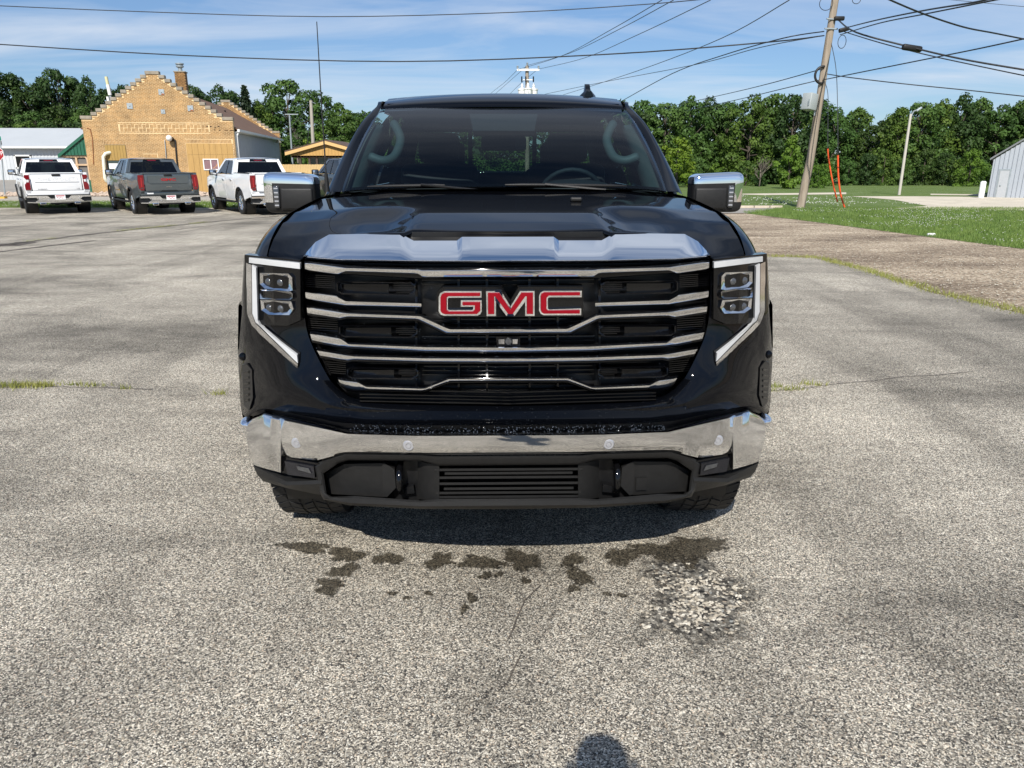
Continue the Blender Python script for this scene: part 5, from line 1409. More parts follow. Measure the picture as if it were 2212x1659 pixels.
CAPH = rise*.92
# mortar body (front wall as a stepped slab)
def stepped(y0, th, cut=CAPH):
    prof = [(-BW, -.3)]
    i = NS
    prof.append((-BW, ev-cut)); x = -BW+endw
    for k in range(NS-1, -1, -1):
        prof.append((x, ev-cut+rise*(NS-1-k))); prof.append((x, ev-cut+rise*(NS-k))); x += stepw if k > 0 else capw
    x -= 0
    for k in range(0, NS):
        prof.append((x, pk-cut-rise*k)); prof.append((x, pk-cut-rise*(k+1))); x += stepw
    prof[-1] = (prof[-1][0], ev-cut); prof.append((0, ev-cut)); prof.append((0, -.3))
    return MB().prism([(a, y0, b) for a, b in prof], (0, th, 0))
front = stepped(.012, .30).build('front_wall', mortar, bb)
LEN = 23.0
rear = stepped(LEN-.3, .30).build('rear_gable', mortar, bb)
def caps(y0, par):
    items = []
    x = -BW-.03
    xs = [(-BW-.03, -BW+endw, ev)]
    a = -BW+endw
    for k in range(NS-1): xs.append((a, a+stepw, ev+rise*(k+1))); a += stepw
    xs.append((a-.02, a+capw+.02, pk)); a += capw
    for k in range(NS-1): xs.append((a, a+stepw, pk-rise*(k+1))); a += stepw
    xs.append((a, .03, ev))
    for i, (l, r_, t) in enumerate(xs):
        MB().rbox(((l+r_)/2, y0+.15, t-CAPH/2), (r_-l-.004 if False else (r_-l)+.03, .40, CAPH), .02, 1).build('cap_stone', cap_stone, par)
caps(0, front); caps(LEN-.3, rear)
# openings of the front, measured
d1l, d1t = loc2(410.5, 322); d1r, _ = loc2(494/2.011/1.8228*2.011*.0+0 or 491/1, 322) if False else loc2(411, 322)
def Z7(zx, zy): return loc2(zx/2.011/1.8228, (200+zy/2.011)/1.8228)
D1 = (Z7(825, 745)[0], Z7(992, 745)[0], -.1, Z7(825, 744)[1]); D2 = (Z7(1468, 730)[0], Z7(1842, 735)[0], -.1, Z7(1650, 731)[1])
BAND = (Z7(932, 570)[0], Z7(1655, 578)[0], Z7(1300, 652)[1], Z7(1300, 570)[1])
LIN1 = (D1[0], D1[1], D1[3], D1[3]+.235); LIN2 = (D2[0], D2[1], D2[3], D2[3]+.235)
LIN3 = (Z7(1135, 830)[0], Z7(1250, 830)[0], Z7(1190, 842)[1], Z7(1190, 818)[1]); WIN3 = (LIN3[0]+.05, LIN3[1]-.05, LIN3[2]-1.3, LIN3[2])
holes = [D1, D2, BAND, LIN1, LIN2, LIN3, WIN3]
BL, BH, BP = .200, .046, .0755
bricks = []
row = 0; z = .02
while z < pk:
    x = -BW+.005 - (0 if row % 2 == 0 else .11)
    while x < -.01:
        segs = [(max(x, -BW+.004), min(x+BL, -.004))]
        for h in holes:
            if h[2]-.01 < z+BH and z < h[3]+.01:
                segs = [q for sgm in segs for q in ((sgm[0], min(sgm[1], h[0]-.012)), (max(sgm[0], h[1]+.012), sgm[1])) if q[1]-q[0] > .035]
        for l, r_ in segs:
            if r_-l > .035 and z+BH < min(top_at(l+.01), top_at(r_-.01))-CAPH-.01: bricks.append((l, r_, z, z+BH))
        x += .222
    z += BP; row += 1
extra = []
# soldier courses and the basket-weave band
for L3 in (LIN1, LIN2, LIN3):
    x = L3[0]+.01
    while x < L3[1]-.05: extra.append((x, x+.055, L3[2]+.015, L3[3]-.01)); x += .083
b0, b1, z0, z1 = BAND; cell = (z1-z0-.18)/2
x = b0+.02
while x < b1-.05:
    extra.append((x, x+.05, z1-.085, z1-.015)); extra.append((x, x+.05, z0+.015, z0+.085)); x += .085
n = int((b1-b0-.1)/cell)
for i in range(n):
    for j in range(2):
        cx0, cz0 = b0+.09+i*cell, z0+.095+j*cell
        for q in range(3):
            w3 = (cell-.03)/3
            if (i+j) % 2: extra.append((cx0+.012, cx0+cell-.018, cz0+.012+q*w3, cz0+q*w3+w3*.80))
            else: extra.append((cx0+.012+q*w3, cx0+q*w3+w3*.80, cz0+.012, cz0+cell-.018))
mid_x = -BW*.5
single = sorted(bricks, key=lambda b: (abs((b[2])-3.2)*1.0+abs((b[0]+b[1])/2-mid_x)))[:300]
sset = set(single); bm_cache = {}
for b in single:
    k = round(b[1]-b[0], 3)
    if k not in bm_cache:
        o = MB().box((0, 0, 0), (k, .03, BH)).build('brick', tan_brick, front, None, ((b[0]+b[1])/2, .015, (b[2]+b[3])/2)); bm_cache[k] = o
    else:
        o = bm_cache[k].copy(); C.objects.link(o); o.parent = front; o.location = ((b[0]+b[1])/2, .015-rnd.uniform(0, .003), (b[2]+b[3])/2)
m = MB()
for b in bricks:
    if b in sset: continue
    j = rnd.uniform(0, .004); m.box(((b[0]+b[1])/2, .015-j, (b[2]+b[3])/2), (b[1]-b[0], .03, b[3]-b[2]))
for b in extra: m.box(((b[0]+b[1])/2, .014, (b[2]+b[3])/2), (b[1]-b[0], .03, b[3]-b[2]))
tag(m.build('brickwork', tan_brick, front), kind='stuff')
m = MB(); z = ev-CAPH-.1
for r_i in range(60):
    zz_ = .02+r_i*BP
    x = -BW+(0.11 if r_i % 2 else 0)
    while x < -.05:
        if zz_ > ev-.9 and zz_+BH < min(top_at(x), top_at(x+BL))-CAPH: m.box((x+BL/2, LEN-.31, zz_+BH/2), (BL, .03, BH))
        x += .222
for r_i in range(60, 110):
    zz_ = .02+r_i*BP; x = -BW+(0.11 if r_i % 2 else 0)
    while x < -.05:
        if zz_ > ev-.9 and zz_+BH < min(top_at(x), top_at(min(-.01, x+BL)))-CAPH: m.box((x+BL/2, LEN-.31, zz_+BH/2), (BL, .03, BH))
        x += .222
tag(m.build('brickwork', tan_brick, rear), kind='stuff')
# doors of vertical boards
def boards(par, x0, x1, z0, z1, n, y, mat=board_m, gap=.012, seam=None):
    w_ = (x1-x0)/n
    for i in range(n):
        segs = [(z0, z1)] if not seam else [(z0, seam-.005), (seam+.005, z1)]
        for a, b in segs:
            MB().box((x0+w_*(i+.5), y-rnd.uniform(0, .006), (a+b)/2), (w_-gap, .03, b-a)).build('board', mat, par)
dr = MB().box(((D2[0]+D2[1])/2, .045, D2[3]/2-.05), (D2[1]-D2[0], .05, D2[3]+.1)).build('board_door', M('door_backing', (.16, .09, .03), .8, 0, .1), bb)
win = (Z7(1605, 850)[0], Z7(1728, 850)[0], Z7(1660, 945)[1], Z7(1660, 855)[1])
boards(dr, D2[0]+.01, D2[1]-.01, -.1, D2[3]-.02, 8, .004, seam=Z7(1600, 860)[1]+.30)
wf = MB(); x0, x1, z0, z1 = win
for c_, d_2 in ((((x0+x1)/2, z0+.03), (x1-x0, .06)), (((x0+x1)/2, z1-.03), (x1-x0, .06))): wf.box((c_[0], -.03, c_[1]), (d_2[0], .06, d_2[1]))
for xx in (x0+.03, (x0+x1)/2, x1-.03): wf.box((xx, -.03, (z0+z1)/2), (.06, .058, z1-z0-.12))
wo = wf.build('window', white_trim, dr)
cu = M('faded_curtain', (.22, .13, .14), .9, 0, .35, 7, stretch=(8, 8, .4))
for a, b in ((x0+.06, (x0+x1)/2-.03), ((x0+x1)/2+.03, x1-.06)):
    MB().box(((a+b)/2, -.012, (z0+z1)/2), (b-a, .02, z1-z0-.12)).build('curtain', cu, wo)
MB().prism([((x0+x1)/2+.10, -.026, z0+.10), (x1-.10, -.026, z0+.28), (x1-.10, -.026, z0+.42), ((x0+x1)/2+.30, -.026, z0+.25), ((x0+x1)/2+.16, -.026, z0+.18)], (0, .004, 0)).build('sticker', M('orange_sticker', (.55, .27, .08), .6, 0, .2), wo)
dr1 = MB().box(((D1[0]+D1[1])/2, .004, D1[3]/2-.05), (D1[1]-D1[0], .02, D1[3]+.1)).build('door_bay', M('bay_green', (.03, .05, .045), .7, 0, .1), bb)
bz = Z7(900, 868)[1]
boards(dr1, D1[0]+.01, D1[1]-.01, bz, D1[3]-.02, 7, -.016, M('yellow_board', (.34, .215, .06), .75, 0, .10, 2, stretch=(6,6,.6)))
wx0, wx1, wz0, wz1 = Z7(862, 890)[0], Z7(945, 890)[0], Z7(900, 935)[1], Z7(900, 892)[1]
o = MB().box(((wx0+wx1)/2, -.022, (wz0+wz1)/2), (wx1-wx0, .03, wz1-wz0)).build('notice', white_plate, dr1)
MB().box(((wx0+wx1)/2+.25, -.024, wz0-.12), (.55, .03, .22)).build('notice', M('yellow_notice', (.55, .50, .04), .6, 0, .4, 12), dr1)
MB().box(((WIN3[0]+WIN3[1])/2, .006, (WIN3[2]+WIN3[3])/2), (WIN3[1]-WIN3[0], .02, WIN3[3]-WIN3[2])).build('blocked_window', board_m, bb)
# tie plates, lamp, pipes
for zx, zy, s_ in ((1278, 327, 40), (1028, 437, 40), (1508, 455, 40), (1291, 482, 30)):
    a = Z7(zx, zy); d = s_/2.011/1.8228/1600*bc.y
    tp = MB().rbox((a[0], -.012, a[1]), (d, .03, d), .006, 1).build('tie_plate', galv, bb)
    MB().sphere((a[0], -.03, a[1]), .035, 10, 6).build('bolt', galv, tp)
    if zx in (1278, 1508): MB().box((a[0]+d*.2, -.0285, a[1]-d*.36), (d*.5, .003, d*.22)).build('rust_patch', rust, tp)
a = Z7(1350, 693)
lp = empty('wall_lamp', P0g+ux*a[0]+uy*(-.34)+Vector((0, 0, a[1])), TH, 'white globe lamp on the brick front above the grey pickup', 'lamp')
MB().sphere((0, 0, 0), .19, 20, 14).build('globe', M('milk_glass', (.72, .70, .66), .25, 0, .03, coat=.4), lp, 180)
MB().lathe([(.10,.0),(.14,.10),(.14,.28),(.05,.33)], (.10, .02, -.06), 'Y', 14).build('lamp_arm', black_plastic, lp, 50)
for (p_, q_), nm, r_ in ((((1385, 712), (1402, 870)), 'black_pipe', .045), (((1303, 712), (1318, 850)), 'thin_pipe', .022)):
    A, B = Z7(*p_), Z7(*q_); Bz = -.0
    pts = [(A[0]+.02, -.02, A[1]+.05), (A[0]+.03, -.06, A[1]), (B[0], -.06, B[1]), (B[0], -.06, 0)]
    MB().tube(pts, r_, 8).build('conduit', black_plastic if nm == 'black_pipe' else galv, bb, 60)
pts = [Z7(858, 808), Z7(845, 815), Z7(828, 838), Z7(838, 960), Z7(840, 1005), Z7(852, 1030)]
pp = [(pts[0][0]+.10, .03, pts[0][1]+.02)]+[(p[0], -.22, p[1]) for p in pts[1:]]+[(pts[-1][0]+.1, .0, pts[-1][1]-.1)]
o = MB().tube(pp, .105, 10).build('vent_pipe', M('cream_pvc', (.72, .70, .56), .5, 0, .04), bb, 60)
pts = [Z7(690, 612), Z7(715, 618), Z7(733, 700), Z7(738, 800), Z7(742, 900)]
MB().tube([(p[0], -.03, p[1]) for p in pts], .02, 6).build('conduit', rust, bb, 60)
lk = MB()
for (q, w_) in (((1640, 598), 5), ((1668, 600), 5), ((1703, 605), 4), ((1730, 598), 6), ((1700, 625), 4), ((1740, 628), 5), ((1790, 628), 12), ((1835, 630), 14)):
    a = Z7(*q); lk.box((a[0], -.006, a[1]), (w_*.018, .012, .045 if w_ < 8 else .02))
lk.build('old_fixings', black_plastic, bb)
# side wall, roof, eaves
we = 3.25 if ev > 3 else ev-.7
e_pt = on_plane(521, 284, P0g, ux); we = e_pt.z-P0g.z
def ribs(name, y0, y1, z0, z1, x, pitch, mat, par, depth=.03, axis='Y'):
    rows = [[], []]; y = y0; k = 0
    while y < y1:
        for dy_, dx_ in ((0, 0), (pitch*.4, 0), (pitch*.5, depth), (pitch*.9, depth)):
            rows[0].append((x+dx_, y+dy_, z0) if axis == 'Y' else (y+dy_, x+dx_, z0)); rows[1].append((x+dx_, y+dy_, z1) if axis == 'Y' else (y+dy_, x+dx_, z1))
        y += pitch
    return MB().grid(rows).build(name, mat, par)
sw = ribs('side_wall', .3, LEN, .0, we-.05, -.12, .20, grey_metal, bb, .025)
MB().box((-.16, LEN/2, we/2-.1), (.04, LEN-.1, we)).build('wall_frame', dark_room, bb)
rz = pk-CAPH-.55
for s in (0, 1):
    P = [(.22 if s == 0 else -BW-.22, .31, we-.02), (.22 if s == 0 else -BW-.22, LEN-.3, we-.02), (-BW/2, LEN-.3, rz), (-BW/2, .31, rz)]
    MB().prism(P, (0, 0, .08)).build('roof', brown_roof, bb)
MB().box((.26, LEN/2, we-.03), (.14, LEN-.5, .16)).build('gutter', white_trim, bb)
MB().box((.06, LEN/2, we-.12), (.25, LEN-.6, .03)).build('soffit', white_trim, bb)
MB().tube([(.24, .45, we-.10), (.10, .42, we-.35), (.06, .42, 0)], .07, 8).build('downpipe', white_trim, bb, 60)
MB().box((.02, .36, we/2-.1), (.12, .12, we)).build('corner_trim', white_trim, bb)
MB().box((-BW+.15, LEN/2, we/2), (.2, LEN-.7, we)).build('side_wall', tan_brick, bb)
# roof vent stub
MB().tube([(-3.0, 14, we+1.2), (-3.0, 14, we+2.0)], .08, 8).build('vent_stub', black_plastic, bb)
# chimney
c1 = on_plane(390, 157, P0g+uy*1.6, uy); cl = ((c1-P0g).dot(ux), c1.z-P0g.z)
ch = MB().rbox((cl[0], 1.6, cl[1]-1.2), (.62, .62, 2.4), .02, 1).build('chimney', M('brown_brick', (.22, .125, .06), .9, 0, .25, 5, .3, 20), bb)
mm = MB()
for r_i in range(26):
    for q in range(3): mm.box((cl[0]-.20+.2*q+(.05 if r_i % 2 else -.03), 1.285, cl[1]-.06-r_i*.08), (.17, .02, .06))
mm.build('brickwork', tan_brick, ch); tag(bpy.data.objects[ch.name].children[0], kind='stuff')
MB().rbox((cl[0], 1.6, cl[1]+.03), (.72, .72, .07), .015, 1).build('chimney_cap', cap_stone, ch)
MB().lathe([(.0,.07),(.13,.07),(.13,.28),(.24,.34),(.24,.40),(.17,.44),(.26,.50),(.26,.55),(.0,.60)], (cl[0], 1.6, cl[1]), 'Z', 16).build('chimney_pot', galv, ch, 40)
# gooseneck lamp on the shed wall
gp = on_plane(590, 306, P0g-ux*.1, ux)
gl = empty('gooseneck_lamp', gp+ux*.45, TH, 'brass barn lamp on the grey side wall of the brick building', 'lamp')
MB().lathe([(.0,.22),(.07,.22),(.09,.10),(.26,-.03),(.27,-.10),(.25,-.10)], (0, 0, 0), 'Z', 18).build('lamp_shade', M('brass_shade', (.42, .36, .24), .35, .6, .1), gl, 40)
MB().tube([(0, 0, .2), (-.1, 0, .3), (-.55, 0, .3)], .02, 8).build('lamp_arm', galv, gl, 60)

# ================================================================= OTHER BUILDINGS ON THE LEFT
white_roof = M('white_metal_roof', (.46, .48, .49), .45, .05, .04, .6)
pale_wall = M('pale_metal_wall', (.50, .52, .54), .5, 0, .06, .8)
green_metal = M('green_metal', (.018, .105, .060), .45, 0, .12, 1.5)
maroon = M('maroon_metal_roof', (.105, .040, .052), .5, 0, .12, .8)
YW = 66
e0, e1 = at(-170, 315.5, YW), at(205, 315.5, YW); r0, r1 = at(-170, 276, YW+6), at(189, 277, YW+6)
g0 = Vector((e0.x, YW, gz(e0.x, YW)))
wb = empty('white_building', g0, 0, 'long white metal building with pale roof behind the stop sign', 'building')
L = lambda v: Vector(v)-g0
MB().hexa([L(e0), L(e1), L(r1), L(r0)]+[L(p)+Vector((0, 0, -.12)) for p in (e0, e1, r1, r0)]).build('roof', white_roof, wb)
MB().box(((e0.x+e1.x)/2-g0.x, -.02, L(e0).z-.10), (e1.x-e0.x, .10, .16)).build('gutter', white_trim, wb)
x = 0
wallz = L(e0).z-.2; WX = e1.x-e0.x-.2
p_ = at(0, 345, YW)
wl0, wl1, wt, wb_ = at(32.5, 343, YW+.6).x-g0.x, at(69, 343, YW+.6).x-g0.x, at(50, 335, YW+.6).z-g0.z, at(50, 364, YW+.6).z-g0.z
ribs('wall', 0, WX, -.6, wallz, .62, .30, pale_wall, wb, -.03, 'X')
MB().box((WX/2, 3.2, wallz/2), (WX, 4.9, wallz-.2)).build('wall_core', dark_room, wb)
wf = MB()
for a in ((wl0, wl1, wt-.10, wt+.02), (wl0, wl1, wb_-.02, wb_+.10), (wl0, wl0+.12, wb_, wt), (wl1-.12, wl1, wb_, wt)): wf.box(((a[0]+a[1])/2, .55, (a[2]+a[3])/2), (a[1]-a[0], .14, a[3]-a[2]))
o = wf.build('window', white_trim, wb); MB().box(((wl0+wl1)/2, .57, (wb_+wt)/2), (wl1-wl0-.2, .05, wt-wb_-.15)).build('pane', gloss_black, o)
# porch gable on the white building
pa, pb, pc_ = at(157, 320, YW-2.2), at(232, 300.5, YW-2.2), at(305, 320, YW-2.2)
MB().hexa([L(pa), L(pb), L(pb)+Vector((0, 5, .0)), L(pa)+Vector((0, 2.6, 0)), L(pa)-Vector((0,0,.22)), L(pb)-Vector((0,0,.22)), L(pb)+Vector((0, 5, -.22)), L(pa)+Vector((0, 2.6, -.22))]).build('porch_roof', white_roof, wb)
MB().hexa([L(pb), L(pc_), L(pc_)+Vector((0, 2.6, 0)), L(pb)+Vector((0, 5, 0)), L(pb)-Vector((0,0,.22)), L(pc_)-Vector((0,0,.22)), L(pc_)+Vector((0, 2.6, -.22)), L(pb)+Vector((0, 5, -.22))]).build('porch_roof', white_roof, wb)
MB().prism([L(pa)+Vector((.5, .12, -.22)), L(pb)+Vector((0, .12, -.22)), L(pc_)+Vector((-.5, .12, -.22))], (0, .1, 0)).build('porch_gable', white_trim, wb)
q = at(191, 321, YW-2.0)
MB().box((L(q).x, L(q).y, L(q).z/2-.4), (.22, .2, L(q).z+.8)).build('porch_post', M('brown_post', (.26, .16, .08), .8, 0, .1), wb)
q = at(226, 330, YW-.2); MB().box((L(q).x, .5, L(q).z-.6), (1.7, .1, 2.2)).build('porch_door', dark_room, wb)
# satellite dish
sdp = at(221, 277, YW+5.8)
ds = empty('satellite_dish', sdp, 0, 'grey satellite dish on a tripod on the ridge of the white building', 'satellite dish')
dz = at(217, 251, YW+5.8)-sdp
MB().lathe([(0,.10),(.2,.08),(.36,.02),(.40,-.03)], dz, 'Y', 20).build('dish', galv, ds, 60)
MB().tube([(0, 0, 0), (dz.x*.6, 0, dz.z*.6), dz], .04, 6).build('mast', galv, ds)
for s in (-.5, .45): MB().tube([(s, 0, -.1), (dz.x*.5, 0, dz.z*.5)], .025, 6).build('strut', galv, ds)
for q in ((-1.0, .18), (-.75, .02), (-.2, -.25)): MB().tube([(dz.x, 0, dz.z*.55), (dz.x+q[0], -.2, dz.z*.55+q[1])], .02, 5).build('aerial_arm', galv, ds)
# maroon roofed building behind
mp = at(260, 300, 76); mr_ = empty('maroon_roofed_building', Vector((mp.x, 76, gz(mp.x, 76))), 0, 'building with a maroon metal roof behind the white building', 'building')
A = [at(215, 281, 74), at(380, 281, 74), at(380, 262, 80), at(252, 262, 80)]
o0 = mr_.location.copy(); A = [a-o0 for a in A]
MB().hexa(A+[a-Vector((0,0,.15)) for a in A]).build('roof', maroon, mr_)
MB().box(((A[0].x+A[1].x)/2, 2.0, A[0].z/2), (A[1].x-A[0].x-1, 4, A[0].z)).build('wall', pale_wall, mr_)
# green gabled shelter against the brick building
YG = P0g.y-BW*math.sin(TH)+1.2
gpos = at(300, 380, YG); gsz = gz(gpos.x, YG)
gs = empty('green_shelter', Vector((gpos.x, YG, gsz)), 0, 'green metal gabled shelter with screened sides at the left of the brick building', 'shelter')
o0 = gs.location.copy(); LG = lambda px, py, d=0.0: at(px, py, YG)-o0+Vector((0, d, 0))
tri = [LG(225, 336.5), LG(189, 289) if False else LG(188, 285), LG(197.5, 330)]
lft, apex, rgt = LG(127, 336), LG(188, 285.5), LG(262, 336)
MB().prism([lft+Vector((.25, 0, .02)), apex-Vector((0, 0, .20)), rgt-Vector((.25, 0, -.02))], (0, .08, 0)).build('gable', green_metal, gs)
n = 16
for i in range(n):
    t = (i+.5)/n; x = lft.x+.25+(rgt.x-lft.x-.5)*t
    zt = lft.z+(apex.z-lft.z-.2)*max(0, 1-abs(x-apex.x)/abs((lft.x if x < apex.x else rgt.x)-apex.x))
    if zt-lft.z > .12: MB().box((x, -.02, (zt+lft.z)/2), (.035, .04, zt-lft.z-.02)).build('batten', green_metal, gs)
for a, b in ((lft, apex), (apex, rgt)):
    P = [a+Vector((0, -.12, .06)), b+Vector((0, -.12, .06)), b+Vector((0, 6, .06)), a+Vector((0, 6, .06))]
    MB().hexa(P+[p-Vector((0, 0, .2)) for p in P]).build('roof', green_metal, gs)
wood = M('pale_timber', (.52, .36, .22), .7, 0, .12, 3, stretch=(1,1,1))
screen = M('grey_screen', (.14, .13, .12), .7, 0, .12, 2)
zb = LG(160, 389).z; zt = LG(160, 336).z
MB().box(((lft.x+rgt.x)/2, .25, (zb+zt)/2), (rgt.x-lft.x-.3, .04, zt-zb)).build('screen', screen, gs)
for px in (139, 163, 187): MB().box((LG(px, 350).x, .18, (zb+zt)/2), (.12, .12, zt-zb)).build('post', wood, gs)
for py in (338, 356): MB().box(((lft.x+rgt.x)/2, .17, LG(160, py).z), (rgt.x-lft.x-.3, .12, .11)).build('rail', wood, gs)
MB().hexa([LG(180, 338, .1), LG(184, 338, .1), LG(190, 346, .1), LG(188, 349, .1)]+[LG(180, 338, .2), LG(184, 338, .2), LG(190, 346, .2), LG(188, 349, .2)]).build('brace', wood, gs)
MB().box(((lft.x+rgt.x)/2, .2, zb/2-.1), (rgt.x-lft.x-.3, .14, zb+.2)).build('lower_panel', green_metal, gs)
# white pvc mast behind the brick front
mpos = at(236, 223, P0g.y+3); mb = Vector((mpos.x, mpos.y, gz(mpos.x, mpos.y))); mt = at(229, 165.6, P0g.y+3)-mb
pm = empty('antenna_mast', mb, 0, 'tall grey mast with a white and yellow capped sleeve left of the stepped gable', 'mast')
lean = lambda z: Vector((mt.x+(mpos-mb).x*0+(1-z/mt.z)*(at(236, 223, P0g.y+3).x-at(229, 165.6, P0g.y+3).x)*2.6*0 + (mt.z-z)*.16*.5, 0, z))
MB().tube([lean(0), lean(mt.z-1.15)], .07, 8).build('pole', galv, pm)
MB().tube([lean(mt.z-1.15), lean(mt.z-.5)], .115, 10).build('sleeve', white_trim, pm, 50)
MB().tube([lean(mt.z-.5), lean(mt.z)], .10, 10).build('sleeve_cap', M('yellowed_pvc', (.62, .58, .34), .5, 0, .05), pm, 50)
MB().tube([lean(mt.z-2.0)-Vector((.2, 0, 0)), lean(mt.z-1.25)-Vector((.2, 0, 0))], .09, 8).build('antenna_unit', white_trim, pm, 50)
MB().tube([lean(mt.z-2.9)-Vector((.12, 0, 0)), lean(mt.z-2.1)-Vector((.14, 0, 0))], .07, 8).build('antenna_unit', white_trim, pm, 50)

# timber pavilion with garage behind, and fence
YP = 60
pv0 = at(665, 345, YP); pv = empty('timber_pavilion', Vector((pv0.x, YP, gz(pv0.x, YP))), 0, 'ochre timber gabled pavilion behind the board fence', 'pavilion')
o0 = pv.location.copy(); LP_ = lambda px, py, d=0.0: at(px, py, YP)-o0+Vector((0, d, 0))
ocher = M('ochre_timber', (.50, .29, .085), .65, 0, .10, 2, stretch=(5,5,.5)); pale_ocher = M('pale_ochre_fascia', (.62, .40, .16), .6, 0, .06)
lft, apex, rgt = LP_(617.5, 329.5), LP_(704, 305), LP_(790, 329)
for a, b in ((lft, apex), (apex, rgt)):
    P = [a+Vector((0,-.3,0)), b+Vector((0,-.3,0)), b+Vector((0,-.24,0)), a+Vector((0,-.24,0))]
    MB().hexa([p+Vector((0,0,.03)) for p in P]+[p-Vector((0,0,.22)) for p in P]).build('fascia', pale_ocher, pv)
    P = [a+Vector((0,-.32,.12)), b+Vector((0,-.32,.12)), b+Vector((0,7,.12)), a+Vector((0,7,.12))]
    MB().hexa(P+[p-Vector((0,0,.08)) for p in P]).build('roof', M('dark_shingle', (.10, .065, .05), .9, 0, .2, 3), pv)
zb = LP_(660, 340).z; zl = LP_(630, 339).z
nb = 22
for i in range(nb):
    x0 = LP_(629, 339).x+(LP_(779, 339).x-LP_(629, 339).x)*i/nb; x1 = x0+(LP_(779, 339).x-LP_(629, 339).x)/nb-.012; xc = (x0+x1)/2
    def zt_(x): return lft.z+(apex.z-lft.z)*max(0, 1-abs(x-apex.x)/abs(lft.x-apex.x))-.10
    MB().prism([(x0, 0, zb), (x1, 0, zb), (x1, 0, zt_(x1)), (x0, 0, zt_(x0))], (0, .03, 0)).build('board', ocher, pv)
for px in (648, 668, 684, 772): MB().box((LP_(px, 350).x, .15, zb/2), (.16, .16, zb)).build('post', M('dark_post', (.06, .04, .03), .8, 0, .1), pv)
MB().box((LP_(704, 350).x, 3.4, zb/2), (LP_(780, 340).x-LP_(690, 340).x+1.2, .1, zb)).build('garage_door', grey_metal, pv)
MB().box(((lft.x+rgt.x)/2, .1, zb+.06), (rgt.x-lft.x-.9, .2, .14)).build('beam', M('beam_brown', (.10, .06, .04), .8, 0, .1), pv)
YF = P0g.y+7
f0, f1 = at(604, 355, YF), at(800, 355, YF)
fn = empty('board_fence', Vector((f0.x, YF, gz(f0.x, YF))), 0, 'dog-eared board fence between the white pickup and the black truck', 'fence')
W_ = f1.x-f0.x; n = int(W_/.118); zt = f0.z-fn.location.z; fm = M('pale_fence_board', (.56, .385, .175), .75, 0, .10, 3, .2, 40, stretch=(6,6,.6)); base_b = None
for i in range(n):
    if base_b is None:
        base_b = MB().prism([(-.054,0,0),(.054,0,0),(.054,0,zt-.03),(.030,0,zt),(-.030,0,zt),(-.054,0,zt-.03)], (0, .02, 0)).build('board', fm, fn, None, (.06, 0, 0))
    else:
        o = base_b.copy(); C.objects.link(o); o.parent = fn; o.location = (.06+i*.118, rnd.uniform(-.006, .006), rnd.uniform(-.012, .008))
for z in (.3, zt-.35): MB().box((W_/2, .05, z), (W_, .05, .09)).build('rail', fm, fn)
# block wall between shed and pavilion
bw = at(600, 340, YF+4)
# stop sign
YS = grd(11, 425).y
sp = at(11, 424, YS); sg = Vector((sp.x, YS, gz(sp.x, YS)))
ss = empty('stop_sign', sg, R(6), 'red octagonal stop sign with street name blades, cut by the left edge', 'road sign')
topz = at(0, 292, YS).z-sg.z
def sxy(px, py): p = at(px, py, YS); return p-sg
pole_top = sxy(-1, 296)
MB().tube([(0, 0, 0), (pole_top.x, 0, pole_top.z)], .035, 8).build('pole', galv, ss)
cen = sxy(-6.5, 331.5); Ro = .40
oct_ = [Vector((cen.x+Ro*math.cos(R(22.5+45*i)), -.06, cen.z+Ro*math.sin(R(22.5+45*i)))) for i in range(8)]
oct2 = [Vector((cen.x+Ro*.93*math.cos(R(22.5+45*i)), -.066, cen.z+Ro*.93*math.sin(R(22.5+45*i)))) for i in range(8)]
red_sign = M('sign_red', (.33, .012, .016), .45, 0, .05)
pl = MB().prism(oct_, (0, .012, 0)).build('plate', white_trim, ss)
MB().prism(oct2, (0, .004, 0)).build('sign_face', red_sign, pl)
text_mesh('lettering', 'STOP', .30, white_trim, Matrix.Translation((cen.x, -.068, cen.z)) @ FACE, pl, .002)
for (px, py, cm_, txt) in ((-14, 298.5, M('sign_green', (.0, .20, .13), .45, 0, .05), 'DR'), (-14, 308.5, M('sign_back', (.16, .165, .17), .5, .3, .1), None)):
    c_ = sxy(px, py); k_ = MB().box((c_.x, -.05 if txt else .03, c_.z), (.82, .01, .19)).build('street_blade', cm_, ss)
    if txt: text_mesh('lettering', txt, .16, white_trim, Matrix.Translation((c_.x+.22, -.058, c_.z)) @ FACE, k_, .002)
# stones along the walk
m = MB(); r_ = random.Random(9)
for _ in range(520):
    px = r_.uniform(-40, 470); py = r_.uniform(419, 425.5); g = grd(px, py)
    r0 = r_.uniform(.08, .2)
    pebble(m, g.x, g.y, r0, r_)
o = m.build('border_stones', M('pink_stone', (.46, .36, .28), .85, 0, .25, 2)); tag(o, 'row of pale rounded border stones along the foot of the brick building', None, None, 'stuff')

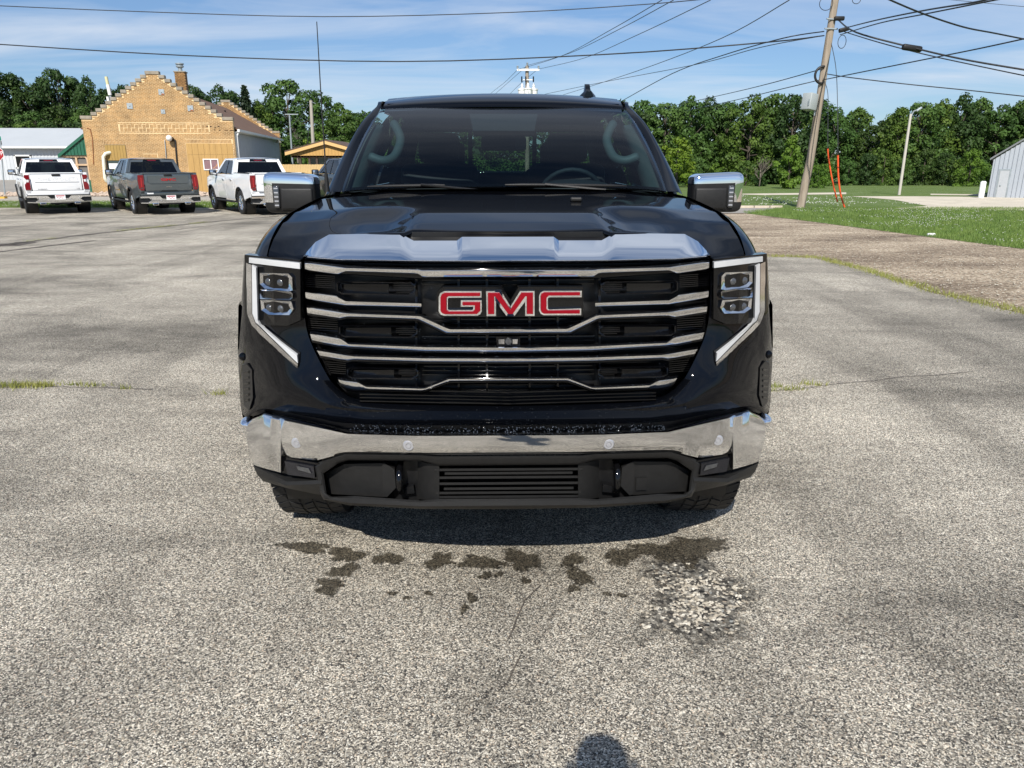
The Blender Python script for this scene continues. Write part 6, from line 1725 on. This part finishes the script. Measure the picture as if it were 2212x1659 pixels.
# ================================================================= METAL SHED, BOLLARD AND POLES ON THE RIGHT
rib_white = M('white_ribbed_metal', (.38, .41, .45), .45, .1, .05, 1)
sh0 = grd(2132, 426.5); YSd = sh0.y
SY = R(-40)
sh = empty('metal_shed', sh0, SY, 'white ribbed metal shed with a grey door at the right edge', 'shed')
sux = Vector((math.cos(SY), math.sin(SY), 0)); suy = Vector((-math.sin(SY), math.cos(SY), 0))
def shl(px, py):
    p = on_plane(px, py, sh0, suy)-sh0; return Vector((p.dot(sux), 0, p.z))
eav = shl(2149, 345); slope = shl(2212, 306)
W_ = (slope.x-eav.x)*2.6; k_ = (slope.z-eav.z)/(slope.x-eav.x)
rows = [[], []]; x = eav.x
x = 0.0; HW = W_/2
while x < W_:
    for dx_, dy_ in ((0, 0), (.08, 0), (.10, -.045), (.16, -.045), (.19, 0)):
        X = eav.x*0+x+dx_
        zt = eav.z+k_*min(X, W_-X) if X < W_ else eav.z
        rows[0].append((X, dy_, -.1)); rows[1].append((X, dy_, zt))
    x += .20
MB().grid(rows).build('wall', rib_white, sh)
rows = [[], []]; y = 0
while y < 14:
    for d_, q in ((0, 0), (.2, 0), (.25, -.04), (.35, -.04)): rows[0].append((q-.001, y+d_, -.1)); rows[1].append((q-.001, y+d_, eav.z))
    y += .4
MB().grid(rows).build('wall', rib_white, sh)
for s in (0, 1):
    a = Vector((-.15, -.15, eav.z-.02)) if s == 0 else Vector((W_+.15, -.15, eav.z-.02)); b = Vector((W_/2, -.15, eav.z+k_*W_/2+.02))
    P = [a, b, b+Vector((0, 14, 0)), a+Vector((0, 14, 0))]
    MB().hexa([p+Vector((0,0,.10)) for p in P]+P).build('roof', M('grey_roof', (.20, .21, .22), .5, .2, .06), sh)
da, db = shl(2156, 400).x, shl(2176, 400).x; dt = shl(2165, 368.5).z
dd = MB().box(((da+db)/2, -.03, dt/2), (db-da, .06, dt)).build('door', M('grey_door', (.40, .42, .44), .5, 0, .04), sh)
MB().box(((da+db)/2, -.02, dt+.04), (db-da+.16, .09, .08)).build('door_frame', galv, dd)
for xx in (da-.04, db+.04): MB().box((xx, -.02, dt/2), (.07, .09, dt)).build('door_frame', galv, dd)
MB().sphere((da+.12, -.08, dt*.46), .04, 8, 6).build('handle', galv, dd)
b0 = grd(2118.5, 428); bt = at(2119.5, 391, b0.y).z
bl = MB().lathe([(0,-.1),(.14,-.1),(.14,(bt-b0.z)-.06),(.10,(bt-b0.z)-.01),(0,bt-b0.z)], (0, 0, 0), 'Z', 18).build('bollard', white_trim, None, 60, b0)
tag(bl, 'white round bollard beside the metal shed', 'bollard')
wood_pole = NT('weathered_pole'); wood_pole.set(Roughness=.85, Specular_IOR_Level=.2)
f = wood_pole.noise(wood_pole.pos(True, (7, 7, .35)), 2.2, 6, .65); f2 = wood_pole.noise(wood_pole.pos(True, (1, 1, .5)), .9, 4)
wood_pole.base(wood_pole.mix(.4, wood_pole.ramp(f, [(.3, (.15,.12,.09)), (.55, (.33,.275,.215)), (.72, (.44,.38,.31))]), wood_pole.ramp(f2, [(.35, (.19,.145,.105)), (.65, (.40,.34,.27))])))
wood_pole.bump(f, .6, .02); pole_m = wood_pole.m
cable = M('black_cable', (.012, .012, .013), .5, 0, 0)
wire_m = M('thin_wire', (.06, .065, .07), .5, .3, 0)
# the big leaning pole
pb = grd(1728, 449.5); YU = pb.y
ptop = at(1808, -40, YU)
up = empty('utility_pole', pb, 0, 'thick weathered leaning utility pole carrying the wires, right of the truck', 'utility pole')
LU = lambda px, py, d=0.0: at(px, py, YU)-pb+Vector((0, d, 0))
axis = [Vector((0, 0, -.2)), LU(1750.5, 345)*.5, LU(1750.5, 345), LU(1769, 228), LU(1780, 151), LU(1804, 0), LU(1822, -120)]
MB().tube(axis, [.17, .162, .152, .143, .137, .13, .125], 20).build('pole', pole_m, up, 60)
bx_ = MB().rbox(LU(1747, 220.5, -.10), (.46, .40, .60), .02, 2, Matrix.Rotation(R(35), 3, 'Z') @ Matrix.Rotation(R(6), 3, 'Y')).build('equipment_box', M('grey_cabinet', (.36, .39, .39), .5, .1, .04), up, 45)
MB().box(LU(1743, 222, -.33), (.22, .012, .22), Matrix.Rotation(R(35), 3, 'Z')).build('box_louvre', galv, bx_)
MB().tube([LU(1759, 240, -.05), LU(1759, 250, -.05)], .04, 8).build('box_bracket', galv, up)
ccn = LU(1773, 163, -.16)
MB().tube([ccn+Vector((.28*math.cos(a), 0, .30*math.sin(a))) for a in [R(80)+R(200)*k/20 for k in range(21)]], .046, 8).build('cable_coil', cable, up, 180)
for px, py, sx_, sz_, nm in ((1808, 42, .30, .30, 'splice_box'), (1818, 66, .5, .22, 'splice_box')):
    MB().rbox(LU(px, py, -.2), (.38, .14, .15), .04, 3, Matrix.Rotation(R(-14 if py > 50 else 0), 3, 'Y')).build('splice_case', black_plastic, up, 45)
MB().tube([LU(1778, 63, -.15), LU(1806, 64, -.15)], .03, 6).build('bracket', galv, up)
MB().tube([LU(1782, 42, -.15), LU(1806, 44, -.15)], .03, 6).build('bracket', galv, up)
def loopw(cx_, cy_, rx, ry, par=up):
    c_ = LU(cx_, cy_, -.2); q = YU/1600
    MB().tube([c_+Vector((rx*q*math.cos(a), 0, ry*q*math.sin(a))) for a in [2*math.pi*k/20 for k in range(21)]], .012, 6).build('cable_loop', cable, par, 180)
loopw(1780, 10, 13, 12); loopw(1814, 92, 8, 12); loopw(1845, 2, 8, 7)
# guy wires with orange guards
gm = M('orange_guard', (.72, .085, .018), .5, 0, .12, 8)
for pts, r_, lab in (([(1788, 321), (1791, 350), (1799, 395), (1809, 436)], .030, 'faded orange plastic guard on the left guy wire, curving towards the right one'), ([(1810, 335), (1811, 380), (1816, 420), (1824.5, 448)], .036, 'bright orange plastic guard on the right guy wire of the leaning pole')):
    ga = grd(1825, 449); Yg = ga.y-.5
    base = at(*pts[-1], Yg); base = Vector((base.x, Yg, base.z))
    go = empty('guy_wire_guard', base, 0, lab, 'wire guard', 'orange guy wire guards')
    P = [at(*p, Yg)-base for p in pts]
    MB().tube([Vector(p) for p in catmull([tuple(p) for p in P], 5)], r_, 8).build('guard', gm, go, 60)
def wire(name, pts, rad, mat, label, group='overhead wires', n=24, cat='wire'):
    """pts: (px, py, Y) control points, joined with a smooth sagging curve"""
    P = [tuple(at(px, py, Y)) for px, py, Y in pts]
    Q = catmull(P, max(2, n//(len(P)-1))); b = Vector(Q[0])
    o = MB().tube([Vector(q)-b for q in Q], rad, 5).build(name, mat, None, 180, b)
    return tag(o, label, cat, group)
wire('guy_wire', [(1795, 90, YU-.1), (1806, 150, YU-.2), (1809.5, 240, YU-.4), (1810, 336, YU-.5)], .013, wire_m, 'thin wire running straight down to the bright orange guard')
wire('guy_wire', [(1777, 165, YU-.1), (1788, 200, YU-.3), (1788.5, 260, YU-.4), (1788, 322, YU-.5)], .012, wire_m, 'thin wire running down to the faded orange guard')
A_ = [
 ([(-60, 92, 34), (400, 120, 33), (860, 133, 32), (1300, 118, 30), (1650, 92, 28), (1780, 77, YU)], .030, cable, 'black cable crossing the whole sky above the truck to the leaning pole'),
 ([(-60, 10, 30), (300, 25, 30), (700, 36, 30), (1100, 27, 29), (1400, 9, 28), (1560, -6, 27)], .020, cable, 'twisted pair cable across the very top of the sky'),
 ([(1780, 68, YU), (1690, 83, 30), (1560, 120, 36), (1450, 160, 44), (1340, 220, 56)], .028, cable, 'black cable running down from the pole to the wood behind the truck roof'),
 ([(1773, 78, YU), (1640, 103, 34), (1500, 140, 44), (1300, 178, 60), (1160, 207, 75)], .022, wire_m, 'wire from the leaning pole to the transformer pole, passing the shark fin'),
 ([(1705, 0, 26), (1560, 82, 34), (1400, 145, 46), (1280, 185, 62), (1200, 210, 80)], .022, wire_m, 'wire from the top edge slanting down to the shark fin'),
 ([(1772, 150, YU), (1660, 181, 34), (1560, 205, 44), (1420, 236, 60)], .022, cable, 'lower wire from the black coil into the wood'),
 ([(1774, 172, YU), (1690, 192, 32), (1590, 216, 42), (1480, 240, 60)], .022, cable, 'lowest wire from the leaning pole into the wood'),
 ([(1535, 0, 28), (1380, 74, 38), (1260, 126, 52), (1162, 149.5, 66)], .020, wire_m, 'right line of three from the transformer pole up to the top edge'),
 ([(1455, 0, 28), (1340, 62, 38), (1230, 115, 52), (1140, 141, 66)], .020, wire_m, 'middle line of three from the transformer pole up to the top edge'),
 ([(1430, 0, 28), (1320, 64, 38), (1215, 120, 52), (1118, 150.5, 66)], .020, wire_m, 'left line of three from the transformer pole up to the top edge'),
 ([(1118, 150.5, 66), (1090, 178, 78), (1060, 202, 92), (1020, 240, 110)], .022, wire_m, 'left line leaving the transformer pole behind the truck roof'),
 ([(1140, 141, 66), (1100, 176, 78), (1066, 206, 92), (1020, 246, 110)], .022, wire_m, 'middle line leaving the transformer pole behind the truck roof'),
 ([(1162, 149.5, 66), (1125, 180, 78), (1098, 206, 92), (1050, 250, 110)], .022, wire_m, 'right line leaving the transformer pole behind the truck roof'),
 ([(1812, 44, YU), (1850, 70, 26), (1960, 100, 25), (2080, 128, 24), (2220, 152, 23)], .034, cable, 'thick bundled cable from the pole to the right edge with a splice case'),
 ([(1822, 68, YU), (1900, 92, 26), (2000, 118, 25), (2110, 142, 24), (2230, 167, 23)], .022, cable, 'plain cable just below the thick bundled cable'),
 ([(1787, 160, YU), (1840, 168, 27.5), (1960, 182, 27), (2100, 196, 26), (2230, 210, 25)], .022, cable, 'lowest wire going from the black coil to the right edge'),
 ([(1776, 173, YU), (1850, 158, 26), (1990, 130, 23), (2110, 106, 20), (2230, 80, 18)], .022, cable, 'wire climbing from the coil across the others to the right edge'),
 ([(1835, 58, YU), (1900, 42, 24), (2000, 22, 20), (2100, 6, 17), (2160, -8, 16)], .026, cable, 'double cable rising from the pole to the top edge'),
 ([(1815, 75, YU), (1900, 50, 24), (2000, 30, 20), (2110, 8, 17), (2160, -2, 16)], .022, cable, 'single cable rising just under the double cable'),
 ([(1905, -8, 18), (1990, 28, 19), (2080, 58, 20), (2150, 72, 21), (2230, 88, 22)], .026, cable, 'twisted cable falling from the top edge to the right edge'),
 ([(2000, -6, 20), (2100, 4, 20), (2230, 16, 20)], .008, wire_m, 'very thin wire in the top right corner'),
]
for pts, r_, m_, lab in A_: wire('overhead_cable' if m_ is cable else 'overhead_wire', pts, r_*.78, m_, lab)
scx = at(1970, 104, 24.9)
o = MB().rbox((0, 0, 0), (.62, .16, .18), .06, 3, Matrix.Rotation(R(8), 3, 'Y')).build('cable_splice', black_plastic, None, 45, scx); tag(o, 'black cylindrical splice case hanging on the thick cable at upper right', 'splice case')
# transformer pole behind the truck
tpx = 66.0; tb0 = at(1140, 400, tpx); tb_ = Vector((tb0.x, tpx, gz(tb0.x, tpx)))
tpole = empty('transformer_pole', tb_, 0, 'distant wooden pole with white cross-arm and transformers above the truck roof', 'utility pole')
LT = lambda px, py, d=0.0: at(px, py, tpx)-tb_+Vector((0, d, 0))
MB().tube([(LT(1139.5, 300).x, 0, -.2), LT(1138.5, 142)], [.20, .14], 10).build('pole', pole_m, tpole, 60)
MB().box((LT(1141, 152).x, -.22, LT(1141, 151.6).z), (LT(1165.5, 152).x-LT(1116.5, 152).x, .12, .16)).build('cross_arm', white_trim, tpole)
MB().box((LT(1140, 173).x, -.2, LT(1140, 173).z), (LT(1151, 173).x-LT(1130, 173).x, .08, .07)).build('cross_arm', white_trim, tpole)
for px in (1118, 1139, 1163): MB().lathe([(.04,0),(.09,.08),(.06,.12),(.09,.18),(.03,.24)], LT(px, 149 if px != 1139 else 141.5, -.2 if px != 1139 else 0), 'Z', 10).build('insulator', galv, tpole)
for px in (1127, 1135.5, 1152): MB().tube([LT(px, 166, -.3), LT(px, 178, -.3)], .055, 8).build('cutout_fuse', black_plastic, tpole)
for px, yy in ((1127.5, 0), (1140, -.5), (1152.5, 0)):
    t_ = MB().lathe([(0,0),(.30,0),(.32,.05),(.32,.85),(.36,.88),(.36,.98),(.30,1.0),(0,1.0)], LT(px, 220, -.25+yy), 'Z', 18).build('transformer', white_trim, tpole, 45)
    MB().lathe([(.10,0),(.14,.06),(.09,.14),(.13,.22),(.07,.30),(.09,.38),(.0,.42)], LT(px, 220, -.25+yy)+Vector((0, 0, 1.0)), 'Z', 10).build('bushing', white_trim, t_, 50)
# thin lamp pole in the field
lb = grd(1942, 421.5); lt = at(1967.5, 246, lb.y)-lb
lo = empty('lamp_pole', lb, 0, 'thin pale wooden pole with a small lamp arm in the field', 'lamp pole')
MB().tube([(0, 0, -.1), lt*.5, lt], [.085, .078, .07], 10).build('pole', M('pale_pole', (.46, .43, .38), .8, 0, .12, 6, stretch=(3,3,.3)), lo, 60)
e_ = at(1980, 238, lb.y)-lb
MB().tube([lt-Vector((0,0,.2)), lt.lerp(e_, .5)+Vector((0,0,.05)), e_], .04, 6).build('arm', galv, lo)
MB().rbox(e_+Vector((.12, 0, .05)), (.36, .18, .12), .04, 2, Matrix.Rotation(R(-35), 3, 'Y')).build('lamp_head', galv, lo, 45)
# poles behind the pavilion
wp = at(674, 300, 66); wg = Vector((wp.x, 66, gz(wp.x, 66)))
o = empty('utility_pole', wg, 0, 'grey wooden pole behind the timber pavilion', 'utility pole')
MB().tube([(at(676, 330, 66).x-wg.x, 0, 0), at(671.5, 217, 66)-wg], [.17, .13], 10).build('pole', M('grey_pole', (.36, .33, .28), .85, 0, .15, 5, stretch=(3,3,.3)), o, 60)
MB().tube([at(671.5, 222, 66)-wg, at(676, 221, 66)-wg+Vector((0, -.2, 0)), at(682, 224, 66)-wg], .03, 6).build('arm', galv, o)
wp = at(627, 300, 72); wg = Vector((wp.x, 72, gz(wp.x, 72)))
o = empty('street_light', wg, 0, 'thin grey street light with a flat lamp above the shed eaves', 'street light')
MB().tube([(0, 0, 0), at(625, 246, 72)-wg], [.10, .07], 8).build('pole', galv, o)
MB().box((at(630, 247, 72)-wg), (1.2, .2, .08)).build('lamp_head', galv, o)
wire('overhead_wire', [(672, 222, 66), (640, 262, 66), (612, 285, 66)], .02, wire_m, 'slack wire hanging from the grey pole behind the pavilion')
wire('overhead_wire', [(671, 222, 66), (668, 270, 66), (664, 312, 66)], .02, wire_m, 'wire dropping beside the grey pole behind the pavilion')

# ================================================================= THE PHOTOGRAPHER (casts the shadow at the bottom edge, mirrored in the chrome)
skin = M('skin', (.42, .24, .17), .5, 0, .06); shirt = M('dark_shirt', (.03, .035, .05), .85, 0, .15, 8); jeans = M('jeans', (.04, .055, .10), .85, 0, .15, 10); hair = M('dark_hair', (.03, .022, .018), .6, 0, .2, 30)
PX, PY = -.01, -.21
J = {'pelvis':(0,0,.95,.155,.115),'waist':(0,0,1.10,.14,.10),'chest':(0,-.01,1.32,.165,.115),'neck0':(0,.0,1.47,.07,.065),'neck':(0,.015,1.53,.056,.056),'head0':(0,.03,1.60,.078,.088),'head':(0,.03,1.68,.092,.100),'crown':(0,.02,1.735,.072,.082)}
E = [('pelvis','waist'),('waist','chest'),('chest','neck0'),('neck0','neck'),('neck','head0'),('head0','head'),('head','crown')]
for s, t in ((-1,'l'),(1,'r')):
    J.update({'sh'+t:(s*.185,0,1.41,.062,.062),'el'+t:(s*.25,.02,1.13,.044,.044),'wr'+t:(s*.075,.235,1.12,.029,.029),'pa'+t:(s*.062,.265,1.165,.036,.020),
              'hip'+t:(s*.095,0,.88,.095,.095),'kn'+t:(s*.105,.015,.50,.060,.060),'an'+t:(s*.11,-.01,.10,.043,.043),'ft'+t:(s*.12,.13,.035,.045,.03)})
    E += [('chest','sh'+t),('sh'+t,'el'+t),('el'+t,'wr'+t),('wr'+t,'pa'+t),('pelvis','hip'+t),('hip'+t,'kn'+t),('kn'+t,'an'+t),('an'+t,'ft'+t)]
    for q in range(4):
        b = (s*(.052-.006*q), .265, 1.175+.024*q-.012); J[f'f{t}{q}0'] = (*b, .0105, .0105); J[f'f{t}{q}1'] = (s*(.030-.004*q), .285, 1.185+.022*q-.006, .009, .009); J[f'f{t}{q}2'] = (s*(.022-.004*q), .280, 1.188+.021*q, .0075, .0075)
        E += [('pa'+t, f'f{t}{q}0'), (f'f{t}{q}0', f'f{t}{q}1'), (f'f{t}{q}1', f'f{t}{q}2')]
    J[f't{t}0'] = (s*.055, .24, 1.185, .012, .012); J[f't{t}1'] = (s*.035, .235, 1.215, .010, .010); E += [('pa'+t, f't{t}0'), (f't{t}0', f't{t}1')]
ks = list(J); idx = {k: i for i, k in enumerate(ks)}
me = bpy.data.meshes.new('body'); me.from_pydata([J[k][:3] for k in ks], [(idx[a], idx[b]) for a, b in E], [])
per = empty('person', (PX, PY, 0), 0, 'person in dark shirt and jeans standing at the viewpoint with a phone in both hands', 'person')
po = bpy.data.objects.new('body', me); C.objects.link(po)
sk = po.modifiers.new('skin', 'SKIN'); sk.use_smooth_shade = True
for i, k in enumerate(ks): me.skin_vertices[0].data[i].radius = J[k][3:5]; me.skin_vertices[0].data[i].use_root = (k == 'pelvis')
sb = po.modifiers.new('sub', 'SUBSURF'); sb.levels = 2; sb.render_levels = 2
bpy.context.view_layer.update()
m2 = bpy.data.meshes.new_from_object(po.evaluated_get(bpy.context.evaluated_depsgraph_get())); bpy.data.objects.remove(po)
m2.materials.clear()
for mm_ in (shirt, jeans, skin, hair, black_plastic): m2.materials.append(mm_)
for p in m2.polygons:
    c_ = p.center; z = c_.z
    if z < .085: i = 4
    elif z < .98: i = 1
    elif z > 1.50 and abs(c_.x) < .14 and c_.y < .2: i = 3 if (z > 1.725 or (c_.y < .0 and z > 1.60)) else 2
    elif c_.y > .20: i = 2
    else: i = 0
    p.material_index = i; p.use_smooth = True
po = bpy.data.objects.new('body', m2); C.objects.link(po); po.parent = per
MB().sphere((0, .134, 1.655), (.014, .022, .022), 8, 6).build('nose', skin, per, 180)
for s in (-1, 1):
    MB().sphere((s*.03, .122, 1.682), .0115, 8, 6).build('eye', white_trim, per, 180)
    MB().sphere((s*.092, .03, 1.665), (.010, .020, .030), 8, 6).build('ear', skin, per, 180)
MB().sphere((0, .112, 1.612), (.024, .008, .006), 8, 5).build('mouth', M('lips', (.30, .10, .09), .5, 0, .05), per, 180)
ph = MB().rbox((0, PY+.262, 1.20), (.078, .009, .155), .004, 2).build('phone', gloss_black, None, 45); tag(ph, 'black phone held upright in the hands of the person at the viewpoint', 'phone')
